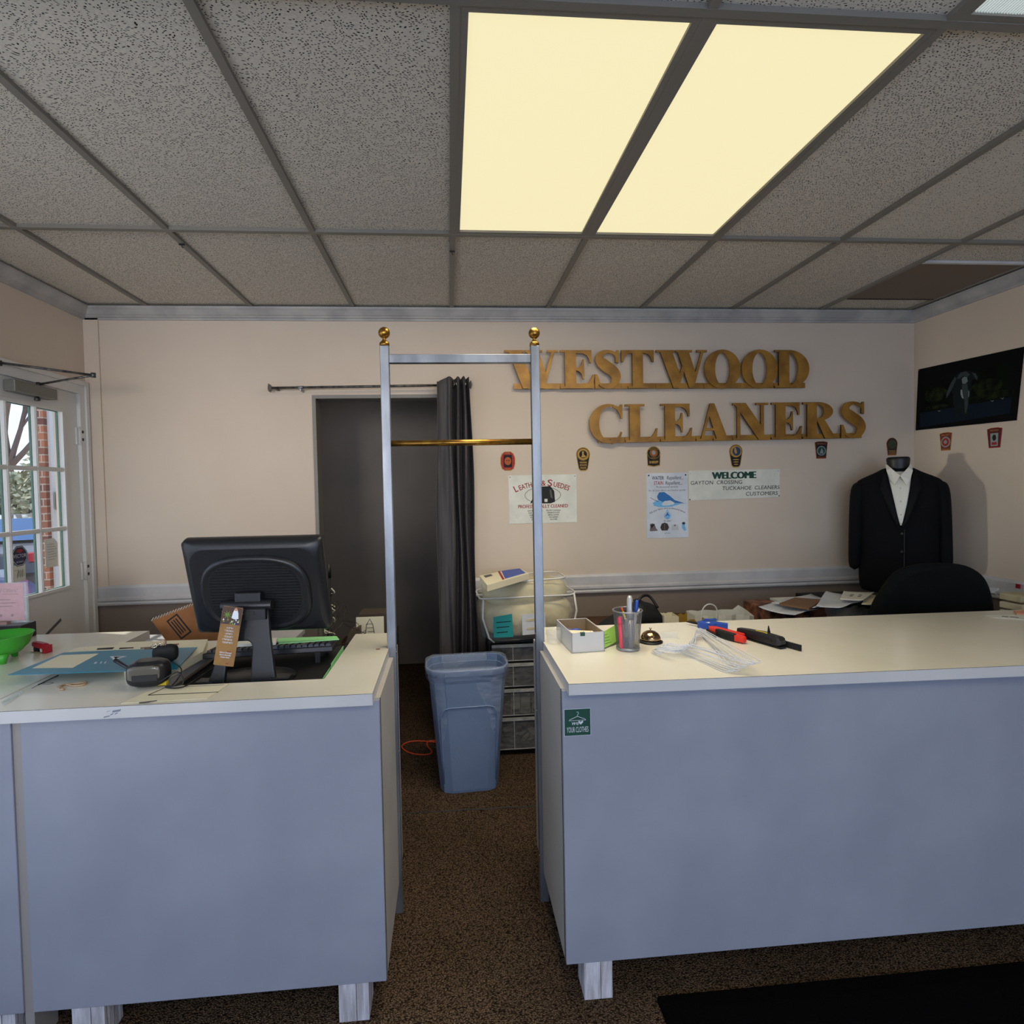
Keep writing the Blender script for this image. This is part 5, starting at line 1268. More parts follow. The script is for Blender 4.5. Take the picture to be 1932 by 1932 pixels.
tag(b.build('pencil_drawing'), 'pale line drawing card standing behind the left counter', 'drawing')
b = MB(); a_ = aty(680, 1154, 3.12); b.box((a_.x, 3.06, 0.831), (a_.x+0.16, 3.2, a_.z), mat('box_brown_dark', c(70, 58, 46), 0.8)); tag(b.build('storage_box', bevel=0.003), 'dark brown storage box behind the drawing card', 'box')
b = MB(); a_ = aty(656, 1188, 3.0); b.prism([(a_.x, 0.83), (a_.x+0.075, 0.83), (a_.x+0.075, a_.z+0.03), (a_.x+0.02, a_.z)], frame((0, 3.04, 0), XV, ZV), 0, 0.12, mat('folder_brown', c(84, 72, 58), 0.8)); tag(b.build('folder'), 'dark folder slumped left of the drawing card', 'folder')
# cardboard box, tilted, behind the monitor
t = empty('bench', (-1.2, 2.86, 0), 'low pale bench behind the left counter under the cardboard box', 'bench')
b = MB(); b.box((-1.75, 2.64, 0.86), (-0.78, 3.05, 0.885), m_white); b.build('bench_top', t, bevel=0.002)
for x in (-1.74, -0.82):
    for y in (2.65, 3.01): b = MB(); b.box((x, y, 0), (x+0.03, y+0.03, 0.86), m_white); b.build('leg', t)
P_ = [aty(x, y, 2.75) for x, y in ((286, 1170), (318, 1216), (420, 1216), (372, 1138))]
b = MB(); fr = frame((0, 2.75, 0), XV, ZV)
zmin = 0.886
poly = [(P_[0].x, P_[0].z), (P_[1].x, max(P_[1].z, zmin)), (P_[2].x+0.1, zmin), (P_[3].x+0.13, P_[3].z+0.03), (P_[3].x, P_[3].z)]
b.prism(poly, fr, -0.22, 0, m_card)
q0, q1 = P_[0], P_[3]
for k in range(16):
    a_ = q0.lerp(q1, k/16); b.tube([Vector((a_.x, 2.749, a_.z-0.004)), Vector((a_.x+0.01, 2.749, a_.z+0.012))], 0.0016, m_paper, 4)
cc = aty(338, 1182, 2.75); ang = -0.95
def rot2(u, v): return (cc.x+u*math.cos(ang)-v*math.sin(ang), cc.z+u*math.sin(ang)+v*math.cos(ang))
b.flat([rot2(*p) for p in rect(-0.055, -0.03, 0.055, 0.03)], fr, 0.0006, m_ink); b.flat([rot2(*p) for p in rect(-0.048, -0.023, 0.048, 0.023)], fr, 0.0009, m_card)
for k in range(3): b.flat([rot2(*p) for p in rect(-0.04, -0.016+0.012*k, 0.035, -0.010+0.012*k)], fr, 0.0012, m_ink)
tag(b.build('cardboard_box'), 'tilted brown cardboard box with black stamp behind the monitor', 'box')

# ================================================================== LEFT COUNTER THINGS
# black drawer box in the cut-out
ZD = 0.984
b = MB(); b.box((-0.905, 1.822, 0.879), (-0.432, 2.34, ZD-0.004), m_blackm)
for (xa, ya, xb_, yb_) in ((-0.905, 1.822, -0.432, 1.83), (-0.44, 1.822, -0.432, 2.34), (-0.905, 1.822, -0.897, 2.34)): b.box((xa, ya, ZD-0.004), (xb_, yb_, ZD), m_blackm)
tag(b.build('cash_drawer', bevel=0.002), 'black cash drawer sunk in the counter under the monitor', 'cash drawer')
ZD -= 0.004
# papers tucked between drawer and worktop
b = MB()
for k, (M_, h_) in enumerate(((m_mint, 0.125), (m_whitecloth, 0.10), (m_mint, 0.14))):
    b.box((-0.426+0.003*k, 1.87+0.05*k, 0.879), (-0.4245+0.003*k, 2.05+0.07*k, 0.879+h_), M_)
tag(b.build('tucked_paper'), 'green and white papers tucked right of the black drawer', 'paper')

# monitor seen from behind
t = empty('monitor', (-0.665, 1.995, ZD), 'black computer monitor seen from behind on the left counter', 'monitor', rot=(0, 0, math.radians(-2)))
mw, mh = 0.462, 0.348; mc = Vector((0.003, 0.0, 0.150+0.160)); tilt = math.radians(17); Rt = Matrix.Rotation(tilt, 3, 'X'); Rz = Matrix.Rotation(0, 3, 'Z')
def mpt(x, y, z): return mc + Rt @ Vector((x, y, z))
b = MB()   # shell : rings going towards the viewer (-y)
def mring(w, h, r_, y, dz=0, n=6): return [mpt(p[0], y, p[1]+dz) for p in rrect(-w/2, -h/2, w/2, h/2, r_, n)]
b.loft([mring(mw, mh, 0.012, 0.034), mring(mw+0.002, mh+0.002, 0.014, 0.02), mring(mw, mh, 0.016, 0.0), mring(mw-0.02, mh-0.02, 0.03, -0.012), mring(mw-0.05, mh-0.05, 0.055, -0.020)][::-1], m_blackp, True, True)
b.build('housing', t, local=True)
b = MB(); rings = []
for k, (rx, rz, y) in enumerate(((0.186, 0.136, -0.012), (0.183, 0.133, -0.026), (0.176, 0.126, -0.034), (0.168, 0.118, -0.033), (0.160, 0.112, -0.029))):
    rings.append([mpt(rx*math.copysign(abs(math.cos(a_))**0.72, math.cos(a_)), y, -0.016+rz*1.06*math.copysign(abs(math.sin(a_))**0.72, math.sin(a_))) for a_ in [2*PI*j/56 for j in range(56)]])
b.loft(rings, m_blackp, True, True); b.build('back_bulge', t, local=True)
b = MB()
for k in range(20):
    z = 0.088-0.0105*k; wv = 0.150*math.sqrt(max(0.05, 1-(abs((z+0.012))/0.118)**3))
    vs = [mpt(x, y, zz) for x, y, zz in ((-wv, -0.0335, z), (wv, -0.0335, z), (wv, -0.0335, z+0.003), (-wv, -0.0335, z+0.003), (-wv, -0.029, z), (wv, -0.029, z), (wv, -0.029, z+0.003), (-wv, -0.029, z+0.003))]
    b.add(vs, [(0, 1, 2, 3), (4, 7, 6, 5), (0, 4, 5, 1), (3, 2, 6, 7), (1, 5, 6, 2), (0, 3, 7, 4)], m_blackm)
b.build('vent_slats', t, local=True)
b = MB(); vs = [mpt(x, 0.0345, z) for x, z in ((-0.2, -0.145), (0.2, -0.145), (0.2, 0.145), (-0.2, 0.145))]; b.add(vs, [(0, 3, 2, 1)], m_black); b.build('screen', t, local=True)
# stand : arch with two legs (towards viewer), base feet
b = MB()
fr = (Vector((0, 0, 0)), XV, ZV, XV.cross(ZV))
def leg_ring(cx, cy, cz, w, d): return [Vector((cx-w/2, cy-d/2, cz)), Vector((cx+w/2, cy-d/2, cz)), Vector((cx+w/2, cy+d/2, cz)), Vector((cx-w/2, cy+d/2, cz))]
arch = [(-0.118, 0.0), (-0.062, 0.0), (-0.058, 0.06), (-0.050, 0.118), (-0.040, 0.135), (-0.020, 0.142), (0.012, 0.142), (0.022, 0.134), (0.026, 0.12), (0.024, 0.06), (0.022, 0.0), (0.106, 0.0), (0.096, 0.06), (0.082, 0.16), (0.074, 0.245), (-0.050, 0.245), (-0.072, 0.16), (-0.098, 0.06)]
Rl = Matrix.Rotation(math.radians(-9), 3, 'X')
O_ = Vector((-0.018, -0.104, 0.004)); fr = (O_, XV, (Rl @ ZV), XV.cross(Rl @ ZV).normalized())
b.prism(arch, fr, -0.02, 0.0, m_blackp); b.build('stand', t, local=True, bevel=0.004)
b = MB(); b.box((-0.085, -0.090, 0.215), (0.055, -0.03, 0.250), m_blackp); b.tube([(-0.10, -0.050, 0.256), (0.065, -0.050, 0.256)], 0.018, m_blackp, 16)
b.box((-0.075, -0.0925, 0.231), (0.02, -0.0905, 0.2435), m_black)
xx = -0.058
for w_ in (0.006, 0.003, 0.003, 0.008, 0.009, 0.003): b.box((xx, -0.0935, 0.2345), (xx+w_, -0.0927, 0.2395), m_paper2); xx += w_+0.002
b.build('hinge', t, local=True, bevel=0.002)
b = MB(); b.box((-0.055, -0.06, 0.225), (0.030, -0.026, 0.30), m_blackp); b.build('neck', t, local=True, bevel=0.004)
b = MB()
b.loft([[Vector((-0.016+rx*math.cos(a_), -0.02+ry*math.sin(a_), z)) for a_ in [2*PI*j/32 for j in range(32)]] for rx, ry, z in ((0.145, 0.088, 0.001), (0.145, 0.088, 0.012), (0.10, 0.06, 0.020), (0.03, 0.02, 0.024))], m_blackp, True, True)
b.box((-0.172, -0.108, 0.001), (-0.115, -0.060, 0.020), m_blackp); b.box((0.068, -0.110, 0.001), (0.130, -0.058, 0.026), m_blackp)
b.build('base', t, local=True, bevel=0.003)
# bookmark leaning on the stand
pts = [atx(0, 0, 1)]
BY = 1.872
Pb = [aty(402, 1254, BY-0.008), aty(441, 1258, BY-0.008), aty(459, 1147, BY+0.012), aty(422, 1143, BY+0.012)]
O = sum((Vector(p) for p in Pb), Vector())/4
Vv = ((Pb[3]+Pb[2])-(Pb[0]+Pb[1])).normalized(); Uv = ((Pb[1]+Pb[2])-(Pb[0]+Pb[3])).normalized(); Nv = Uv.cross(Vv).normalized(); Uv = Vv.cross(Nv).normalized()
hh = ((Pb[3]+Pb[2])-(Pb[0]+Pb[1])).length/4; hw = ((Pb[1]+Pb[2])-(Pb[0]+Pb[3])).length/4
fr = (O, Uv, Vv, Nv)
b = MB(); b.prism(rrect(-hw, -hh, hw, hh, 0.003), fr, 0, 0.0008, m_gold)
ph = [mat('bm_leaf', c(110, 150, 50), 0.6), mat('bm_white', c(220, 225, 235), 0.6), mat('bm_navy', c(30, 34, 90), 0.6), mat('bm_brown', c(70, 44, 24), 0.6), mat('bm_skin', c(190, 140, 110), 0.6)]
b.flat(rect(-hw*0.98, hh*0.40, hw*0.98, hh*0.985), fr, 0.001, ph[3])
for k in range(8):
    a_ = 2*PI*k/8+0.3; cxx, cyy = -hw*0.45, hh*0.72; b.flat([(cxx+0.002*math.cos(a_+1.57), cyy+0.002*math.sin(a_+1.57)), (cxx+0.014*math.cos(a_), cyy+0.014*math.sin(a_)), (cxx-0.002*math.cos(a_+1.57), cyy-0.002*math.sin(a_+1.57))], fr, 0.0012, ph[0])
b.flat([(0.0, hh*0.62), (0.002, hh*0.80), (0.006, hh*0.93), (0.014, hh*0.93), (0.019, hh*0.8), (0.022, hh*0.62), (0.012, hh*0.58)], fr, 0.0012, ph[1]); b.flat(ell(0.010, hh*0.92, 0.005, 0.005, 10), fr, 0.0014, ph[4])
r_ = random.Random(5)
for k in range(16):
    u, v = r_.uniform(-hw*0.85, hw*0.7), r_.uniform(hh*0.42, hh*0.58); b.flat([(u, v-0.004), (u+0.003, v+0.003), (u+0.006, v-0.003)], fr, 0.0013, ph[k % 3])
def curl(u, v, s, kind):
    a0 = kind*0.9; return [O+Uv*(u+s*(0.5+0.1*kind % 1)*math.cos(a0+q_))+Vv*(v+s*0.5*math.sin(a0+q_))+Nv*0.0013 for q_ in [0.45*i for i in range(13)]]
for line in range(6):
    v = hh*0.28-0.0093*line; nch = (4, 5, 4, 5, 6, 6)[line]
    for k in range(nch):
        b.tube(curl((k-(nch-1)/2)*0.0048-0.0*line, v, 0.0042, (k*3+line*5) % 7), 0.0006, m_paper2, 4)
for i, tx in enumerate(('Before I formed', 'thee in the belly', 'I knew thee')): b.text(tx, fr, 0, -hh*0.58-0.0072*i, 0.0066, m_paper2, 0.0013, fit=(0.036, 0.036, 0.028)[i], bold=0.00015)
b.flat(rect(0.004, -hh*0.53, 0.016, -hh*0.50), fr, 0.0013, m_red); b.flat(rect(0.006, -hh*0.93, 0.014, -hh*0.90), fr, 0.0013, m_red)
tag(b.build('bookmark'), 'gold printed bookmark leaning on the monitor stand', 'bookmark')
# keyboard
k0 = aty(368, 1236, 2.08); k1 = aty(645, 1222, 2.13)
t = empty('keyboard', (-0.672, 2.17, ZD+0.0), 'black keyboard raised behind the monitor stand', 'keyboard', rot=(0, 0, math.radians(4)))
Rk = Matrix.Rotation(math.radians(-7), 3, 'X'); ko = Vector((0, -0.075, 0.062))
def kp(x, y, z): return ko + Rk @ Vector((x, y, z))
def kbox(mb, lo, hi, M):
    x0, y0, z0 = lo; x1, y1, z1 = hi
    mb.add([kp(*p) for p in ((x0,y0,z0),(x1,y0,z0),(x1,y1,z0),(x0,y1,z0),(x0,y0,z1),(x1,y0,z1),(x1,y1,z1),(x0,y1,z1))], [(0,3,2,1),(4,5,6,7),(0,1,5,4),(1,2,6,5),(2,3,7,6),(3,0,4,7)], M)
b = MB(); kbox(b, (-0.225, 0, -0.02), (0.225, 0.15, 0.0), m_blackp); b.build('keyboard_body', t, local=True, bevel=0.003)
b = MB()
for j in range(6):
    for i in range(21):
        x = -0.216+i*0.0207; y = 0.008+j*0.023+(0.006 if j else 0)
        if j and i in (15,): continue
        b.loft([[kp(x, y, 0), kp(x+0.0185, y, 0), kp(x+0.0185, y+0.019, 0), kp(x, y+0.019, 0)], [kp(x+0.003, y+0.002, 0.009), kp(x+0.0155, y+0.002, 0.009), kp(x+0.0155, y+0.017, 0.009), kp(x+0.003, y+0.017, 0.009)]], m_blackp if (j or i < 9) else mat('key_grey', c(60, 66, 84), 0.4), False)
b.build('keys', t, local=True)
for x in (-0.185, 0.16):
    b = MB(); b.box((x, -0.065, 0.0), (x+0.018, -0.052, 0.05), m_blackp); b.build('tilt_foot', t, local=True)
for x in (-0.19, 0.17):
    b = MB(); b.box((x, 0.05, 0.0), (x+0.02, 0.062, 0.028), m_blackp); b.build('pad', t, local=True)
# loose sheets over the keyboard
slab('paper_slip', [(523, 1204), (526, 1214), (640, 1206), (635, 1200)], 1.075, 0.0025, m_mint, 'pale green paper slip lying across the far keyboard edge', 'paper')
slab('paper_stack', [(440, 1207), (441, 1216), (520, 1212), (523, 1203)], 1.055, 0.01, m_paper, 'white paper stack behind the monitor stand', 'paper')

# white box under teal folder
ZB = CT+0.028
t = slab('flat_box', [(224, 1212), (392, 1206), (383, 1229), (316, 1266), (236, 1266)], ZB, 0.027, m_cream, 'flat cream box lying under the teal folder', 'box',
     [([(185, 1222), (184, 1226), (212, 1224), (214, 1219)], m_ink)][:0] + [([(305, 1216), (307, 1219), (337, 1217), (338, 1214)], mat('mark_brown', c(150, 90, 80), 0.7)), ([(226, 1222), (227, 1224), (252, 1223), (252, 1221)], m_ink)])
slab('teal_folder', [(15, 1273), (228, 1266), (334, 1262), (372, 1221), (205, 1227), (120, 1231)], CT+0.0335, 0.002, m_teal, 'teal folder with a cream window lying on the flat box', 'folder',
     [([(60, 1261), (137, 1260), (187, 1233), (114, 1236)], m_cream), ([(207, 1238), (214, 1245), (219, 1244), (240, 1238)], m_paper2), ([(214, 1239), (217, 1242), (232, 1239)], m_teal), ([(176, 1252), (181, 1252), (184, 1249), (180, 1249)], m_paper2), ([(188, 1252), (190, 1252), (193, 1248), (191, 1248)], m_paper2), ([(196, 1252), (198, 1252), (201, 1248), (199, 1248)], m_paper2)])
slab('paper_sheet', [(120, 1232), (150, 1221), (300, 1212), (320, 1219), (205, 1226)], CT+0.0312-0.0035, 0.026, m_cream, 'cream printed sheets under the back edge of the teal folder', 'paper',
     [([(184, 1223), (182, 1226), (212, 1225), (216, 1221)], m_ink), ([(226, 1222), (224, 1225), (250, 1223), (252, 1221)], m_ink)])
slab('price_sheet', [(228, 1327), (275, 1306), (320, 1294), (432, 1290), (412, 1304), (390, 1318)], CT+0.0018, 0.0012, m_cream, 'cream sheet with small dark print near the front counter edge', 'paper',
     [([(279, 1311), (280, 1312), (412, 1306), (412, 1305)], m_ink), ([(279, 1311), (280, 1312), (320, 1294), (318, 1294)], m_ink), ([(262, 1325), (263, 1327), (296, 1323), (296, 1321)], m_inkgrey), ([(298, 1296), (296, 1299), (420, 1293), (424, 1291)], mat('print_dim', c(180, 176, 160), 0.7))])
# card reader device
def roundbox(mb, c0, dims, M, R=None, pw=4.0, n=28, rows=10):
    rings = []
    for i in range(rows+1):
        v = -1+2*i/rows; k = max((1-abs(v)**pw)**(1/pw), 0.0) if abs(v) < 1 else 0; k = max(k, 0.55)
        rg = []
        for j in range(n):
            a_ = 2*PI*j/n; ca, sa = math.cos(a_), math.sin(a_); s_ = (abs(ca)**pw+abs(sa)**pw)**(-1/pw)
            p = Vector((dims[0]/2*ca*s_*k, dims[1]/2*sa*s_*k, dims[2]/2*v)); p = R @ p if R else p
            rg.append(Vector(c0)+p)
        rings.append(rg)
    mb.loft(rings, M, True, True)
p = atz(264, 1303, CT)
t = empty('card_terminal', (p.x+0.005, p.y+0.045, CT), 'glossy black rounded card terminal lying near the front counter edge', 'card terminal', rot=(0, 0, math.radians(6)))
b = MB(); roundbox(b, (0, 0, 0.042), (0.118, 0.085, 0.078), m_blackp, pw=3.4); b.build('body', t, local=True)
b = MB(); roundbox(b, (0, -0.0395, 0.05), (0.092, 0.012, 0.045), mat('terminal_window', c(96, 92, 84), 0.12), pw=5); b.box((-0.03, -0.0475, 0.028), (0.04, -0.044, 0.046), m_black); b.build('window', t, local=True)
b = MB(); b.tube([(-0.055, 0.02, 0.055), (-0.07, 0.03, 0.05), (-0.098, 0.045, 0.062), (-0.118, 0.055, 0.072)], [0.009, 0.006, 0.006, 0.007], m_blackp, 10); b.build('lever', t, local=True)
# wallet-like black case with clasp and twine
p = atz(300, 1252, CT+0.034)
t = empty('key_pouch', (p.x+0.012, p.y+0.02, CT+0.0345), 'small black pouch with metal keys resting on the teal folder', 'pouch', rot=(0, 0, 0.2))
b = MB(); roundbox(b, (0, 0, 0.028), (0.075, 0.045, 0.055), m_blackm, pw=4); b.build('pouch', t, local=True)
b = MB()
for k in range(3): b.tube([(-0.03+0.012*k+0.009*math.cos(q_), -0.01+0.004*k, 0.058+0.006*math.sin(q_)) for q_ in [PI*i/6 for i in range(12)]], 0.0015, m_chrome, 6, closed=True)
b.box((-0.07, -0.01, 0.052), (-0.03, -0.004, 0.056), m_chrome); b.box((-0.062, 0.0, 0.046), (-0.03, 0.006, 0.05), m_chrome); b.build('key', t, local=True)
b = MB(); b.lathe([(0.0, 0.075), (0.009, 0.07), (0.010, 0.062), (0.004, 0.055)], (-0.005, 0.0, 0), m_tan, 14); b.build('knob', t, local=True)
# cables + yellow plug
b = MB(); P_ = [atz(300, 1288, CT+0.02), atz(335, 1268, CT+0.05), atz(345, 1290, CT+0.02), atz(312, 1296, CT+0.006), atz(345, 1296, CT+0.006), atz(388, 1270, CT+0.01), atz(430, 1240, CT+0.015)]
b.tube(catmull(P_, 6), 0.0022, m_black, 6); P_ = [atz(285, 1252, CT+0.04), atz(322, 1250, CT+0.045), atz(342, 1262, CT+0.034), atz(336, 1280, CT+0.008), atz(322, 1296, CT+0.004)]
b.tube(catmull(P_, 6), 0.0018, m_black, 6); q = atz(309, 1287, CT+0.008)
b.box((q.x-0.016, q.y-0.006, CT), (q.x+0.010, q.y+0.008, CT+0.012), m_yellow); tag(b.build('cable', bevel=0.0008), 'black cable with yellow plug between terminal and monitor', 'cable')
# rubber band, thin stick, plastic strip
b = MB(); P_ = [atz(x, y, CT+0.003) for x, y in ((110, 1296), (125, 1291), (150, 1289), (162, 1286), (158, 1292), (138, 1294), (122, 1291), (112, 1299), (120, 1301), (112, 1296))]
b.tube(catmull(P_, 5, True), 0.003, m_tan, 6, closed=True); tag(b.build('rubber_band'), 'tan rubber band on the left counter front area', 'rubber band')
b = MB(); b.tube([atz(72, 1292, CT+0.002), atz(110, 1274, CT+0.002)], 0.0015, m_ink, 6)
b.tube(catmull([atz(x, y, CT+0.001) for x, y in ((60, 1299), (72, 1292), (84, 1288), (100, 1288), (90, 1291), (74, 1290))], 4), 0.0007, m_inkgrey, 5); tag(b.build('loose_thread'), 'dark thin needle and loose thread on the left counter', 'thread')
slab('plastic_strip', [(2, 1324), (8, 1331), (44, 1306), (40, 1302)], CT+0.003, 0.002, m_acrylic, 'clear plastic strip at the left counter front edge', 'strip')
# red stapler-like clip
p = atz(72, 1232, CT)
t = empty('staple_remover', (p.x, p.y+0.01, CT), 'small dark red gadget beside the green bowl', 'staple remover', rot=(0, 0, -0.35))
b = MB(); roundbox(b, (0.005, 0, 0.028), (0.075, 0.024, 0.022), m_darkred, Matrix.Rotation(0.12, 3, 'Y'), pw=4); b.box((0.028, -0.013, 0.001), (0.046, 0.013, 0.03), m_darkred); b.build('body', t, local=True, bevel=0.001)
b = MB(); b.box((-0.04, -0.008, 0.001), (0.02, 0.008, 0.004), m_chrome); b.box((-0.022, -0.008, 0.004), (-0.012, 0.008, 0.02), m_blackm); b.build('jaw', t, local=True)
# green bowl with feet
p = atz(-14, 1252, CT)
t = empty('footed_bowl', (p.x, p.y+0.03, CT), 'bright green plastic footed bowl cut by the left picture edge', 'bowl')
b = MB(); b.lathe([(0.03, 0.026), (0.065, 0.03), (0.088, 0.055), (0.102, 0.092), (0.105, 0.094), (0.101, 0.095), (0.086, 0.058), (0.06, 0.036), (0.0, 0.034)], (0, 0, 0), m_limegreen, 40); b.build('bowl', t, local=True)
for k in range(3):
    a_ = 2*PI*k/3-0.75; b = MB(); q = Vector((0.055*math.cos(a_), 0.055*math.sin(a_), 0)); b.loft([[q*s_+Vector((r_*math.cos(2*PI*j/10), r_*math.sin(2*PI*j/10), z)) for j in range(10)] for s_, r_, z in ((1.06, 0.009, 0), (1.0, 0.013, 0.015), (0.95, 0.022, 0.036))], m_limegreen, True); b.build('foot', t, local=True)
# black box with pink card holder
p = atz(40, 1198, CT)
b = MB(); x1 = aty(39, 1190, 2.47).x; b.box((x1-0.22, 2.47, CT), (x1, 2.56, CT+0.062), m_black); tag(b.build('black_box', bevel=0.003), 'black box carrying the pink card holder', 'box')
t = empty('card_holder', (x1-0.1, 2.5, CT+0.062), 'clear upright holder with a pink card at the left picture edge', 'card holder')
b = MB(); b.box((x1-0.21, 2.475, CT+0.062), (x1, 2.545, CT+0.066), m_acrylic); b.box((x1-0.21, 2.515, CT+0.066), (x1-0.004, 2.5175, CT+0.235), m_acrylic); b.box((x1-0.21, 2.524, CT+0.066), (x1-0.004, 2.5265, CT+0.235), m_acrylic)
b.box((x1-0.21, 2.48, CT+0.066), (x1-0.06, 2.50, CT+0.078), mat('card_pack', c(150, 120, 116), 0.6)); b.build('acrylic_stand', t)
b = MB(); fr = frame((x1-0.10, 2.5195, CT+0.15), XV, ZV); b.prism(rect(-0.105, -0.075, 0.082, 0.083), fr, -0.002, 0, m_pinkcard)
b.text('Special Offers!', fr, 0.0, 0.045, 0.022, m_darkred, 0.0006, fit=0.12, shear=0.3); b.flat(rect(0.0, 0.036, 0.062, 0.0375), fr, 0.0006, m_darkred)
for k, w_ in enumerate((0.05, 0.07, 0.06)): b.flat(rect(-0.06, 0.012-0.014*k, -0.06+w_+0.04, 0.0155-0.014*k), fr, 0.0006, m_darkred)
b.flat(ell(-0.01, -0.052, 0.006, 0.006, 10), fr, 0.0006, m_darkred); b.flat(ell(0.035, -0.052, 0.006, 0.006, 10), fr, 0.0006, m_darkred); b.build('pink_card', t)

# ================================================================== RIGHT COUNTER THINGS
# clear pot
p = atz(1041, 1216, CT)
b = MB(); b.lathe([(0.0, 0.001), (0.026, 0.001), (0.028, 0.006), (0.028, 0.03), (0.031, 0.034), (0.031, 0.055), (0.029, 0.055), (0.028, 0.034), (0.026, 0.006)], (p.x+0.012, p.y+0.02, CT), m_clear, 28)
tag(b.build('plastic_pot'), 'small clear plastic pot between rack post and white box', 'pot')
# white open box
pb = [atz(x, y, CT) for x, y in ((1079, 1233), (1141, 1229))]
fl = pb[0]; fr_ = pb[1]; wv = (fr_-fl); wv.z = 0; Lw = wv.length; U_ = wv.normalized(); V_ = Vector((-U_.y, U_.x, 0)); back = atz(1058, 1216, CT)
dep = 0.215; hb_ = 0.072
sk = -0.022
def bx(u, v, z): return fl + U_*(u) + V_*v + ZV*z
t = empty('open_box', tuple(fl+U_*Lw/2+V_*dep/2), 'open white cardboard box of clips on the right counter', 'box')
b = MB(); th = 0.003
def qbox(mb, u0, v0, z0, u1, v1, z1, M): mb.add([bx(u0,v0,z0), bx(u1,v0,z0), bx(u1,v1,z0), bx(u0,v1,z0), bx(u0,v0,z1), bx(u1,v0,z1), bx(u1,v1,z1), bx(u0,v1,z1)], [(0,3,2,1),(4,5,6,7),(0,1,5,4),(1,2,6,5),(2,3,7,6),(3,0,4,7)], M)
qbox(b, 0, 0, 0, Lw, dep, th, m_paper); qbox(b, 0, 0, 0, Lw, th, hb_, m_white); qbox(b, 0, dep-th, 0, Lw, dep, hb_, m_white); qbox(b, 0, 0, 0, th, dep, hb_, m_white); qbox(b, Lw-th, 0, 0, Lw, dep, hb_, m_white)
qbox(b, th, th, 0.0, Lw-th, th+0.001, hb_-0.002, m_inside); qbox(b, th, dep-th-0.001, 0, Lw-th, dep-th, hb_-0.002, m_inside); qbox(b, Lw-th-0.001, th, 0, Lw-th, dep-th, hb_-0.002, m_inside)
b.build('carton', t)
r_ = random.Random(9)
slab_pts = [bx(0.01, 0.012, 0.05), bx(Lw-0.015, 0.015, 0.045), bx(Lw-0.012, 0.10, 0.05), bx(0.01, 0.11, 0.056)]
b = MB(); b.add([p-ZV*0.03 for p in slab_pts]+slab_pts, [(3, 2, 1, 0), (4, 5, 6, 7), (0, 1, 5, 4), (1, 2, 6, 5), (2, 3, 7, 6), (3, 0, 4, 7)], m_cream); tag(b.build('card_pack'), 'cream card pack inside the open white box', 'cards')
for k in range(7):
    b = MB(); q = bx(0.018+0.013*k, 0.02+0.008*(k % 3), 0.058); a_ = r_.uniform(0, 3); v = Vector((math.cos(a_), math.sin(a_), 0.15))*0.012
    b.loft([[q-v-Vector((0, 0, 0.003)), q-v+Vector((0, 0, 0.003)), q-v*0.2+Vector((0, 0.005, 0.005)), q-v*0.2-Vector((0, 0.005, 0.001))], [q+v-Vector((0, 0.002, 0.002)), q+v+Vector((0, 0, 0.004)), q+v+Vector((0, 0.003, 0.003)), q+v]], m_redp, False)
    tag(b.build('red_clip'), 'small red clip in the open white box', 'clip', 'red clips in the white box')
b = MB(); q = bx(0.03, 0.15, 0.04); roundbox(b, q, (0.03, 0.02, 0.02), m_purple); tag(b.build('violet_clip'), 'violet clip at the back of the open white box', 'clip')
b = MB(); q = bx(0.06, 0.15, 0.038); roundbox(b, q, (0.034, 0.022, 0.02), m_bluepl); tag(b.build('blue_clip'), 'blue clip at the back of the open white box', 'clip')
b = MB(); qbox(b, 0.032, -0.0035, hb_-0.011, 0.048, 0.006, hb_+0.001, m_green); b.tube([bx(0.036, 0, hb_), bx(0.038, 0.006, hb_+0.008), bx(0.044, 0.006, hb_+0.008), bx(0.045, 0, hb_)], 0.0007, m_chrome, 5); tag(b.build('binder_clip'), 'dark green binder clip on the box rim', 'clip')
# green card leaning behind
p = atz(1142, 1224, CT); q = atz(1172, 1214, CT)
U_g = (q-p); U_g.z = 0; lg = U_g.length; U_g.normalize(); N_g = Vector((U_g.y, -U_g.x, 0)); V_g = (ZV*0.9 - N_g*0.45).normalized()
b = MB(); fr = (p+ZV*0.004, U_g, V_g, U_g.cross(V_g).normalized()); b.prism([(-0.005, 0), (lg+0.025, 0.012), (lg+0.025, 0.07), (0.0, 0.052)], fr, -0.001, 0, m_yellowgreen)
for k in range(4): b.flat(rect(0.006, 0.012+0.010*k, 0.045-0.006*(k % 2), 0.0132+0.010*k), fr, 0.0005, m_ink)
tag(b.build('green_card'), 'lime green printed card propped between box and pen cup', 'card')
b = MB(); p = atz(1150, 1213, CT); b.box((p.x-0.01, p.y, CT), (p.x+0.06, p.y+0.055, CT+0.026), m_black); b.box((p.x-0.004, p.y+0.004, CT+0.026), (p.x+0.05, p.y+0.05, CT+0.034), m_paper); b.box((p.x, p.y+0.012, CT+0.034), (p.x+0.046, p.y+0.05, CT+0.036), m_paper2); b.box((p.x+0.006, p.y+0.02, CT+0.036), (p.x+0.04, p.y+0.042, CT+0.0365), m_navy)
tag(b.build('business_cards'), 'business cards in a black tray behind the green card', 'cards')
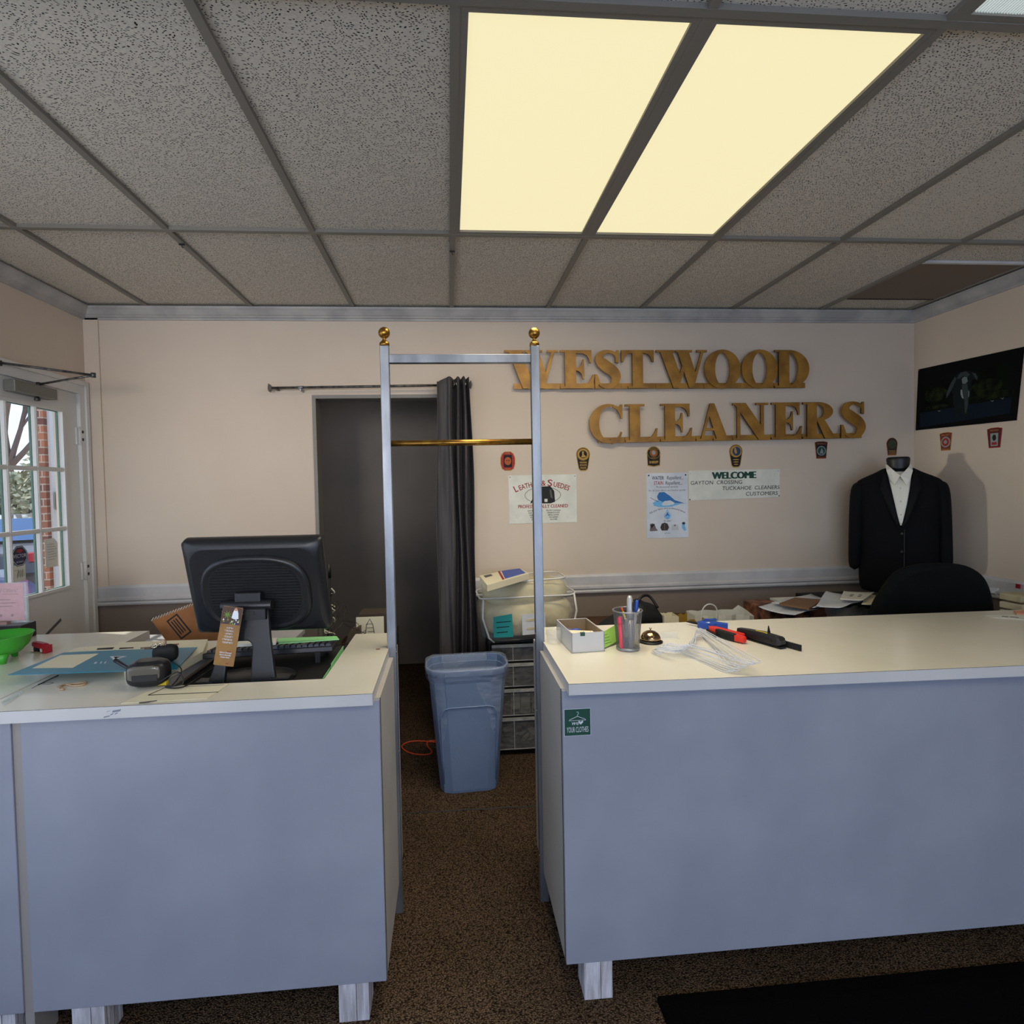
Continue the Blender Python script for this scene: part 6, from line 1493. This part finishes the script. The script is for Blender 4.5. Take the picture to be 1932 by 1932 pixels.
# pen cup
p = atz(1192, 1231, CT); PC = Vector((p.x, p.y+0.043, CT))
t = empty('pen_cup', tuple(PC), 'silver wire mesh pen cup on the right counter', 'pen cup')
b = MB(); n = 48; r0_, r1_, hc = 0.040, 0.0515, 0.138
rings = [[Vector(((r0_+(r1_-r0_)*k)*math.cos(2*PI*j/n), (r0_+(r1_-r0_)*k)*math.sin(2*PI*j/n), 0.004+hc*k)) for j in range(n+1)] for k in (0, 1)]
vs = rings[0]+rings[1]; b.add(vs, [(j, j+1, n+2+j, n+1+j) for j in range(n)], m_mesh, True)
o = b.build('mesh_wall', t, local=True); uv = o.data.uv_layers.new(name='UVMap')
for poly in o.data.polygons:
    for li in poly.loop_indices:
        vi = o.data.loops[li].vertex_index; uv.data[li].uv = ((vi % (n+1))/n*2, 0 if vi <= n else 1)
b = MB(); b.tube([(r1_*math.cos(2*PI*j/40), r1_*math.sin(2*PI*j/40), 0.004+hc) for j in range(40)], 0.0026, m_silver, 8, closed=True); b.build('rim', t, local=True)
b = MB(); b.lathe([(0.0, 0.0), (0.041, 0.0), (0.0425, 0.006), (0.041, 0.011), (0.038, 0.011), (0.0, 0.006)], (0, 0, 0), m_silver, 32); b.build('base', t, local=True)
def pen(name, base, top, r, M, cap, label, capfrac=0.3, cat='pen', parts=True):
    base = PC+Vector(base); top = PC+Vector(top); tt = empty(name, tuple(base), label, cat, 'pens in the wire cup')
    mid = base.lerp(top, 1-capfrac); bb = MB(); bb.tube([base, base.lerp(top, 0.02), mid], [r*0.6, r, r], M, 12); bb.build('barrel', tt)
    bb = MB(); bb.tube([mid, mid.lerp(top, 0.1), top.lerp(mid, 0.15), top], [r*1.12, r*1.15, r*1.0, r*0.55], cap, 12); bb.build('cap', tt); return tt
m_mk = mat('marker_silver', c(176, 178, 180), 0.35, 0.3)
pen('marker', (0.004, -0.02, 0.01), (0.012, 0.01, 0.192), 0.0105, m_mk, m_mk, 'fat grey marker standing tallest in the pen cup', 0.45)
pen('pen', (-0.005, 0.0, 0.01), (0.022, -0.005, 0.176), 0.004, m_ink, m_black, 'thin black pen beside the fat grey marker')
pen('pen', (0.012, -0.01, 0.01), (0.038, 0.006, 0.176), 0.0062, m_wire, m_blue, 'white marker with blue cap in the pen cup', 0.26)
pen('pen', (-0.028, -0.02, 0.01), (-0.036, -0.026, 0.126), 0.0085, m_pink, m_pink, 'thick pink highlighter inside the pen cup', 0.2)
pen('pen', (-0.018, -0.028, 0.01), (-0.015, -0.035, 0.120), 0.006, m_purple, m_mk, 'grey marker with violet foot seen through the mesh', 0.6)
pen('pen', (0.02, -0.02, 0.01), (-0.016, 0.02, 0.148), 0.0035, m_yellow, m_orange, 'yellow pencil with orange end in the pen cup', 0.1)
pen('pen', (-0.01, -0.02, 0.01), (0.030, 0.028, 0.15), 0.0035, m_ink, m_wire, 'black ballpoint with white end in the pen cup', 0.2)
pen('pen', (0.0, 0.02, 0.01), (0.041, -0.008, 0.145), 0.0035, m_badgegold, m_paper, 'tan pencil leaning to the right cup rim', 0.15)
# desk bell
p = atz(1233, 1214, CT); bc = (p.x-0.004, p.y+0.02, CT)
t = empty('desk_bell', bc, 'brass coloured service bell behind the white hangers', 'bell')
b = MB(); b.lathe([(0.0, 0.0), (0.044, 0.0), (0.045, 0.004), (0.036, 0.009), (0.0, 0.012)], (0, 0, 0), m_black, 30); b.build('base', t, local=True)
b = MB(); b.lathe([(0.037, 0.013), (0.0375, 0.016), (0.035, 0.024), (0.028, 0.034), (0.017, 0.041), (0.006, 0.0435), (0.0, 0.044)], (0, 0, 0), mat('bell_nickel', c(160, 132, 100), 0.16, 1.0), 36); b.build('dome', t, local=True)
b = MB(); b.lathe([(0.0025, 0.043), (0.0025, 0.050), (0.005, 0.051), (0.005, 0.054), (0.0, 0.056)], (0, 0, 0), m_chrome, 14); b.build('button', t, local=True)
b = MB(); p = atz(1262, 1204, CT); b.box((p.x-0.03, p.y, CT+0.0), (p.x+0.035, p.y+0.0025, CT+0.022), m_acrylic); b.box((p.x-0.03, p.y-0.02, CT), (p.x+0.035, p.y, CT+0.002), m_acrylic); tag(b.build('acrylic_plaque'), 'small clear acrylic plaque to the right of the bell', 'plaque')
# white hangers
hb = hanger_mesh(m_wire, 0.0014)
A_ = Vector((0.955, 2.11, 0)); B_ = Vector((0.905, 1.67, 0))
for i in range(9):
    o = hb.build('wire_hanger') if i == 0 else o.copy()
    if i: COL.objects.link(o)
    r_ = random.Random(40+i)
    ang = math.atan2((A_-B_).y, (A_-B_).x) + (i-4)*0.030
    o.location = (0.922+0.0035*i-0.010+r_.uniform(-0.004, 0.004), 1.885-0.004*i+r_.uniform(-0.006, 0.006), CT+0.0025+0.0052*i)
    o.rotation_euler = (r_.uniform(-0.02, 0.03), r_.uniform(-0.004, 0.01), ang)
    tag(o, 'white wire hanger in the loose bundle on the right counter', 'hanger', 'white hangers bundled on the right counter')
# blue strapping tool / scissors
p = atz(1338, 1186, CT)
t = empty('tagging_gun', (p.x, p.y, CT), 'blue tagging gun with dark needle lying furthest back', 'tagging gun', rot=(0, 0, -0.75))
b = MB(); fr = frame((0, 0, 0), XV, YV)
b.prism([(-0.045, -0.01), (-0.03, 0.03), (0.01, 0.04), (0.03, 0.03), (0.065, 0.03), (0.07, 0.012), (0.03, -0.004), (0.02, -0.02), (-0.03, -0.025)], fr, 0.001, 0.026, m_blue)
b.prism([(-0.01, -0.012), (0.004, -0.014), (0.006, -0.004), (-0.002, 0.002)], fr, 0.026, 0.027, m_paper2); b.build('body', t, local=True, bevel=0.003)
b = MB(); b.tube([(-0.04, 0.005, 0.014), (-0.075, 0.012, 0.013), (-0.10, 0.02, 0.011)], [0.006, 0.005, 0.002], m_blackm, 8); b.build('needle', t, local=True)
b = MB(); b.tube([(-0.03, 0.02, 0.03), (0.02, 0.034, 0.034)], 0.003, m_bluepl, 6); b.build('trigger', t, local=True)
# red cutter
p = atz(1368, 1203, CT); t = empty('hand_pliers', (p.x, p.y, CT), 'red and black handled pliers in the middle of the tools', 'pliers', rot=(0, 0, -1.18))
t.scale = (1.15, 1.15, 1.1)
b = MB(); b.prism([(-0.075, 0.012), (-0.06, 0.026), (0.0, 0.030), (0.055, 0.030), (0.06, 0.018), (0.02, 0.014), (0.06, 0.008), (0.085, 0.0), (0.087, -0.018), (0.06, -0.022), (0.02, -0.02), (-0.03, -0.012), (-0.07, 0.0)], frame((0, 0, 0), XV, YV), 0.004, 0.024, m_redp); b.build('handle', t, local=True, bevel=0.003)
b = MB(); b.prism([(-0.03, -0.013), (-0.025, 0.0), (0.05, -0.004), (0.055, -0.0235), (0.02, -0.0225)], frame((0, 0, 0), XV, YV), 0.003, 0.0265, m_blackm); b.build('grip', t, local=True, bevel=0.002)
b = MB(); b.prism([(-0.085, 0.004), (-0.075, -0.004), (-0.02, -0.032), (-0.012, -0.026), (-0.06, 0.012)], frame((0, 0, 0), XV, YV), 0.001, 0.012, m_black); b.tube([(-0.07, 0.01, 0.014), (-0.10, 0.03, 0.018)], 0.0025, m_chrome, 6); b.build('jaw', t, local=True, bevel=0.001)
# black stapler
p = atz(1438, 1213, CT); t = empty('stapler', (p.x, p.y, CT), 'black stapler, rightmost of the counter tools', 'stapler', rot=(0, 0, -1.22))
t.scale = (1.25, 1.15, 1.0)
b = MB(); b.loft([[Vector((x, -w_, z0)), Vector((x, w_, z0)), Vector((x, w_*0.8, z1)), Vector((x, -w_*0.8, z1))] for x, w_, z0, z1 in ((-0.085, 0.012, 0.016, 0.034), (-0.05, 0.015, 0.012, 0.038), (0.0, 0.018, 0.010, 0.042), (0.06, 0.018, 0.010, 0.040), (0.068, 0.016, 0.012, 0.036))], m_blackp, False); b.build('top_arm', t, local=True, bevel=0.002)
b = MB(); b.box((-0.08, -0.013, 0.0), (0.072, 0.013, 0.007), m_blackm); b.box((-0.08, -0.011, 0.007), (-0.05, 0.011, 0.018), m_blackm); b.build('base_plate', t, local=True, bevel=0.001)
b = MB(); b.box((0.05, -0.012, 0.016), (0.0705, 0.012, 0.030), m_steel_dark); b.box((-0.02, -0.0184, 0.018), (0.045, -0.0176, 0.028), m_black); b.build('magazine', t, local=True)
b = MB(); b.box((0.02, 0.02, 0.001), (0.11, 0.027, 0.022), m_blackm); b.prism([(0.0, 0.03), (0.012, 0.028), (0.004, 0.062)], frame((0, 0.024, 0), XV, ZV), -0.002, 0.002, m_blackm); b.box((-0.01, 0.014, 0.02), (0.03, 0.027, 0.03), m_blackm); b.build('rear_lever', t, local=True)
b = MB(); b.box((-0.02, -0.004, 0.0395), (0.02, -0.001, 0.0435), m_yellow); b.build('yellow_mark', t, local=True)
# papers at the far right of the counter
slab('paper_slip', [(1858, 1160), (1874, 1165), (1935, 1169), (1945, 1160)], CT+0.002, 0.0015, m_paper, 'white paper slip at the right end of the right counter', 'paper', [([(1890, 1162), (1890, 1163), (1902, 1164), (1902, 1163)], m_ink), ([(1906, 1163), (1906, 1164), (1922, 1166), (1922, 1165)], m_ink)])
slab('orange_card', [(1912, 1152), (1918, 1158), (1945, 1158), (1945, 1150)], CT+0.006, 0.004, mat('salmon', c(214, 150, 120), 0.7), 'salmon card behind the white slip at the right picture edge', 'card')

# ================================================================== BEHIND THE RIGHT COUNTER
t = empty('desk', (1.95, 3.25, 0), 'brown desk along the back wall under the suited mannequin', 'desk')
b = MB(); b.box((0.78, 2.98, 0.73), (3.12, 3.60, 0.76), m_desk); b.build('desk_top', t, bevel=0.003)
for x in (0.79, 3.06):
    b = MB(); b.box((x, 3.0, 0), (x+0.05, 3.58, 0.73), m_desk); b.build('side_panel', t)
# black duffel bag
t = empty('duffel_bag', (1.06, 3.2, 0.76), 'slumped black bag behind the pen cup', 'bag')
b = MB(); rings = []
for k in range(15):
    u = k/14; x = -0.24+0.42*u; hgt = [0.02, 0.05, 0.07, 0.09, 0.10, 0.115, 0.12, 0.13, 0.19, 0.195, 0.17, 0.165, 0.155, 0.12, 0.03][k]
    rings.append([Vector((x+0.01*math.sin(j), 0.10*math.cos(2*PI*j/16)*(0.4+0.6*math.sin(PI*min(max(u, 0.05), 0.95))), max(0.0, hgt/2+hgt/2*math.sin(2*PI*j/16)))) for j in range(16)])
b.loft(rings, m_blackm, True); b.build('body', t, local=True, subsurf=1)
b = MB(); b.tube(catmull([(-0.02, -0.06, 0.12), (0.02, -0.04, 0.20), (0.08, -0.02, 0.205), (0.12, -0.05, 0.14)], 5), 0.008, m_black, 8); b.build('strap', t, local=True)
def bagbox(x0, x1, y0, y1, z1, M, name, label, jag=0.02, seed=0):
    r_ = random.Random(seed); bb = MB(); n = 7; rings = []
    top = [Vector((x0+(x1-x0)*i/n, y0, z1+r_.uniform(-jag, jag))) for i in range(n+1)] + [Vector((x1+(x0-x1)*i/n, y1, z1+r_.uniform(-jag, jag))) for i in range(n+1)]
    bot = [Vector((p.x, p.y, 0.76)) for p in top]; bb.loft([bot, top], M, False, False); bb.add([(x0, y0, 0.765), (x1, y0, 0.765), (x1, y1, 0.765), (x0, y1, 0.765)], [(0, 1, 2, 3)], M)
    o = bb.build(name, solid=0.002); tag(o, label, 'bag'); return o
bagbox(1.205, 1.29, 3.12, 3.22, 0.855, m_cream, 'paper_bag', 'small cream paper bag right of the black bag', 0.006, 2)
bagbox(1.30, 1.44, 3.12, 3.26, 0.83, mat('gold_bag', c(150, 120, 40), 0.5), 'gold_bag', 'gold and cream crumpled bag between the paper bags', 0.014, 3)
t = empty('carrier_bag', (1.55, 3.22, 0.76), 'cream carrier bag with white rope handle and green label', 'bag')
b = MB(); r_ = random.Random(6); n = 10
top = [Vector((1.40+0.36*i/n, 3.15+0.01*math.sin(i*2), 0.842+r_.uniform(-0.006, 0.008)-(0.01 if i > 8 else 0))) for i in range(n+1)] + [Vector((1.76-0.36*i/n, 3.27, 0.848+r_.uniform(-0.006, 0.006)+(0.022 if i == 1 else 0))) for i in range(n+1)]
b.loft([[Vector((p.x, p.y, 0.761)) for p in top], top], m_paper, False, False); b.build('body', t, solid=0.002)
hp = [aty(x, y, 3.15) for x, y in ((1324, 1172), (1325, 1153), (1331, 1143), (1340, 1140), (1349, 1144), (1353, 1154), (1351, 1172))]
b = MB(); b.tube(catmull(hp, 5), 0.0042, m_whitecloth, 8); b.build('handle', t)
q0 = aty(1327, 1167, 3.14); b = MB(); b.box((q0.x, 3.138, q0.z-0.02), (q0.x+0.075, 3.1385, q0.z), mat('label_green', c(90, 160, 90), 0.6)); b.build('green_label', t)
# patterned box with papers
b = MB(); a_ = aty(1434, 1168, 3.12)
b.box((1.835, 3.12, 0.76), (2.22, 3.42, 0.868), mat('pattern_box', c(150, 96, 64), 0.7, var=c(44, 34, 28), vscale=16)); tag(b.build('patterned_box', bevel=0.003), 'brown and black patterned box under the papers', 'box')
def sheet(name, corners, z, M, label, cat='paper', curl_=0.012, seed=0, th=0.0015, marks=None, group=None):
    P_ = [atz(x, y, z) for x, y in corners]; rows = []
    for i in range(9):
        row = []
        for j in range(9):
            p_ = P_[0].lerp(P_[1], j/8).lerp(P_[3].lerp(P_[2], j/8), i/8)
            row.append(p_+ZV*(curl_*(mnoise.noise(p_*7+Vector((seed, 0, 0)))*0.6+((2*j/8-1)**4)*0.5)))
        rows.append(row)
    bb = MB(); bb.loft(rows, M, True, False, False)
    if marks: 
        for (u0, v0, u1, v1) in marks:
            g = lambda u, v: P_[0].lerp(P_[1], u).lerp(P_[3].lerp(P_[2], u), v)
            def hz(u, v):
                i = min(8, round(v*8)); j = min(8, round(u*8)); return rows[i][j].z
            bb.add([Vector((g(u, v).x, g(u, v).y, hz(u, v)+0.002)) for u, v in ((u0, v0), (u1, v0), (u1, v1), (u0, v1))], [(0, 1, 2, 3)], m_inkgrey)
    o = bb.build(name, solid=th); tag(o, label, cat, group); return o
sheet('loose_paper', [(1431, 1146), (1500, 1163), (1545, 1150), (1470, 1138)], 0.885, m_paper2, 'loose white paper at the left end of the desk pile', seed=1)
sheet('loose_paper', [(1455, 1138), (1535, 1150), (1590, 1135), (1530, 1122)], 0.905, m_paper2, 'white printed paper lying across the brown folder', seed=4, marks=[(0.4, 0.3, 0.6, 0.35), (0.45, 0.45, 0.6, 0.5)])
slab('brown_folder', [(1470, 1138), (1527, 1147), (1553, 1131), (1500, 1127)], 0.921, 0.012, mat('folder_tan', c(120, 88, 60), 0.7), 'brown folder lying on the desk papers', 'folder')
sheet('loose_paper', [(1540, 1145), (1590, 1148), (1650, 1128), (1560, 1117)], 0.925, m_paper2, 'large white sheet sloping towards the mannequin', seed=8, curl_=0.018)
sheet('loose_paper', [(1585, 1131), (1628, 1134), (1650, 1118), (1592, 1116)], 0.945, m_paper, 'printed white form on top of the desk pile', seed=11, curl_=0.006, marks=[(0.3, 0.4, 0.42, 0.44), (0.3, 0.55, 0.42, 0.6), (0.6, 0.4, 0.72, 0.44), (0.6, 0.55, 0.72, 0.6)])
sheet('loose_paper', [(1625, 1142), (1690, 1140), (1700, 1124), (1640, 1122)], 0.925, m_cream, 'cream sheet under the mannequin hem', seed=15)
b = MB(); b.box((2.235, 3.11, 0.761), (2.60, 3.5, 0.885), m_blackm); b2 = MB(); b2.box((2.0, 3.14, 0.869), (2.2, 3.40, 0.882), m_paper); tag(b2.build('paper_ream'), 'white paper ream on the patterned box', 'paper'); tag(b.build('document_pile'), 'dark document pile supporting the loose papers', 'documents')
b = MB(); r_ = random.Random(2)
rows = [[Vector((2.16+0.42*j/16, 3.06+0.05*i/6+0.01*r_.random(), 0.79+0.085*i/6+r_.uniform(-0.012, 0.012))) for j in range(17)] for i in range(7)]
b.loft(rows, m_clear, False, False, False); tag(b.build('plastic_wrap', solid=0.001), 'crumpled clear plastic wrap in front of the dark documents', 'wrap')

# ------------------------------------------------------------------ suited mannequin
t = empty('mannequin', (2.78, 3.30, 0.76), 'headless mannequin wearing a black jacket and white shirt', 'mannequin', rot=(0, 0, math.radians(-35)))
t.scale = (0.84, 0.95, 1.0)
z_ = lambda z: z-0.76
b = MB()
b.tube([(0, 0.0, 0.0), (0, 0.0, 0.2)], 0.02, m_torso, 12); b.lathe([(0.0, 0), (0.13, 0.0), (0.13, 0.012), (0.02, 0.02)], (0, 0, 0.0), m_torso, 28); b.build('stand', t, local=True)
def sup(cx, cy, rx, ry, z, n=36, pw=2.6, fy=1.0):
    out = []
    for j in range(n):
        a_ = 2*PI*j/n; ca, sa = math.cos(a_), math.sin(a_); s_ = (abs(ca)**pw+abs(sa)**pw)**(-1/pw)
        out.append(Vector((cx+rx*ca*s_, cy+ry*sa*s_*(fy if sa < 0 else 1), z)))
    return out
# torso sections (z, rx, ry, cy)
sec = [(0.905, 0.225, 0.125, 0.0), (0.93, 0.245, 0.132, 0), (1.02, 0.252, 0.135, 0), (1.12, 0.244, 0.130, 0), (1.22, 0.240, 0.130, 0), (1.34, 0.246, 0.138, 0), (1.45, 0.248, 0.138, 0.0), (1.54, 0.268, 0.120, 0.005), (1.585, 0.270, 0.098, 0.010), (1.610, 0.255, 0.086, 0.015), (1.632, 0.205, 0.078, 0.018), (1.655, 0.145, 0.072, 0.02), (1.672, 0.110, 0.070, 0.022), (1.688, 0.088, 0.066, 0.024)]
b = MB(); b.loft([sup(0, cy, rx, ry, z_(z), pw=2.5) for z, rx, ry, cy in sec], m_jacket, True, True); jk = b.build('jacket_body', t, local=True, subsurf=1)
def front_y(x, z):
    for i in range(len(sec)-1):
        if sec[i][0] <= z <= sec[i+1][0]:
            k = (z-sec[i][0])/(sec[i+1][0]-sec[i][0]); rx, ry, cy = [sec[i][q]*(1-k)+sec[i+1][q]*k for q in (1, 2, 3)]
            u = min(abs(x)/rx, 0.995); return cy-ry*(1-u**2.5)**(1/2.5)
    return sec[-1][3]-sec[-1][2]
for s in (-1, 1):
    b = MB(); path = [(s*0.225, 0.012, 1.600, 0.035, 0.05), (s*0.240, 0.010, 1.588, 0.046, 0.066), (s*0.250, 0.008, 1.55, 0.052, 0.078), (s*0.256, 0.004, 1.48, 0.052, 0.080), (s*0.262, 0.0, 1.38, 0.050, 0.076), (s*0.268, -0.006, 1.26, 0.047, 0.070), (s*0.274, -0.014, 1.14, 0.043, 0.062), (s*0.276, -0.020, 1.035, 0.041, 0.057)]
    b.loft([sup(x, y, rx, ry, z_(z), 20, 2.2) for x, y, z, rx, ry in path][::-1], m_jacket, True, True); b.build('sleeve', t, local=True, subsurf=1)
# shirt V
b = MB(); rows = []
for i in range(15):
    z = 1.335+(1.66-1.335)*i/14; hw = 0.004+0.074*(i/14)**0.9
    rows.append([Vector((x, front_y(x, z)-0.006+0.002*math.sin(x*150)*math.sin(z*30), z_(z))) for x in [hw*(-1+2*j/10) for j in range(11)]])
b.loft(rows, m_shirt, True, False, False); b.build('shirt_front', t, local=True, solid=0.002)
b = MB(); b.add([Vector((x, front_y(0, z)-0.0095, z_(z))) for x, z in ((-0.009, 1.37), (0.009, 1.37), (0.011, 1.62), (-0.011, 1.62))], [(0, 1, 2, 3)], m_shirt)
for z in (1.40, 1.48, 1.56): b.lathe([(0.0045, 0), (0.0045, 0.0015), (0, 0.002)], (0, front_y(0, z)-0.010, z_(z)), m_whitecloth, 10, False, Matrix.Rotation(PI/2, 3, 'X'))
b.build('shirt_placket', t, local=True, solid=0.0015)
for s in (-1, 1):
    b = MB(); C1 = [(0.0, -0.068, 1.622), (s*0.038, -0.076, 1.565), (s*0.066, -0.066, 1.600), (s*0.086, -0.030, 1.650), (s*0.088, 0.015, 1.690), (s*0.078, 0.015, 1.694), (s*0.058, -0.038, 1.672)]
    P_ = [Vector((x*0.9, y-0.032*(1 if z < 1.66 else 0.45), z_(z)+0.012)) for x, y, z in C1]
    b.add(P_, [(0, 1, 2, 6), (2, 3, 5, 6), (3, 4, 5)] if s > 0 else [(6, 2, 1, 0), (6, 5, 3, 2), (5, 4, 3)], m_shirt); b.build('shirt_collar', t, local=True, solid=0.004)
b = MB(); b.loft([sup(0, 0.02, rx, ry, z_(z), 28, 2) for z, rx, ry in ((1.56, 0.066, 0.056), (1.66, 0.068, 0.060), (1.71, 0.070, 0.062), (1.735, 0.074, 0.066), (1.746, 0.072, 0.064), (1.752, 0.062, 0.056))], m_torso, True, True); b.build('neck', t, local=True)
# lapels
for s in (-1, 1):
    b = MB(); rows = []
    for i in range(13):
        k = i/12; z = 1.325+(1.675-1.325)*k; xi = 0.004+0.074*k**0.9; w_ = 0.052*math.sin(PI*min(k*0.62+0.05, 0.8))+0.008
        if k > 0.70: w_ *= max(0.35, 1-(k-0.70)*2.1)
        if 0.62 < k < 0.70: w_ += 0.012
        rows.append([Vector((s*(xi+w_*q), front_y(s*(xi+w_*q), z)-0.011+0.004*abs(q-0.5), z_(z))) for q in (0, 0.33, 0.66, 1.0)])
    if s < 0: rows = [r_[::-1] for r_ in rows]
    b.loft(rows, m_lapel, True, False, False); b.build('lapel', t, local=True, solid=0.004)
for z in (1.285, 1.175, 1.065):
    b = MB(); b.lathe([(0.010, 0), (0.010, 0.003), (0.004, 0.004), (0, 0.003)], (0.006, front_y(0.006, z)-0.002, z_(z)), m_black, 14, False, Matrix.Rotation(PI/2, 3, 'X')); b.build('button', t, local=True)
b = MB(); rows = [[Vector((x+0.012*max(0, (1.1-z))*2, front_y(x, z)-0.0045, z_(z))) for x in (0.018, 0.021, 0.024)] for z in [0.95+0.03*i for i in range(13)]]
b.loft(rows, m_black, True, False, False); b.build('front_edge', t, local=True, solid=0.002)
b = MB(); b.tube([Vector((0.115, front_y(0.115, 1.44)-0.003, z_(1.44))), Vector((0.155, front_y(0.155, 1.447)-0.003, z_(1.447))), Vector((0.185, front_y(0.185, 1.452)-0.003, z_(1.452)))], 0.003, m_lapel, 6); b.build('breast_pocket', t, local=True)

# ------------------------------------------------------------------ office chair
t = empty('office_chair', (2.47, 2.72, 0), 'black fabric office chair behind the right counter', 'chair', rot=(0, 0, math.radians(-14)))
b = MB(); fr = (Vector((0, 0, 0)), XV, ZV, XV.cross(ZV))
outl = [(-0.27, 0.62), (-0.29, 0.74), (-0.285, 0.86), (-0.255, 0.98), (-0.19, 1.11), (-0.12, 1.165), (0.0, 1.185), (0.14, 1.17), (0.225, 1.11), (0.275, 1.0), (0.295, 0.88), (0.28, 0.74), (0.26, 0.62), (0.20, 0.56), (-0.20, 0.56)]
def back_ring(s_, y):
    cxx, czz = 0.0, 0.86; return [Vector((cxx+(u-cxx)*s_, y+0.10*((u-cxx)*s_)**2/0.09*0.35-0.12*(czz+(v-czz)*s_-0.86), czz+(v-czz)*s_)) for u, v, _ in [tuple(p) for p in catmull([(a_, b__, 0) for a_, b__ in outl], 4, True)]]
b.loft([back_ring(0.90, 0.045), back_ring(0.985, 0.030), back_ring(1.0, 0.0), back_ring(0.985, -0.030), back_ring(0.90, -0.045)], m_chairf, True, True); b.build('backrest', t, local=True)
b = MB(); pillow(b, 0.54, 0.50, 0.10, 0.44, m_chairf, 1, 0.003, pw=3.5); b.build('seat', t, local=True)
b = MB(); b.tube([(0, 0.0, 0.07), (0, 0.0, 0.45)], 0.028, m_black, 14); b.box((-0.03, 0.02, 0.43), (0.03, 0.06, 0.60), m_black); b.build('column', t, local=True)
for s in (-1, 1): b = MB(); b.tube(catmull([(s*0.28, 0.1, 0.46), (s*0.33, 0.1, 0.52), (s*0.33, 0.08, 0.66), (s*0.33, -0.1, 0.68)], 4), 0.016, m_black, 8); b.build('armrest', t, local=True)
for k in range(5):
    a_ = 2*PI*k/5+0.3; b = MB(); b.tube([(0, 0, 0.09), (0.28*math.cos(a_), 0.28*math.sin(a_), 0.06)], [0.024, 0.014], m_black, 8); b.lathe([(0, -0.02), (0.028, -0.02), (0.028, 0.02), (0, 0.02)], (0.28*math.cos(a_), 0.28*math.sin(a_), 0.03), m_black, 14, False, Matrix.Rotation(PI/2, 3, 'X')); b.build('leg', t, local=True)

# ------------------------------------------------------------------ things right of the chair
p = aty(1895, 1110, 3.05)
t = empty('wipe_pack', (3.04, 3.10, 0.76), 'white and red plastic bag beside the chair at the right wall', 'bag')
b = MB(); f3 = lambda x, y, Y=3.08: aty(x, y, Y)
P_ = [f3(1868, 1165), (f3(1884, 1128)), f3(1903, 1126), f3(1898, 1165)]
b.add([Vector((q.x, 3.08, q.z)) for q in P_]+[Vector((q.x, 3.14, q.z)) for q in P_], [(0, 3, 2, 1)[::-1], (4, 5, 6, 7)[::-1], (0, 1, 5, 4), (1, 2, 6, 5), (2, 3, 7, 6), (3, 0, 4, 7)], m_paper2); b.build('lower_sheet', t, bevel=0.004)
b = MB(); P_ = [f3(1875, 1119, 3.02), f3(1887, 1107, 3.02), f3(1908, 1104, 3.02), f3(1905, 1112, 3.02), f3(1892, 1121, 3.02), f3(1884, 1125, 3.02)]
b.add([Vector((q.x, 3.02, q.z)) for q in P_]+[Vector((q.x, 3.07, q.z-0.005)) for q in P_], [tuple(range(6))[::-1], tuple(range(6, 12))]+[(i, (i+1) % 6, 6+(i+1) % 6, 6+i) for i in range(6)], m_paper2); b.build('upper_fold', t)
b = MB(); P_ = [f3(1891, 1122, 3.01), f3(1900, 1119, 3.01), f3(1907, 1111, 3.01), f3(1908, 1122, 3.01), f3(1900, 1126, 3.01), f3(1892, 1127, 3.01)]
b.add([Vector((q.x, 3.01, q.z)) for q in P_]+[Vector((q.x, 3.018, q.z)) for q in P_], [tuple(range(6))[::-1], tuple(range(6, 12))]+[(i, (i+1) % 6, 6+(i+1) % 6, 6+i) for i in range(6)], m_redp); b.build('red_stripe', t)
b = MB(); q = f3(1912, 1150, 3.05); q.x += 0.02; b.lathe([(0.0, 0), (0.03, 0), (0.036, 0.03), (0.02, 0.05), (0.036, 0.09), (0.04, 0.13), (0.0, 0.135)], (q.x, 3.05, 0.76), mat('bottle_olive', c(76, 76, 60), 0.3), 20); tag(b.build('dark_bottle'), 'dark olive bottle right of the white and red bag', 'bottle')
b = MB(); fr = rwframe(1922, 1106); q = atx(1920, 1106, XR-0.035)
b.box((XR-0.034, q.y-0.012, q.z-0.012), (XR-0.0305, q.y+0.012, q.z+0.012), m_darkred); tag(b.build('red_tag'), 'small dark red square tag on the right wall rail', 'tag')
b = MB(); r_ = random.Random(3)
for k in range(5):
    b.box((3.02, 2.72+0.01*k, 0.76+0.045*k), (3.15, 2.88, 0.76+0.045*k+0.035), (m_cream, m_quilt, m_paper)[k % 3])
tag(b.build('folded_linen', bevel=0.006), 'small stack of folded cream linen at the right picture edge', 'linen')
